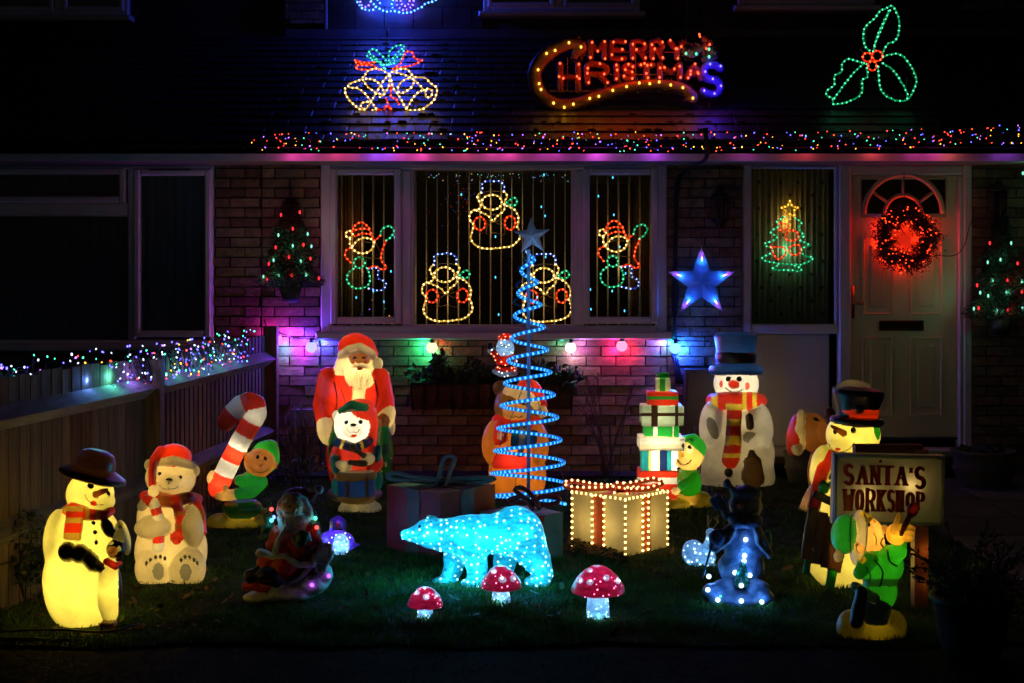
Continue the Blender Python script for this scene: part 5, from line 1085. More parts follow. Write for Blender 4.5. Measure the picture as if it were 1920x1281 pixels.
F.e('toy_tree#2', 'dgreen', 589, 965, 5, 10, y=2); F.e('toy_tree#2', 'dgreen', 594, 985, 7, 9, y=2)
F.f('eye', 'black', 543, 950, 2.4, 2.2); F.f('eye#2', 'black', 558, 951, 2.4, 2.2); F.s_('nose', 'pale', 550, 957, 5, 4.5); F.ln('eyebrow', 'white', [(536, 943), (542, 940), (547, 943)], 2); F.ln('eyebrow#2', 'white', [(553, 943), (560, 940), (566, 945)], 2); [F.ln('beard_strand#%d' % i, 'white', [(528+i*6, 968+4*math.sin(i)), (531+i*5.5, 985), (533+i*5, 1000-abs(i-3)*2)], 1.2) for i in range(8)]
F.ln('moustache', 'white', [(534, 964), (543, 962), (550, 965), (558, 962), (568, 965)], 2.6)
F.build(); mb = MB()
for x, z, c, wt in ((509, 955, (1, .08, .06), .012), (509, 976, (.1, .7, 1), .045), (513, 970, (.2, .4, 1), .01), (591, 972, (.1, 1, .6), .007), (594, 989, (1, .08, .06), .01), (585, 1097, (.4, .1, 1), .006), (617, 1080, (.4, .1, 1), .004)):
    p = F.W(F.cv(x, z, F.front(x, z)-3)); mb.ball(p, 4/F.S, em(c, 2.5), 1); lamp(F.root, p+np.array((0, -.03, 0)), c, wt, .006)
stuff(mb.build('led_bead_lights', F.root, True))
# --- purple acrylic figure
F = Fig('acrylic_penguin_figure', 640, 1038, 'small purple and white glowing acrylic penguin behind the sleigh', 'light up ornament', style='acrylic', v=1.8)
PC['violet'] = ((.22, .08, .75), .5); PC['ice'] = ((.5, .78, .95), .5)
F.e('body', 'violet', 630, 1017, 34, 23, ry=24); F.e('belly', 'ice', 638, 1022, 17, 21, y=-14, ry=14, k=2); F.c('head', 'violet', [(622, 992, -4, 5), (624, 977, -4, 5), (634, 971, -4, 5), (644, 978, -4, 5), (645, 991, -4, 5)], k=2); F.e('head', 'dred', 634, 984, 8, 9, y=0, ry=5); F.c('ear_muff', 'yellow', [(622, 988, -7, 3), (622, 980, -7, 3)], k=1); F.c('tail', 'violet', [(652, 1026, -6, 7), (665, 1022, -6, 4), (672, 1022, -6, 2)], k=3)
F.build([(632, 1010, 2, (.35, .12, 1), .5, .01), (638, 1022, -14, (.3, .75, 1), .32, .008), (634, 980, -4, (.4, .1, 1), .05, .005), (656, 1024, -5, (.3, .2, 1), .05, .005)]); lamp(F.root, F.W(F.cv(600, 1005, -26)), (.15, .3, 1), .4, .01); lamp(F.root, F.W(F.cv(612, 1040, -30)), (.2, .2, 1), .1, .01); F.led(16, em((.55, .8, 1), 5), 1.5, lambda x, z, y, p: (y < 0) & (((x-637)/22)**2+((z-1018)/22)**2 < 1), mind=6)  # lamps outside the shell are added to light the sleigh Santa
# --- acrylic polar bear
F = Fig('acrylic_polar_bear', 905, 1094, 'glowing cyan acrylic polar bear walking across the lawn', 'light up figure', style='acrylic')
PC['frost'] = ((.13, .78, .95), .55)
a = 'frost'
F.e('body', a, 966, 996, 51, 47, ry=40); F.e('body', a, 895, 1003, 64, 37, ry=38, k=22); F.c('neck', a, [(872, 1008, 0, 36), (835, 1004, -2, 31)], k=10); F.e('head', a, 808, 1000, 29, 29, y=-2, ry=25, k=10); F.c('head', a, [(790, 1000, -2, 20), (770, 1003, -2, 13), (761, 1003, -2, 10)], k=8)
F.e('ear', a, 812, 973, 8, 6, y=-14, k=2); F.e('ear#2', a, 806, 972, 8, 6, y=14, k=2)
F.c('leg', a, [(985, 1015, -16, 40), (1006, 1050, -20, 27), (1020, 1074, -22, 18), (1012, 1088, -22, 17)], k=10); F.e('leg', a, 1007, 1091, 25, 12, y=-24, ry=18, k=5)
F.c('leg#2', a, [(950, 1035, 20, 26), (944, 1065, 22, 20), (938, 1086, 22, 18)], k=8); F.c('leg#3', a, [(885, 1030, -20, 27), (895, 1065, -24, 20), (892, 1088, -24, 17)], k=8); F.e('leg#3', a, 886, 1093, 22, 10, y=-28, ry=16, k=5); F.c('leg#4', a, [(856, 1026, 14, 25), (850, 1064, 16, 19), (842, 1086, 16, 17)], k=8); F.e('leg#4', a, 834, 1091, 25, 10, y=12, ry=16, k=5)
F.e('nose', 'black', 753, 1001, 5, 5, y=-2, k=1); F.f('eye', 'black', 787, 987.5, 3, 3.2, ry=2)
CY = (.02, .55, 1)
F.build([(x, z, y, CY, wt*.6, .02) for x, z, y, wt in ((975, 985, 0, .8), (950, 1015, 0, .8), (990, 1020, -10, .6), (910, 1000, 0, .8), (880, 1010, 0, .8), (845, 1003, 0, .6), (812, 1000, -2, .45), (785, 1001, -2, .16), (768, 1003, -2, .07), (1005, 1055, -20, .3), (1012, 1084, -22, .2), (945, 1060, 22, .25), (892, 1050, -22, .3), (890, 1084, -24, .2), (853, 1050, 15, .25), (838, 1086, 14, .2))])
for x, z, y in ((985, 1000, -56), (940, 1020, -56), (900, 1010, -54), (860, 1005, -52), (800, 1005, -40), (1010, 1070, -54), (895, 1075, -58), (838, 1080, -18), (970, 1085, 40), (1035, 1010, 0), (748, 996, -16), (742, 1030, -30)): lamp(F.root, F.W(F.cv(x, z, y)), (.03, .6, 1), .75, .015)  # lamps outside the shell, added to carry its LED light onto grass and neighbours
F.led(170, em((.38, .88, 1), 3.6), 2.3, lambda x, z, y, p: (y < 12) & np.array([q != 'nose' for q in p]), mind=8.5)
# --- mushrooms
def mush(cx, base, hw, yt, yr, sw, spots, label):
    F = Fig('mushroom_light', cx, base, label, 'mushroom light', style='acrylic', group='glowing toadstools on the lawn', v=1.5); H = base-yr
    h = yr-yt
    F.l('cap', 'capred', cx, yr, [(hw-4, -2), (hw, 0), (hw*.97, h*.16), (hw*.78, h*.48), (hw*.5, h*.75), (hw*.22, h*.9)], rad=1.5)
    F.l('stem', 'ice', cx, base+6, [(sw*1.15, -6), (sw*1.05, 8), (sw*.92, H+2)], rad=1)
    for i, (x, z, rx, rz) in enumerate(spots): F.p('spot#%d' % i, 'white', lambda X_, Z_, y, q=(x, z, rx, rz): (((X_-q[0])/q[2])**2+((Z_-q[1])/q[3])**2 < 1) & (y < hw*.3), ['cap'])
    F.build([(cx, yr-h*.35, 0, (.75, .55, 1), .3*(hw/36)**2, .01), (cx, yr+H*.35, 0, (.2, .5, 1), .16*(hw/36)**2, .006), (cx, base-3, 0, (.2, .6, 1), .14*(hw/36)**2, .006)])
    F.led(int(hw*.42), em((.35, .75, 1), 7), 1.5, lambda x, z, y, p: (y < 0) & np.array([q == 'stem' for q in p]) & (z > yr+3), mind=4.2); F.led(int(hw*.3), em((1, .2, .5), 5), 1.5, lambda x, z, y, p: (y < -2) & np.array([q == 'cap' for q in p]), mind=6, name='cap_bead_lights'); F.led(len(spots), em((.7, .85, 1), 6), 2.0, lambda x, z, y, p: np.min([((x-q[0])/3)**2+((z-q[1])/3)**2 for q in spots], 0) < 1, mind=7, name='spot_bead_lights')
    lamp(F.root, F.W((0, -sw*1.5, 6)), (.2, .6, 1), .14, .01)
PC['capred'] = ((.62, .015, .06), .42)
mush(797.5, 1158, 32, 1099, 1134, 13.5, [(796, 1101, 7, 3), (782, 1111, 5, 5.5), (799, 1119.5, 6.5, 6), (819, 1115, 5, 6)], 'smallest of the glowing red toadstools, left of the polar bear feet')
mush(939.5, 1130, 37, 1058, 1100, 16, [(939, 1060.5, 7.5, 3), (926, 1071.5, 6, 5), (942, 1087, 7.5, 6.5), (962, 1085, 6, 6.5), (968, 1073, 4, 5)], 'middle sized glowing red toadstool in front of the polar bear')
mush(1121, 1158, 49, 1058, 1108, 20, [(1119, 1060.5, 8, 3), (1106, 1069.5, 6, 4.5), (1087, 1088, 6.5, 6.5), (1106.5, 1092, 6.5, 5.5), (1137, 1083.5, 6, 6), (1159, 1089, 4.5, 7)], 'largest glowing red toadstool right of the polar bear, by the lit present')
# --- brown teddy with book
F = Fig('teddy_figure', 968, 928, 'orange brown teddy bear in a Santa hat reading a book behind the spiral tree', 'light up figure')
F.e('body', 'orange', 967, 842, 57, 58, ry=44); F.e('body', 'orange', 945, 890, 29, 55, ry=30, k=6); F.e('body', 'orange', 995, 890, 29, 55, ry=30, k=6); F.e('arm', 'orange', 926, 830, 22, 42, y=-20, ry=24, k=6, r=4); F.e('arm#2', 'orange', 1008, 832, 21, 42, y=-20, ry=24, k=6, r=-4); F.c('arm', 'orange', [(925, 850, -28, 15), (948, 838, -40, 12)], k=4)
F.e('head', 'straw', 968, 762, 42, 39, ry=38, k=3); F.e('muzzle', 'tan', 967, 773, 24, 17, y=-32, ry=16, k=3); F.e('ear', 'straw', 938, 728, 14, 15, y=2, ry=9, k=3); F.c('hat_cuff', 'cream', [(957, 735, -14, 14), (978, 740, -26, 15), (1000, 757, -16, 12)], k=3); F.e('hat', 'red', 993, 733, 26, 22, y=2, ry=26, r=40); F.c('hat', 'red', [(1008, 742, -2, 13), (1018, 760, -8, 9)], k=4); F.e('pompom', 'cream', 1016, 772, 11, 12, y=-14)
F.c('scarf', 'red', [(934, 789, -14, 12), (955, 798, -34, 13), (980, 798, -36, 12), (1005, 790, -16, 10)], k=2); F.c('scarf', 'red', [(940, 800, -36, 12), (938, 822, -40, 13)], k=3); F.b('book', 'teal', 982, 822, 24, 16, y=-52, hy=5, r=4, rad=2, k=1); F.b('book', 'cream', 978, 830, 5, 26, y=-56, hy=4, r=6, rad=2, k=1); F.c('bow', 'gold', [(966, 800, -48, 8), (984, 800, -48, 8)], k=3)
F.b('shorts', 'red', 960, 866, 35, 13, y=-40, hy=10, rad=5, k=2, r=2); F.ln('seam', 'brown', [(968, 888), (967, 905), (967, 922)], 1)
F.f('eye', 'black', 955, 753, 3.8, 3.8); F.f('eye#2', 'black', 981.5, 757, 3.8, 3.8); F.ln('smile', 'brown', [(956, 779), (962, 783), (967, 780), (973, 784), (979, 779)], .9)
F.p('scarf', 'white', lambda x, z, y: ((x-938)**2+(z-817)**2 < 60) & (np.sin(x*1.3) > 0), ['scarf'])
F.build([(967, 846, -16, (1, .6, .16), .85, .02), (960, 866, -30, (1, .6, .2), .16, .01), (950, 895, 0, (1, .62, .18), .5, .02), (990, 895, 0, (1, .62, .18), .5, .02), (968, 765, 0, (1, .6, .2), .7, .02), (992, 738, -4, WRM, .3, .012), (1016, 772, -12, WRM, .03, .006), (967, 774, -30, WRM, .03, .006)])  # the lamp in the hat is added to brighten hat and cuff
# --- elf with parcels
F = Fig('gift_stack_figure', 1262, 950, 'elf in green peering round a tall stack of coloured parcels', 'light up figure')
def par(nm, x0, x1, z0, z1, c, hy): F.b(nm, c, (x0+x1)/2, (z0+z1)/2, (x1-x0)/2, (z1-z0)/2, y=0, hy=hy, rad=1.5, rz=0)
par('parcel', 1229, 1256, 709, 735, 'mint', 12); F.e('parcel', 'green', 1238, 704, 7, 6, y=-2); F.e('parcel', 'green', 1249, 704, 7, 6, y=-2)
par('parcel#2', 1212.5, 1269.5, 733, 759, 'red', 26); par('parcel#3', 1201, 1279, 758, 796, 'mint', 32); par('parcel#4', 1207, 1271, 795, 817, 'green', 28); par('parcel#5', 1197, 1280, 816, 841, 'white', 36); par('parcel#6', 1202, 1267, 840, 880, 'teal', 28); par('parcel#7', 1197, 1266, 879, 930, 'red', 32)
F.p('parcel', 'green', lambda x, z, y: ((x > 1238) & (x < 1248)), ['parcel']); F.p('parcel#2', 'green', lambda x, z, y: (z > 743) & (z < 750), ['parcel#2']); F.p('parcel#3', 'brown', lambda x, z, y: ((x > 1221) & (x < 1234)) | ((z > 774) & (z < 781)) | ((x > 1265) & (x < 1271)), ['parcel#3'])
F.p('parcel#4', 'white', lambda x, z, y: ((x > 1225) & (x < 1232)) | ((x > 1261) & (x < 1264)), ['parcel#4']); F.p('parcel#5', 'cream', lambda x, z, y: (z < 822) | (z > 834), ['parcel#5']); F.p('parcel#6', 'yellow', lambda x, z, y: ((x > 1217) & (x < 1237)), ['parcel#6']); F.p('parcel#6', 'white', lambda x, z, y: ((x > 1221) & (x < 1235)) | (x > 1260), ['parcel#6']); F.p('parcel#6', 'navy', lambda x, z, y: (x > 1237) & (x < 1251), ['parcel#6']); F.p('parcel#7', 'white', lambda x, z, y: (z > 895) & (z < 907), ['parcel#7'])
F.e('elf_head', 'pale', 1291, 855, 27, 27, y=-10, ry=22, k=2); F.e('elf_head', 'pale', 1282, 866, 18, 12, y=-20, ry=15, k=5); F.e('elf_hat', 'green', 1300, 842, 24, 25, y=0, ry=26); F.c('elf_hat', 'green', [(1280, 824, -12, 7), (1300, 822, -8, 9), (1315, 840, -4, 8)], k=4); F.c('elf_ear', 'pale', [(1309, 864, -10, 6), (1316, 857, -10, 3)], k=3)
F.e('elf_body', 'green', 1291, 905, 24, 33, y=-4, ry=22, k=3); F.c('elf_body', 'green', [(1300, 892, -14, 11), (1284, 905, -22, 10), (1270, 915, -24, 8)], k=4); F.e('elf_hand', 'pale', 1266, 920, 9, 8, y=-28); F.b('elf_legs', 'pale', 1285, 935, 26, 9, y=-4, hy=16, rad=5, k=4); F.e('elf_shoe', 'ochre', 1262, 946, 32, 14, y=-14, ry=22, k=4); F.e('elf_shoe#2', 'ochre', 1316, 942, 19, 20, y=-6, ry=17, k=4)
F.p('elf_head', 'white', lambda x, z, y: ((((x-1279)/5.5)**2+((z-839)/8.5)**2 < 1) | (((x-1293)/6)**2+((z-842)/9)**2 < 1)) & (y < 0), ['elf_head'])
F.f('eye', 'black', 1279.5, 836, 2.8, 4.2); F.f('eye#2', 'black', 1292.5, 839, 3.4, 4.6); F.s_('nose', 'pale', 1280, 853.5, 5, 4.6, ry=6); F.ln('smile', 'brown', [(1269, 861), (1274, 869), (1282, 872), (1291, 868), (1296, 862)], 1); F.ln('eyebrow', 'black', [(1275, 827), (1280, 825), (1284, 827)], .9); F.ln('eyebrow#2', 'black', [(1288, 825), (1294, 824), (1299, 829)], .9)
F.build([(1237, 860, 0, WHT, 2.6, .02), (1237, 828, 0, WHT, .9, .02), (1238, 778, 0, WHT, .42, .02), (1240, 746, 0, WRM, .18, .015), (1242, 722, 0, WRM, .02, .006), (1232, 905, 0, WHT, .8, .02), (1291, 858, -6, YEL, .6, .015), (1292, 905, -2, YEL, .25, .015), (1280, 940, -4, YEL, .16, .015)])
# --- snowman with blue hat
F = Fig('snowman_figure', 1381, 907, 'snowman in a tall blue top hat and striped scarf with a broom', 'light up figure')
F.e('body', 'white', 1381, 852, 71, 72, ry=54); F.e('body', 'white', 1381, 895, 72, 50, ry=54, k=10); F.e('body', 'white', 1380, 795, 56, 44, ry=44, k=12); F.e('arm', 'white', 1333, 796, 22, 44, y=-22, ry=26, k=5, r=4); F.e('arm#2', 'white', 1424, 798, 25, 44, y=-24, ry=26, k=5, r=-8); F.e('arm#2', 'white', 1410, 822, 22, 18, y=-34, ry=18, k=8)
F.e('head', 'white', 1380, 719, 42, 40, ry=40); F.l('hat', 'hatblue', 1380, 695, [(47, -6), (50, 0), (47, 8), (36, 11), (33, 22), (39, 64), (36, 69), (20, 70)], rad=2, rx_=4); F.l('hat_band', 'black', 1380, 681, [(36, 0), (37.5, 9), (37, 18)], rad=1, rx_=4)
F.c('scarf', 'red', [(1338, 752, -2, 15), (1350, 752, -28, 16), (1380, 753, -42, 17), (1410, 752, -28, 16), (1423, 752, -2, 15)], k=2); F.c('scarf', 'red', [(1377, 762, -46, 14), (1376, 800, -52, 14.5), (1374, 835, -56, 15), (1369, 862, -56, 16)], k=2, sy=.5)
F.p('scarf', 'yellow', lambda x, z, y: ((z < 771) & (((x > 1333) & (x < 1346)) | ((x > 1392) & (x < 1400)) | ((x > 1411) & (x < 1419)))) | ((x > 1361) & (x < 1391) & (((z > 757) & (z < 770)) | ((z > 786) & (z < 798)))) | ((z > 817) & (z < 835) & (x < 1393)) | ((z > 850) & (z < 859) & (x < 1393)), ['scarf'])
F.p('body', 'grey', lambda x, z, y: (((x-1337-(z-805)*.28)/10)**2+((z-803)/21)**2 < 1) & (y < 0), ['arm']); F.p('arm#2', 'grey', lambda x, z, y: (((x-1406)/14)**2+((z-820)/11)**2 < 1) & (x+z < 2232) & (y < 0), ['arm#2', 'body'])
F.c('broom_handle', 'straw', [(1405, 782, -52, 7), (1406, 800, -54, 7)], k=1); F.c('broom', 'straw', [(1410, 850, -56, 8), (1412, 868, -58, 16), (1414, 896, -58, 20)], k=3, sy=.4)
for i, x in enumerate((1400, 1406, 1412, 1418, 1424, 1429)): F.ln('broom_straw#%d' % i, 'brown', [(1409+(x-1412)*.4, 872), (x, 888), (x+(x-1412)*.15, 908)], .7)
F.ln('broom_tie', 'brown', [(1400, 866), (1411, 870), (1423, 865)], .9); F.f('button', 'black', 1366.5, 886, 8.5, 8.5); F.f('button#2', 'black', 1405, 778, 4, 3.4)
F.f('eye', 'black', 1366, 711, 5.2, 5.2); F.f('eye#2', 'black', 1386, 711, 5.2, 5.2); F.s_('nose', 'red', 1375.5, 721, 10, 7.5, ry=10); F.s_('cheek', 'pink', 1353, 720.5, 5.2, 6.6, ry=3); F.s_('cheek#2', 'pink', 1401, 724, 5.2, 6.6, ry=3); F.ln('smile', 'black', [(1360, 727), (1366, 732), (1376, 735), (1387, 733.5), (1394, 729)], 1.1)
F.build([(1380, 664, 0, WHT, .5, .02), (1380, 722, 0, WHT, 1.7, .02), (1380, 752, -4, WHT, .7, .02), (1381, 842, 0, WRM, .42, .04), (1381, 800, 0, WRM, .2, .03), (1410, 880, -50, WRM, .02, .006)])  # the lamp in the crown is added to brighten the blue hat
# --- resin snowman (blue LEDs)
F = Fig('resin_snowman', 1386, 1130, 'dark resin snowman figurine lit by small blue white lights on a rocky base', 'garden ornament', style='resin', v=1.8)
PC['slate'] = ((.16, .19, .28), .2); PC['slate2'] = ((.08, .1, .18), .2)
F.e('head', 'slate', 1398, 949, 31, 28, ry=27); F.e('body', 'slate', 1396, 1020, 40, 44, ry=32, k=6); F.e('body', 'slate', 1390, 1064, 44, 34, ry=34, k=8); F.e('hat', 'slate2', 1400, 924, 28, 14, ry=26); F.c('hat', 'slate2', [(1378, 925, -4, 8), (1370, 912, -6, 5), (1364, 906, -6, 8)], k=3); F.b('bow', 'slate2', 1346, 942, 12, 13, y=-10, hy=5, r=-35, rad=3); F.c('bow', 'slate2', [(1356, 950, -10, 7), (1360, 968, -12, 6)], k=3)
F.c('scarf', 'slate2', [(1368, 970, -8, 9), (1382, 980, -26, 10), (1400, 982, -30, 10), (1420, 976, -18, 9)], k=3); F.c('coat', 'slate', [(1372, 992, -22, 10), (1352, 1012, -22, 14), (1340, 1026, -18, 11)], k=6); F.c('coat', 'slate', [(1420, 992, -20, 9), (1430, 1018, -20, 10), (1442, 1040, -14, 8)], k=6); F.c('coat', 'silver', [(1376, 996, -34, 3.5), (1366, 1016, -36, 3.5), (1342, 1034, -28, 4)], k=2); F.c('coat', 'silver', [(1416, 996, -30, 3.5), (1422, 1020, -32, 3.5), (1442, 1044, -22, 3.5)], k=2)
F.e('basket', 'slate2', 1345, 1010, 16, 18, y=-26, ry=12, k=3); F.c('bird', 'teal', [(1438, 1018, -8, 10), (1440, 1000, -8, 5)], k=4)
F.e('base', 'slate', 1384, 1118, 60, 20, ry=42, k=4); 
for x, z, r in ((1335, 1108, 18), (1357, 1102, 20), (1420, 1104, 22), (1432, 1118, 18), (1384, 1124, 22), (1345, 1124, 16)): F.e('base', 'slate', x, z, r, r*.8, y=-24, ry=r*.9, k=5)
for x, z, r in ((1392, 1064, 7), (1391, 1078, 12), (1391, 1092, 15)): F.e('toy_tree', 'dgreen', x, z, r, 11, y=-40, k=3)
F.s_('nose', 'carrot', 1389, 948, 6, 5, ry=9); F.f('eye', 'black', 1381, 943, 2.6, 2.6); F.f('eye#2', 'black', 1402, 944, 2.6, 2.6); F.ln('smile', 'black', [(1378, 956), (1388, 962), (1404, 963), (1416, 956)], 1.2)
F.build(); mb = MB()
mb2 = MB(); mb2.tube([F.W(F.cv(1338, 1010, -30)), F.W(F.cv(1317, 1084, -34))], .005, m_cable, 6); mb2.build('ski_pole', F.root, True); mb2 = MB(); mb2.tube([F.W(F.cv(1432, 1000, -6)), F.W(F.cv(1428, 1090, -6))], .005, m_wire, 6); mb2.build('ski_pole', F.root, True)
for x, z in ((1398, 1012), (1396, 1042), (1395, 1052), (1378, 1074), (1406, 1079), (1390, 1098), (1329, 1081), (1327, 1106), (1346, 1125), (1390, 1127), (1428, 1129)):
    p = F.W(F.cv(x, z, F.front(x, z)-3)); mb.ball(p, 4.6/F.S, em((.5, .85, 1), 3.5), 1); lamp(F.root, p+np.array((0, -.035, .01)), (.06, .3, 1), .15, .006)
stuff(mb.build('led_bead_lights', F.root, True)); mb = MB(); mb.ball(F.W(F.cv(1351, 1118, F.front(1351, 1118)-2)), 2.6/F.S, em((.1, 1, .6), 1.5), 1); mb.build('green_bead_light', F.root, True)
# --- small acrylic deer
F = Fig('acrylic_deer', 1308, 1060, 'small icy white acrylic deer with antlers beside the dark resin snowman', 'light up ornament', style='acrylic', v=1.6)
F.e('body', 'ice', 1300, 1036, 21, 24, ry=18); F.e('body', 'ice', 1318, 1046, 24, 20, ry=18, k=8); F.c('neck', 'ice', [(1326, 1035, -4, 12), (1332, 1012, -6, 9), (1333, 1000, -6, 8)], k=5); F.e('head', 'ice', 1332, 999, 9, 8, y=-12, ry=13, k=3); F.c('leg', 'ice', [(1322, 1050, -14, 8), (1338, 1060, -18, 5)], k=3); F.c('leg#2', 'ice', [(1292, 1052, -10, 7), (1306, 1062, -14, 5)], k=3)
F.build([(1302, 1035, 0, (.2, .4, 1), .22, .01), (1320, 1045, 0, (.2, .45, 1), .25, .01), (1332, 1010, -6, (.2, .45, 1), .09, .006)]); F.led(26, em((.6, .85, 1), 5), 1.7, lambda x, z, y, p: y < 2, mind=6); mb = MB(); m_an = mat('antler', (.4, .25, .12), .5)
for q in ([(1330, 992), (1327, 980), (1328, 966)], [(1328, 982), (1333, 974)], [(1336, 992), (1344, 982), (1346, 967)], [(1342, 984), (1348, 978)], [(1344, 976), (1340, 970)]): mb.tube([F.W(F.cv(x, z, -8)) for x, z in q], 1.5/F.S, m_an, 5)
mb.build('antler', F.root, True)
# --- snowman with sledge
F = Fig('snowman_figure', 1578, 1098, 'tall yellow snowman in a black top hat carrying a wooden sledge behind the sign', 'light up figure')
F.e('body', 'white', 1580, 1022, 74, 88, ry=56); F.e('body', 'white', 1584, 920, 58, 64, ry=48, k=14); F.e('arm', 'white', 1539, 876, 20, 42, y=-20, ry=24, r=10, k=6); F.e('head', 'white', 1600, 816, 51, 42, ry=44, k=4); F.e('head', 'white', 1582, 836, 30, 20, y=-22, ry=22, k=8)
F.l('hat', 'black', 1607, 790, [(46, -4), (48, 0), (46, 5), (34, 8), (36, 22), (46, 52), (44, 57), (20, 62)], r=3, sy=.9, rad=2); F.l('hat_band', 'red', 1609, 782, [(35, 0), (38, 12), (37.5, 16)], r=3, sy=.92, rad=1); F.e('hat_bow', 'black', 1612, 768, 8, 7, y=-38); F.e('earmuff', 'green', 1638, 813, 13, 15, y=-24, ry=10); F.e('earmuff', 'green', 1632, 798, 8, 9, y=-20, ry=8, k=4)
F.c('scarf', 'red', [(1556, 856, -28, 13), (1580, 866, -40, 12), (1612, 864, -42, 12), (1640, 852, -26, 12)], k=2); F.c('scarf', 'red', [(1552, 862, -34, 12), (1540, 890, -44, 12), (1532, 920, -48, 12), (1526, 950, -50, 12)], k=2, sy=.7); F.e('mitten', 'green', 1545, 914, 10, 12, y=-56, k=2); F.e('mitten', 'green', 1558, 910, 8, 7, y=-52, k=3)
for i in range(4): F.b('sledge_plank#%d' % i, 'plank', 1518+i*18.5, 1001+i*8, 9.9, 48, y=-58+i*1.5, hy=4, r=9, rad=2)
F.b('sledge_bar', 'black', 1552, 938, 30, 7, y=-64, hy=4, r=26, rad=2); F.b('sledge_runner', 'green', 1513, 1062, 6.5, 14, y=-56, hy=4, r=8, rad=2); F.b('sledge_runner#2', 'green', 1558, 1085, 9, 17, y=-58, hy=4, r=8, rad=2)
F.f('eye', 'black', 1600, 807, 5, 6); F.f('eye#2', 'black', 1566, 809, 4, 5.5); F.c('nose', 'carrot', [(1581, 812, -42, 7), (1569, 805, -53, 5), (1559, 799, -60, 3)], k=1); F.s_('mouth', 'red', 1572, 842, 6.5, 3, r=-12); F.ln('smile', 'straw', [(1553, 832), (1560, 842), (1575, 848), (1592, 842), (1602, 830)], .8); F.f('button', 'black', 1556, 893, 5, 7)
F.gain = 1.3
F.build([(1578, 1020, 0, YEL, 2.2, .04), (1584, 920, 0, YEL, 1.3, .03), (1600, 818, 0, YEL, 1.1, .02), (1539, 876, -18, YEL, .15, .01), (1574, 808, -48, YEL, .008, .003)])  # tiny lamp added inside the carrot nose to brighten it
# --- figure leaning out behind
F = Fig('teddy_figure', 1545, 955, 'brown faced teddy in a red Santa hat leaning out behind the sledge snowman', 'light up figure', v=2.2)
F.e('head', 'skin', 1526, 812, 30, 40, ry=30, r=-20); F.e('muzzle', 'skin', 1540, 812, 14, 20, y=-20, ry=14, k=4); F.e('hat', 'red', 1489, 815, 13, 40, ry=28, r=10); F.c('hat_cuff', 'cream', [(1503, 776, -8, 8), (1500, 806, -24, 9), (1502, 838, -10, 8)], k=3); F.e('pompom', 'cream', 1495, 843, 11, 11, y=-22); F.e('ear', 'skin', 1556, 776, 10, 12); F.e('body', 'orange', 1560, 890, 46, 70, ry=34, k=6); F.c('leg', 'pale', [(1530, 930, -14, 20), (1510, 956, -20, 13)], k=5); F.f('eye', 'black', 1530, 787, 6, 4, r=40)
F.build([(1526, 812, 0, WRM, .25, .02), (1489, 815, 0, WRM, .1, .01), (1556, 890, 0, WRM, .3, .03), (1516, 950, -16, WRM, .05, .01)])
# --- green parcel behind
F = Fig('parcel_figure', 1598, 930, 'green parcel shaped figure with a white rounded lid just showing behind the black top hat', 'light up figure', v=2.2)
F.b('box', 'dgreen', 1597, 830, 32, 104, hy=26, rad=4); F.e('lid', 'white', 1600, 726, 32, 13, ry=26)
F.build([(1598, 730, 0, WRM, .05, .01)])
# --- sign
S_ = FPX/gy(1148); sg = thing('workshop_sign', gp(1700, 1148), "white SANTA'S WORKSHOP sign board with dark red letters on a brown post", 'sign')
YS = gy(1148)
def sp(px, py, d=0): return at(px, py, YS+d)
mb = MB(); m_sg = mat('sign_plastic', (.8, .77, .68), .35, trans=.35, noise=.06, nscale=8, bump=.1, bscale=100)
c = sp(1663.5, 917); hw_, hh_ = 104/S_, 66/S_; b = 6/S_
V = []; 
for y, i in ((-.035, 0), (-.03, -.006), (.025, -.006), (.03, 0)):
    for sx, sz in ((-1, -1), (1, -1), (1, 1), (-1, 1)): V.append((sx*(hw_-(b if i == 0 else 0)), y, sz*(hh_-(b if i == 0 else 0))))
Fq = [(0, 1, 2, 3), (15, 14, 13, 12)]+[(k*4+j, (k+1)*4+j, (k+1)*4+(j+1) % 4, k*4+(j+1) % 4) for k in range(3) for j in range(4)]
mb.add(rot(V, 0, .022, 0)+c, Fq, m_sg); mb.build('board', sg)
mb = MB(); ring_ = [(-1, -1), (1, -1), (1, 1), (-1, 1)]
for i in range(4):
    a, b2 = ring_[i], ring_[(i+1) % 4]; mb.tube(rot([(a[0]*(hw_-4/S_), -.035, a[1]*(hh_-4/S_)), (b2[0]*(hw_-4/S_), -.035, b2[1]*(hh_-4/S_))], 0, .022, 0)+c, 3.4/S_, m_sg, 8)
mb.build('board_rim', sg, True)
mb = MB(); mb.box2((sp(1608, 0)[0], YS+.04, sp(0, 853)[2]), (sp(1736, 0)[0], YS+.1, sp(0, 837)[2]), mat('sign_brown', (.1, .03, .015), .5)); mb.build('top_rail', sg)
mb = MB(); mb.box2((sp(1719, 0)[0], YS+.035, -.02), (sp(1745, 0)[0], YS+.10, sp(0, 845)[2]), mat('sign_post', (.3, .09, .025), .45, noise=.25, nscale=12, trans=.3, stretch=(3, 3, .4))); mb.build('post', sg)
m_let = mat('sign_red', (.5, .03, .014), .4)
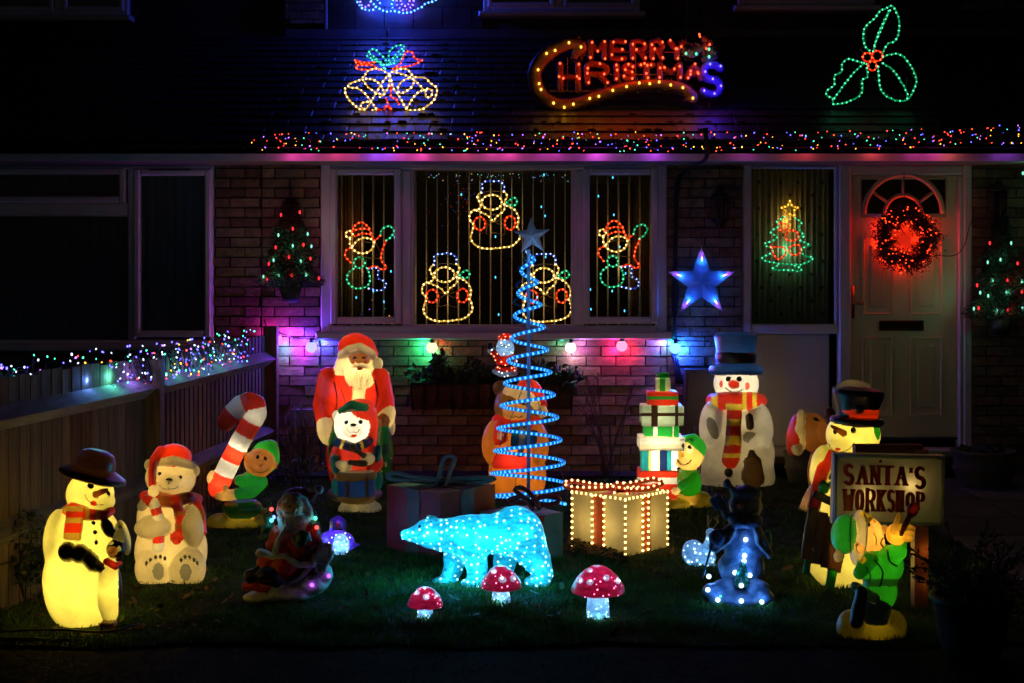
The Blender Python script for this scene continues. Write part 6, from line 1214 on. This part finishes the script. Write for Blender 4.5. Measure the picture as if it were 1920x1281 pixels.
def sletter(ch, x0, x1, y0, y1, th):
    mb = MB(); t2 = th/2
    def pt(a, b): return np.array((x0+t2+(x1-x0-th)*a, y0+2+(y1-y0-4)*b))
    def slab(p, q, w0, w1, m=m_let):
        d = (q-p)/np.linalg.norm(q-p); n = np.array((-d[1], d[0])); pl = [p+n*w0, q+n*w1, q-n*w1, p-n*w0]
        W2 = [rot(np.array(((x-1663.5)/S_, 0, -(z-917)/S_)), 0, .022, 0)+c for x, z in pl]
        V = [(w_[0], c[1]-.044-rng.uniform(0, .0015), w_[2]) for w_ in W2]+[(w_[0], c[1]-.033, w_[2]) for w_ in W2]
        mb.add(V, [(0,1,2,3), (7,6,5,4), (0,4,5,1), (1,5,6,2), (2,6,7,3), (3,7,4,0)], m)
    for st_ in GL[ch]:
        P = [pt(*u) for u in st_]
        if ch in 'SO' or (ch in 'RP' and len(st_) > 3):
            P3 = smooth([(p[0], p[1], 0) for p in P], 3)[:, :2] if ch in 'SO' else np.array([P[0], P[1]]+list(smooth([(p[0], p[1], 0) for p in P[1:]], 2.5)[1:, :2]))
            for i in range(len(P3)-1):
                d = P3[i+1]-P3[i]
                if np.linalg.norm(d) < .01: continue
                v = abs(d[1])/np.linalg.norm(d) if ch != 'S' else .35+.65*math.sin(math.pi*min(1, max(0, i/len(P3))))
                slab(P3[i]-d*.12, P3[i+1]+d*.12, t2*(.35+.65*v), t2*(.35+.65*v))
        else:
            for i in range(len(P)-1):
                d = P[i+1]-P[i]; v = abs(d[1])/np.linalg.norm(d); ww = t2*(.3+.7*v)
                if ch == 'A' and i == 0 and len(P) == 3: ww *= .6
                if ch in 'NM' and st_[0][0] in (0, 1) and st_[0][0] == st_[1][0]: ww *= .7
                slab(P[i], P[i+1], ww, ww)
    for u in {(round(a, 2), round(b_, 2)) for st_ in GL[ch] for a, b_ in (st_[0], st_[-1])}:
        if u[1] in (0, 1) and ch not in 'SO': p = pt(*u); slab(p+np.array((-t2*1.35, 0)), p+np.array((t2*1.35, 0)), 1.7, 1.7)
    mb.build('letter', sg)
for ch, a, b_ in (('S', 1577, 1598), ('A', 1601, 1624), ('N', 1626, 1647), ('T', 1649, 1670), ('A', 1673, 1697), ('S', 1709, 1731)): sletter(ch, a, b_, 871 if a < 1700 else 873, 908 if a < 1700 else 912, 8)
sletter('I', 1700, 1706, 874, 884, 4.5)
for ch, a, b_ in (('W', 1577, 1599), ('O', 1600, 1617), ('R', 1619, 1638), ('K', 1640, 1657), ('S', 1659, 1675), ('H', 1676, 1691), ('O', 1694, 1711), ('P', 1713, 1730)): sletter(ch, a, b_, 916 if a < 1690 else 919, 957 if a < 1690 else 951, 6.8)
mb = MB(); mb.ball(sp(1651, 865, -.036), (3/S_, .004, 3/S_), mat('hole_grey', (.2, .19, .16), .6), 1); mb.build('screw', sg)
lamp(sg, sp(1732, 1030, .068), (1, .6, .2), .12, .01); lamp(sg, sp(1732, 1090, .068), (1, .6, .2), .05, .01); lamp(sg, c+np.array((-.1, .0, -.03)), WRM, .2, .02); lamp(sg, c+np.array((.1, .0, .02)), WRM, .16, .02)
# --- elf painter
PC['elfskin'] = ((.8, .43, .14), .45)
F = Fig('elf_figure', 1640, 1192, 'elf in a green tunic and bobble hat painting the sign with a red brush', 'light up figure')
F.e('hat', 'green', 1584, 1002, 25, 37, ry=34, r=6); F.e('hat_brim', 'cream', 1609, 1008, 15, 52, ry=38, r=6, k=2); F.e('pompom', 'cream', 1572, 1043, 9, 12, y=-14); F.e('head', 'elfskin', 1632, 1004, 24, 32, ry=28, k=3); F.e('head', 'elfskin', 1640, 1018, 18, 16, y=-6, ry=20, k=6); F.c('nose', 'elfskin', [(1650, 998, -10, 8), (1659, 991, -14, 7)], k=4); F.c('hair', 'yellow', [(1618, 966, -14, 6), (1628, 974, -20, 6), (1632, 968, -14, 4)], k=3); F.c('ear', 'elfskin', [(1614, 1030, -34, 8), (1607, 1022, -38, 5)], k=4)
F.e('tunic', 'green', 1652, 1060, 42, 40, ry=34, k=3); F.e('tunic', 'green', 1650, 1105, 32, 44, ry=28, k=8); F.c('tunic', 'green', [(1668, 1044, -22, 20), (1684, 1034, -30, 16)], k=6); F.c('tunic', 'green', [(1630, 1050, -26, 15), (1612, 1075, -32, 12)], k=5); F.e('cuff', 'green', 1688, 1024, 13, 9, y=-32, r=-20, k=3)
F.e('hand', 'elfskin', 1680, 1002, 19, 20, y=-38, ry=14, k=3)
for i, z in enumerate((990, 1000, 1010)): F.c('finger#%d' % i, 'elfskin', [(1682, z, -46, 7), (1699, z-2+i, -50, 6.4), (1711-i*2, z+1, -46, 5.4)], k=2)
F.c('thumb', 'elfskin', [(1676, 996, -46, 7), (1682, 978, -48, 5.5), (1686, 966, -48, 4.5)], k=3)
F.c('brush', 'brown', [(1690, 1000, -52, 4.5), (1704, 970, -54, 5)], k=1); F.e('brush_tip', 'red', 1711, 957, 11, 15, y=-56, ry=9, r=28, k=1)
F.c('belt_hand', 'cream', [(1604, 1100, -30, 9), (1622, 1112, -34, 11), (1640, 1122, -36, 10)], k=4); F.c('mallet', 'brown', [(1616, 1108, -40, 10), (1610, 1140, -42, 13), (1606, 1166, -42, 13)], k=2); F.c('legs', 'navy', [(1640, 1140, -4, 30), (1640, 1165, -4, 26)], k=3); F.e('shoe', 'ochre', 1596, 1180, 27, 36, y=-10, ry=26, k=5, r=-6); F.e('shoe', 'ochre', 1640, 1190, 54, 26, y=-10, ry=32, k=6); F.e('shoe#2', 'ochre', 1674, 1178, 26, 34, y=-4, ry=24, k=5)
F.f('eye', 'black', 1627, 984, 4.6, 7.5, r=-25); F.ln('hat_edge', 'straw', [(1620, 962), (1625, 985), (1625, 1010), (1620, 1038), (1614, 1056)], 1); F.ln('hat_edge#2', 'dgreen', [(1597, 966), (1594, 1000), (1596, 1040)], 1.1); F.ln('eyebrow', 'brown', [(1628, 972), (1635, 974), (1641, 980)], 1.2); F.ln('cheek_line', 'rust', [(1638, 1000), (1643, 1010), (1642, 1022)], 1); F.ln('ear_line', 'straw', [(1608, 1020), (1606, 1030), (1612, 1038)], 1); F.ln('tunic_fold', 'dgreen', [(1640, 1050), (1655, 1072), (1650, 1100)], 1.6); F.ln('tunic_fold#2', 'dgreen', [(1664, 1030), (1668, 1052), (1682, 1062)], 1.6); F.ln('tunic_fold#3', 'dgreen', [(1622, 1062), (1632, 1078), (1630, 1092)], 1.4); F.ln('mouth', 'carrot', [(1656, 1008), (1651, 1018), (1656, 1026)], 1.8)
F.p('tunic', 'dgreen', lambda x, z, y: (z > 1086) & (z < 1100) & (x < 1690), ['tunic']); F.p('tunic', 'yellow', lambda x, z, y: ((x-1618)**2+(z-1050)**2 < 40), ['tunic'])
F.build([(1652, 1058, 0, YEL, .26, .02), (1636, 1006, -4, WRM, .24, .015), (1606, 1008, 0, WRM, .1, .015), (1586, 1004, 0, WRM, .2, .015), (1610, 1026, -34, WRM, .02, .006), (1682, 1004, -38, YEL, .16, .01), (1650, 1110, 0, YEL, .14, .015), (1640, 1185, -8, YEL, .12, .02), (1682, 1036, -26, YEL, .12, .01)])
# --- little acrylic Santa hung over the trough
F = Fig('acrylic_santa', 948, 705, 'small acrylic Santa with a glowing white beard waving above the planter trough', 'light up ornament', Y=10.52, style='acrylic', v=1.5)
F.e('hat', 'red', 948, 634, 15, 9, ry=12); F.e('face', 'ice', 947, 652, 17, 18, y=-4, ry=13); F.e('coat', 'red', 949, 678, 19, 19, ry=14, k=3); F.e('coat', 'red', 949, 692, 21, 9, ry=15, k=3); F.c('fur', 'ice', [(927, 697, -4, 4.5), (936, 702, -12, 4.5), (950, 703, -14, 4.5), (966, 700, -8, 4.5)], k=2); F.c('arm', 'red', [(934, 672, -6, 7), (924, 659, -8, 5)], k=3); F.c('fur', 'ice', [(919, 659, -8, 4), (926, 655, -8, 4)], k=2); F.e('mitten', 'black', 919, 649, 6, 6.5, y=-8); F.c('arm#2', 'red', [(962, 672, -6, 7), (960, 682, -12, 6)], k=3); F.e('mitten#2', 'black', 957, 680, 6, 6, y=-17); F.c('fur', 'ice', [(966, 676, -10, 4), (966, 686, -10, 3.5)], k=2)
F.ln('belt', 'black', [(932, 685), (948, 687), (966, 684)], 1.6); F.f('eye', 'black', 942, 646.5, 2, 1.4); F.f('eye#2', 'black', 952, 647, 2, 1.4); F.ln('glasses', 'navy', [(936, 648.5), (941, 650), (946, 648), (951, 650), (957, 649)], .8)
F.build([(947, 652, -2, (.4, .65, 1), .3, .008), (949, 678, 0, (1, .2, .1), .14, .01), (946, 700, -6, (.3, .5, 1), .05, .006), (948, 634, 0, (1, .2, .1), .05, .005)]); F.led(14, em((.8, .93, 1), 5), 1.4, lambda x, z, y, p: (y < -4) & np.array([q in ('face', 'fur') for q in p]), mind=5); F.led(18, em((1, .3, .12), 5), 1.4, lambda x, z, y, p: (y < -3) & np.array([q in ('coat', 'arm', 'hat') for q in p]), mind=5.5, name='coat_bead_lights')
mb = MB(); mb.tube([F.W(F.cv(948, 703, 0)), F.W(F.cv(952, 735, 0))], .004, m_cable, 5); mb.build('stake', F.root)

# ================================================================== box presents
def present(label, px, pyf, side, h, yaw, mat_, rib, bowm, loops, lit=None, group='fabric presents on the lawn', ribw=.09):
    f = gp(px, pyf); cyaw = R(yaw); d = side/math.sqrt(2); ctr = np.array((f[0]+d*math.sin(cyaw-R(45)), f[1]+d*math.cos(cyaw-R(45)), 0))
    th = thing('fabric_present', ctr, label, 'present', group); n = 14
    def wob(v): return v
    mb = MB(); hs = side/2
    for k_ in range(4):
        a = cyaw+k_*math.pi/2; u = np.array((math.cos(a), math.sin(a), 0)); nn = np.array((math.sin(a), -math.cos(a), 0)); V = []
        for j in range(9):
            for i in range(n+1):
                s_, z = -1+2*i/n, h*j/8
                dn = -.012*math.sin(math.pi*j/8)*(1-s_*s_)+.004*math.sin(9*s_+k_*2)*math.sin(math.pi*j/8)
                V.append(ctr+u*s_*hs+nn*(hs+dn)+np.array((0, 0, z)))
        mb.add(V, [(j*(n+1)+i, j*(n+1)+i+1, (j+1)*(n+1)+i+1, (j+1)*(n+1)+i) for j in range(8) for i in range(n)], mat_)
    a = cyaw; u = np.array((math.cos(a), math.sin(a), 0)); nn = np.array((math.sin(a), -math.cos(a), 0))
    mb.add([ctr+u*s1*hs+nn*s2*hs+np.array((0, 0, h)) for s1, s2 in ((-1, -1), (-1, 1), (1, 1), (1, -1))], [(0, 1, 2, 3)], mat_); mb.build('fabric_box', th, True)
    mb = MB()
    for k_ in range(4):
        a = cyaw+k_*math.pi/2; u = np.array((math.cos(a), math.sin(a), 0)); nn = np.array((math.sin(a), -math.cos(a), 0)); V = []
        for j in range(9):
            for s_ in (-1, -.5, 0, .5, 1): V.append(ctr+u*(s_*ribw/2+.005*math.sin(j*1.7+k_))+nn*(hs+.006-.010*math.sin(math.pi*j/8)+.003*math.sin(j*2+s_*3))+np.array((0, 0, h*j/8+.001)))
        mb.add(V, [(j*5+i, j*5+i+1, (j+1)*5+i+1, (j+1)*5+i) for j in range(8) for i in range(4)], rib)
        V = [ctr+u*s_*ribw/2+nn*q+np.array((0, 0, h+.006)) for q in (0, hs) for s_ in (-1, 1)]; mb.add(V, [(0, 2, 3, 1)], rib)
    mb.build('ribbon', th, True)
    mb = MB()
    for pts, wd in loops:
        P = smooth([at(x, y, ctr[1]+dy) for x, y, dy in pts], .02); V = []
        for i, p in enumerate(P):
            t = P[min(i+1, len(P)-1)]-P[max(i-1, 0)]; nrm = np.cross(t, (0, 1, 0)); nrm /= np.linalg.norm(nrm)+1e-9
            for q, e_ in ((-1, 0), (0, .35), (1, 0)): V.append(p+np.array((0, q*wd, 0))+nrm*e_*.02)
        N = len(P); mb.tube(P+np.array((0, -wd*.9, 0)), .013, bowm, 8); mb.add(V, [(i*3+j, i*3+j+1, (i+1)*3+j+1, (i+1)*3+j) for i in range(N-1) for j in range(2)], bowm)
    if loops: mb.build('bow', th, True)
    if lit:
        paths = []; H = np.array((0, 0, 1.0)); C = [ctr+rot(np.array((sx*hs, sy*hs, 0)), 0, 0, cyaw) for sx, sy in ((-1, -1), (1, -1), (1, 1), (-1, 1))]
        out = lambda c: c+(c-ctr)*.02
        bm = MB(); tm = MB(); pts = []
        def line(a, b_): 
            P = along(np.array([a, b_]), .034); tm.tube([a, b_], .004, em(LC['warm'][0], .35), 5)
            for p in P: bm.ball(p, .0072, em((1, .66, .2), 5), 1)
        for i in range(4): line(out(C[i])+H*(h+.004), out(C[(i+1) % 4])+H*(h+.004))
        for i in (0, 1, 3): line(out(C[i])+H*.02, out(C[i])+H*h)
        for k_ in (0, 3):
            a = cyaw+k_*math.pi/2; u = np.array((math.cos(a), math.sin(a), 0)); nn = np.array((math.sin(a), -math.cos(a), 0))
            for s_ in ((-.5, .62) if k_ == 3 else (-.62, .05)): line(ctr+u*ribw*s_+nn*(hs+.012)+H*.02, ctr+u*ribw*s_+nn*(hs+.012)+H*h)
        for pts_, wd in loops:
            P = smooth([at(x, y-2, ctr[1]+dy-wd*.9-.014) for x, y, dy in pts_], .02)
            for p in along(P, .034): bm.ball(p, .0072, em((1, .5, .2), 4), 1)
        tm.build('light_rope', th, True); stuff(bm.build('rope_bulb_row', th, True))
        for sx, sy in ((-.5, -.5), (.5, -.5), (.5, .5), (-.5, .5), (0, 0)): lamp(th, ctr+rot(np.array((sx*hs, sy*hs, h*.5)), 0, 0, cyaw), (1, .72, .3), lit, .03)
        lamp(th, ctr+np.array((0, 0, h*.85)), (1, .72, .3), lit, .03)
    return th
m_maroon = mat('maroon_fabric', (.4, .025, .035), .5, noise=.2, nscale=8, trans=.2); m_greyrib = mat('grey_ribbon', (.2, .185, .2), .45, noise=.15, nscale=20); m_bottle = mat('bottle_fabric', (.12, .4, .33), .5, noise=.25, nscale=9, trans=.3)
m_dredrib = mat('dark_red_ribbon', (.5, .02, .015), .35, noise=.2, nscale=15); m_goldf = mat('gold_fabric', (.62, .54, .3), .45, noise=.12, nscale=14, trans=.5, spec=0); m_orib = mat('orange_ribbon', (.75, .12, .03), .4, noise=.12, nscale=12, trans=.45)
present('big unlit maroon present with a grey ribbon and bow behind the polar bear', 818, 1050, .43, .36, 47, m_maroon, m_greyrib, m_greyrib,
  [([(820, 897, 0), (780, 893, 0), (740, 885, 0), (727, 889, 0), (735, 896, 0), (790, 900, 0), (820, 899, 0)], .045), ([(820, 898, 0), (860, 896, .02), (905, 894, .02), (928, 896, .02), (900, 902, .02), (860, 903, 0), (820, 900, 0)], .04), ([(818, 912, -.04), (824, 890, -.02), (832, 862, 0), (843, 853, 0), (853, 860, 0), (845, 882, -.02), (838, 905, -.04), (826, 915, -.05), (815, 910, -.05)], .03)], ribw=.10)
present('unlit dark green present with a dark red bow behind the polar bear rump', 985, 1062, .32, .25, 40, m_bottle, m_dredrib, m_dredrib,
  [([(992, 938, -.02), (975, 930, 0), (952, 938, .02), (960, 944, .02), (992, 942, 0)], .03), ([(992, 940, 0), (1020, 930, .02), (1045, 930, .03), (1046, 940, .03), (1020, 946, .02), (992, 943, 0)], .03), ([(1000, 955, -.06), (985, 935, -.04), (965, 918, -.02), (975, 913, -.02), (995, 925, -.04), (1012, 955, -.07)], .022)], ribw=.05)
present('lit gold fabric present outlined in warm rope light with an orange red bow', 1166, 1046, .375, .315, 47, m_goldf, m_orib, m_orib,
  [([(1150, 912, 0), (1110, 908, 0), (1075, 902, 0), (1057, 907, 0), (1070, 914, 0), (1110, 916, 0), (1150, 914, 0)], .03), ([(1150, 912, .02), (1190, 905, .04), (1225, 898, .05), (1240, 906, .05), (1215, 916, .04), (1180, 918, .02), (1150, 914, .02)], .03), ([(1152, 926, -.05), (1150, 910, -.04), (1162, 906, -.04), (1176, 912, -.04), (1176, 928, -.05)], .03)], lit=.5, ribw=.075)
# ================================================================== planting, trough, pots
m_leafd = mat('dark_leaf', (.025, .05, .018), .5, noise=.4, nscale=30); m_twig = mat('twig', (.09, .055, .03), .85)
def leafy(c, rad, n, size, m, mb=None, up=0):
    mb = mb or MB(); V, F = [], []; k = 0
    for _ in range(n):
        d = rng.normal(0, 1, 3); d /= np.linalg.norm(d); p = np.array(c)+d*np.array(rad)*rng.uniform(.3, 1)**.5
        a = rng.normal(0, 1, 3)+np.array((0, 0, up)); a *= size*rng.uniform(.6, 1.3)/np.linalg.norm(a); b = np.cross(a, rng.normal(0, 1, 3)); b *= np.linalg.norm(a)*.28/np.linalg.norm(b); h = np.cross(a, b); h *= np.linalg.norm(a)*.08/(np.linalg.norm(h)+1e-9)
        V += [p, p+a*.5+b+h, p+a, p+a*.5-b+h]; F += [(k, k+1, k+2), (k, k+2, k+3)]; k += 4
    mb.add(V, F, m); return mb
def bush(name, label, c, rad, n, size, m, stems=7, cat='bush'):
    th = thing(name, (c[0], c[1], 0), label, cat); mb = MB()
    for i in range(stems):
        a = rng.uniform(0, 6.28); e = (c[0]+rad[0]*.8*math.cos(a), c[1]+rad[1]*.8*math.sin(a), c[2]+rad[2]*rng.uniform(.2, .95)); mb.tube(smooth([(c[0], c[1], max(0, c[2]-rad[2])), ((c[0]+e[0])/2+rng.normal(0, .03), (c[1]+e[1])/2, (c[2]+e[2])/2), e], .06), .005, m_twig, 5)
    mb.build('stem', th, True)
    mb = MB()
    for i in range(9): q = np.array(c)+rng.normal(0, .45, 3)*np.array(rad); leafy(q, np.array(rad)*.45, n//9, size, m, mb)
    mb.build('foliage', th); return th
bush('shrub', 'dark leafy shrub growing against the fence post behind the polar bear with the candy cane', (X(285, 8.9), 8.75, .33), (.13, .2, .32), 900, .035, m_leafd)
bush('shrub', 'dark weedy shrub in the corner of the lawn beside the snowman with the penguin', (X(40, 6.7), 6.75, .17), (.17, .3, .2), 1100, .032, m_leafd)
bush('shrub', 'dark shrub behind the candy cane at the far end of the fence', (X(405, 9.75), 9.7, .3), (.16, .25, .42), 800, .03, m_leafd)
bush('shrub', 'low dark shrub between the candy cane elf and the drummer bear', (X(560, 10.2), 10.2, .12), (.3, .15, .14), 500, .03, m_leafd)
def twigs(label, px, Y, h, n, sp):
    th = thing('bare_plant', (X(px, Y), Y, 0), label, 'plant'); mb = MB()
    for i in range(n):
        a = rng.uniform(-1, 1); x0 = X(px, Y)+rng.normal(0, .04); hh = h*rng.uniform(.5, 1); mid = (x0+a*sp*.4, Y+rng.normal(0, .05), hh*.5); e = (x0+a*sp, Y+rng.normal(0, .08), hh); mb.tube(smooth([(x0, Y, 0), mid, e], .08), [.004]*len(smooth([(x0, Y, 0), mid, e], .08)), m_twig, 4)
        for _ in range(3): t = rng.uniform(.4, 1); p = np.array(mid)+(np.array(e)-np.array(mid))*(t*.9); mb.tube([p, p+np.array((rng.normal(0, .06), rng.normal(0, .03), rng.uniform(.03, .12)))], .002, m_twig, 4)
    mb.build('stem', th, True)
twigs('bare brown twigs growing against the wall left of the large Santa', 570, 10.6, .55, 14, .16); twigs('bare thin twigs against the wall between the spiral tree and the parcel stack', 1140, 10.6, .8, 12, .22); twigs('bare forked twig beside the parcel elf and the blue hatted snowman', 1310, 10.3, .5, 4, .06)
# hayrack trough
tr = thing('trough_planter', at(922, 770, YW-.2), 'half round iron trough planter with dark plants on the wall under the window', 'planter')
x0, x1 = X(772, 10.7), X(1072, 10.7); zt, zb = Z(718, 10.7), Z(770, 10.7); mb = MB(); n = 8; prof = [(.2*math.cos(a), (zt-zb)*math.sin(a)) for a in np.linspace(0, math.pi/2, n)]
V = [(x, YW-.02-r, zt-d) for x in (x0, x1) for r, d in prof]; mb.add(V, [(i, i+1, n+i+1, n+i) for i in range(n-1)], mat('coir', (.13, .075, .035), .95, noise=.4, nscale=50, bump=1, bscale=120))
for x, s_ in ((x0, 1), (x1, -1)): mb.add([(x, YW-.02, zt)]+[(x, YW-.02-r, zt-d) for r, d in prof], [tuple(range(n+1))[::s_]], mat('coir', (0,0,0)))
mb.build('liner', tr, True)
for i in range(13):
    x = x0+(x1-x0)*i/12; mb = MB(); mb.tube([(x, YW-.02-r*1.04, zt-d*1.04) for r, d in prof], .007, mat('black_metal', (0,0,0)), 6); mb.build('bar', tr, True)
mb = MB(); mb.tube([(x0, YW-.02, zt), (x0, YW-.225, zt), (x1, YW-.225, zt), (x1, YW-.02, zt)], .009, mat('black_metal', (0,0,0)), 6); mb.build('rim', tr)
mb = MB()
for i in range(26): leafy((rng.uniform(x0, x1), YW-.13, zt+rng.uniform(-.02, .06)), (.09, .08, .06), 46, .06, m_leafd, mb, .3)
leafy((X(822, 10.7), YW-.16, zt+.14), (.07, .07, .09), 120, .06, m_leafd, mb); leafy((X(890, 10.7), YW-.16, zt+.12), (.05, .06, .06), 70, .05, m_leafd, mb); leafy((X(1020, 10.7), YW-.16, zt+.08), (.1, .07, .07), 120, .07, m_leafd, mb); leafy((X(1062, 10.7), YW-.18, zt-.0), (.1, .06, .03), 70, .08, m_leafd, mb)
mb.build('foliage', tr)
# stone pots by the door
m_stone = mat('stone_pot', (.14, .125, .1), .9, noise=.3, nscale=20, bump=.8, bscale=60)
def pot(label, px, Y, r, h, m, name='stone_planter'):
    th = thing(name, (X(px, Y), Y, 0), label, 'planter'); mb = MB(); c = (X(px, Y), Y, 0)
    mb.lathe([(0, 0), (r*.72, 0), (r*.8, h*.1), (r*.95, h*.45), (r*1.02, h*.52), (r*.94, h*.58), (r*.98, h*.9), (r*1.05, h*.95), (r*1.05, h), (r*.88, h), (r*.86, h*.85), (0, h*.85)], c, m, 24); mb.build('bowl', th, True)
    mb = leafy((c[0], c[1], h*.95), (r*.8, r*.8, .05), 120, .05, m_leafd); mb.build('foliage', th); return th
pot('wide weathered stone planter on the path right of the front door', 1845, 10.2, .22, .27, m_stone); pot('weathered stone planter half hidden behind the teddy in the red hat', 1512, 10.35, .16, .24, m_stone)
# foreground pot and bush
Yf = 5.72
th = thing('potted_bush', (X(1825, Yf), Yf, 0), 'dark bush in a bluish pot in the near corner of the path', 'bush'); mb = MB(); mb.lathe([(0, 0), (.1, 0), (.13, .1), (.155, .24), (.165, .25), (.165, .27), (.14, .27), (.13, .24), (0, .24)], (X(1822, Yf), Yf, 0), mat('blue_glaze', (.006, .008, .014), .6), 24); mb.build('pot', th, True)
mb = MB(); lf = MB()
for i in range(60):
    a = rng.uniform(0, 6.28); L = rng.uniform(.16, .40); el = rng.uniform(.2, 1.3); d = np.array((math.cos(a)*math.cos(el), math.sin(a)*math.cos(el)*.7, math.sin(el))); p0 = np.array((X(1822, Yf)+rng.normal(0, .04), Yf+rng.normal(0, .04), .25)); P = smooth([p0, p0+d*L*.55+rng.normal(0, .02, 3), p0+d*L+np.array((0, 0, -.03))], .05); mb.tube(P, .0025, m_twig, 4)
    for p in along(P, .022)[2:]:
        for _ in range(2): leafy(p, (.008, .008, .008), 1, .02, m_leafd, lf)
mb.build('stem', th, True); lf.build('foliage', th)
# ================================================================== grass, fallen leaves
def inpoly(x, y, poly):
    c = np.zeros(len(x), bool); n = len(poly)
    for i in range(n):
        (x1, y1), (x2, y2) = poly[i], poly[i-1]; c ^= ((y1 > y) != (y2 > y)) & (x < (x2-x1)*(y-y1)/(y2-y1+1e-12)+x1)
    return c
N = 190000
x = rng.uniform(-2.6, 2.55, N); y = 5.85+(10.55-5.85)*rng.uniform(0, 1, N)**1.25; k = inpoly(x, y, LAWN); x, y = x[k], y[k]
cl = np.sin(x*7+np.sin(y*5)*2)*np.sin(y*8+np.sin(x*6)*2); k = rng.uniform(0, 1, len(x)) < .72+.28*cl; x, y, cl = x[k], y[k], cl[k]; N = len(x)
h = rng.uniform(.014, .036, N)*(1+.35*cl); a = rng.uniform(0, 6.28, N); lean = rng.normal(0, .45, (N, 2)); wdt = rng.uniform(.0016, .003, N)
b0 = np.stack([x-np.cos(a)*wdt, y-np.sin(a)*wdt, np.full(N, .002)], 1); b1 = np.stack([x+np.cos(a)*wdt, y+np.sin(a)*wdt, np.full(N, .002)], 1); m0 = np.stack([x+lean[:, 0]*h*.4, y+lean[:, 1]*h*.4, h*.6], 1); t0 = np.stack([x+lean[:, 0]*h*1.1, y+lean[:, 1]*h*1.1, h], 1)
V = np.stack([b0, b1, m0+(b1-b0)*.4, m0-(b1-b0)*.4, t0], 1).reshape(-1, 3); i = np.arange(N)*5
me = bpy.data.meshes.new('grass'); me.vertices.add(len(V)); me.vertices.foreach_set('co', V.astype(np.float32).ravel())
q = np.stack([i, i+1, i+2, i+3], 1); t = np.stack([i+3, i+2, i+4], 1); li = np.concatenate([q.ravel(), t.ravel()]).astype(np.int32)
me.loops.add(len(li)); me.loops.foreach_set('vertex_index', li); me.polygons.add(2*N); me.polygons.foreach_set('loop_start', np.concatenate([np.arange(N)*4, 4*N+np.arange(N)*3]).astype(np.int32)); me.update(calc_edges=True); me.validate()
me.materials.append(mat('grass_blade', (.085, .165, .035), .55, noise=.5, nscale=7, trans=.25, spec=0)); o = bpy.data.objects.new('grass', me); COL.objects.link(o); stuff(o)
m_lf = [mat('leaf_brown', (.16, .065, .02), .7, noise=.4, nscale=40), mat('leaf_tan', (.25, .13, .045), .7, noise=.4, nscale=40), mat('leaf_dark', (.06, .035, .018), .7, noise=.4, nscale=40)]
def leafmesh(mb, p, s, m):
    a = rng.uniform(0, 6.28); cu = rng.uniform(.15, .7); V = []; n = 5
    out = [(-1, 0), (-.45, .42), (-.1, .3), (.2, .5), (.5, .28), (1, 0), (.5, -.28), (.2, -.5), (-.1, -.3), (-.45, -.42)]
    V = [(u*s, v*s, s*cu*(u*u*.5+v*v*1.6)) for u, v in out]+[(0, 0, 0)]
    mb.add(rot(V, rng.normal(0, .4), rng.normal(0, .4), a)+p, [(10, i_, (i_+1) % 10) for i_ in range(10)], m)
LP = [(60,1150),(75,1165),(110,1190),(245,1165),(250,1120),(265,1110),(300,1145),(255,1170),(380,1080),(400,1100),(260,1185),(225,1195),(300,1180),(480,1180),(690,1085),(745,1055),(760,1080),(850,1130),(640,1150),(1000,1125),(1050,1110),(1080,1135),(700,1150),(1240,1085),(1260,1040),(1450,960),(1470,1020),(1480,1075),(1460,1100),(1300,970),(1465,985),(1500,1090),(1000,1145),(890,1165),(600,1175),(1150,1200),(430,1125),(350,1130),(1040,1165),(1220,1150)]
for px, py in LP:
    p = gp(px+rng.normal(0, 3), py+rng.normal(0, 2)); mb = MB(); leafmesh(mb, p+np.array((0, 0, .022)), rng.uniform(.022, .045), m_lf[rng.integers(3)]); tag(mb.build('fallen_leaf', None, True, org=p), 'curled brown autumn leaf lying on the dark lawn', 'leaf', 'fallen leaves on the lawn')
mb = MB()
for _ in range(380):
    u = rng.uniform(0, 1); p = gp(1065+rng.normal(0, 1)+u*110, 1022+u*25+abs(rng.normal(0, 9))); leafmesh(mb, p+np.array((0, 0, rng.uniform(.005, .06)*(1-.5*u))), rng.uniform(.015, .03), m_lf[rng.integers(3)])
for _ in range(150): p = gp(rng.uniform(60, 420), rng.uniform(1090, 1200)); leafmesh(mb, p+np.array((0, 0, .018)), rng.uniform(.012, .03), m_lf[rng.integers(3)])
for _ in range(120): p = gp(rng.uniform(430, 1500), rng.uniform(960, 1200)); leafmesh(mb, p+np.array((0, 0, .02)), rng.uniform(.008, .018), m_lf[rng.integers(3)])
stuff(mb.build('leaf_litter'))
mb = MB(); m_gr = mat('grit', (.16, .15, .14), .8, noise=.4, nscale=30)
for _ in range(900): mb.ball((rng.uniform(-3, 3), 5.1+.85*rng.uniform(0, 1)**.5, .002), rng.uniform(.002, .006, 3), m_gr, 0)
stuff(mb.build('gravel'))
for pts, lab in (([(-2.3, 6.06), (-2.0, 6.12), (-1.75, 6.1), (-1.62, 6.2)], 'thin black lead lying in the grass in front of the snowman with the penguin'), ([(.05, 8.3), (.45, 8.0), (.75, 8.35), (1.1, 8.1), (1.5, 8.6)], 'black lead trailing through the grass behind the lit gold present')):
    mb = MB(); mb.tube(smooth([(x, y, .028+.012*math.sin(i*3)) for i, (x, y) in enumerate(pts)], .05), .005, m_cable, 6); tag(mb.build('power_lead', None, True, org=(pts[0][0], pts[0][1], .02)), lab, 'cable')
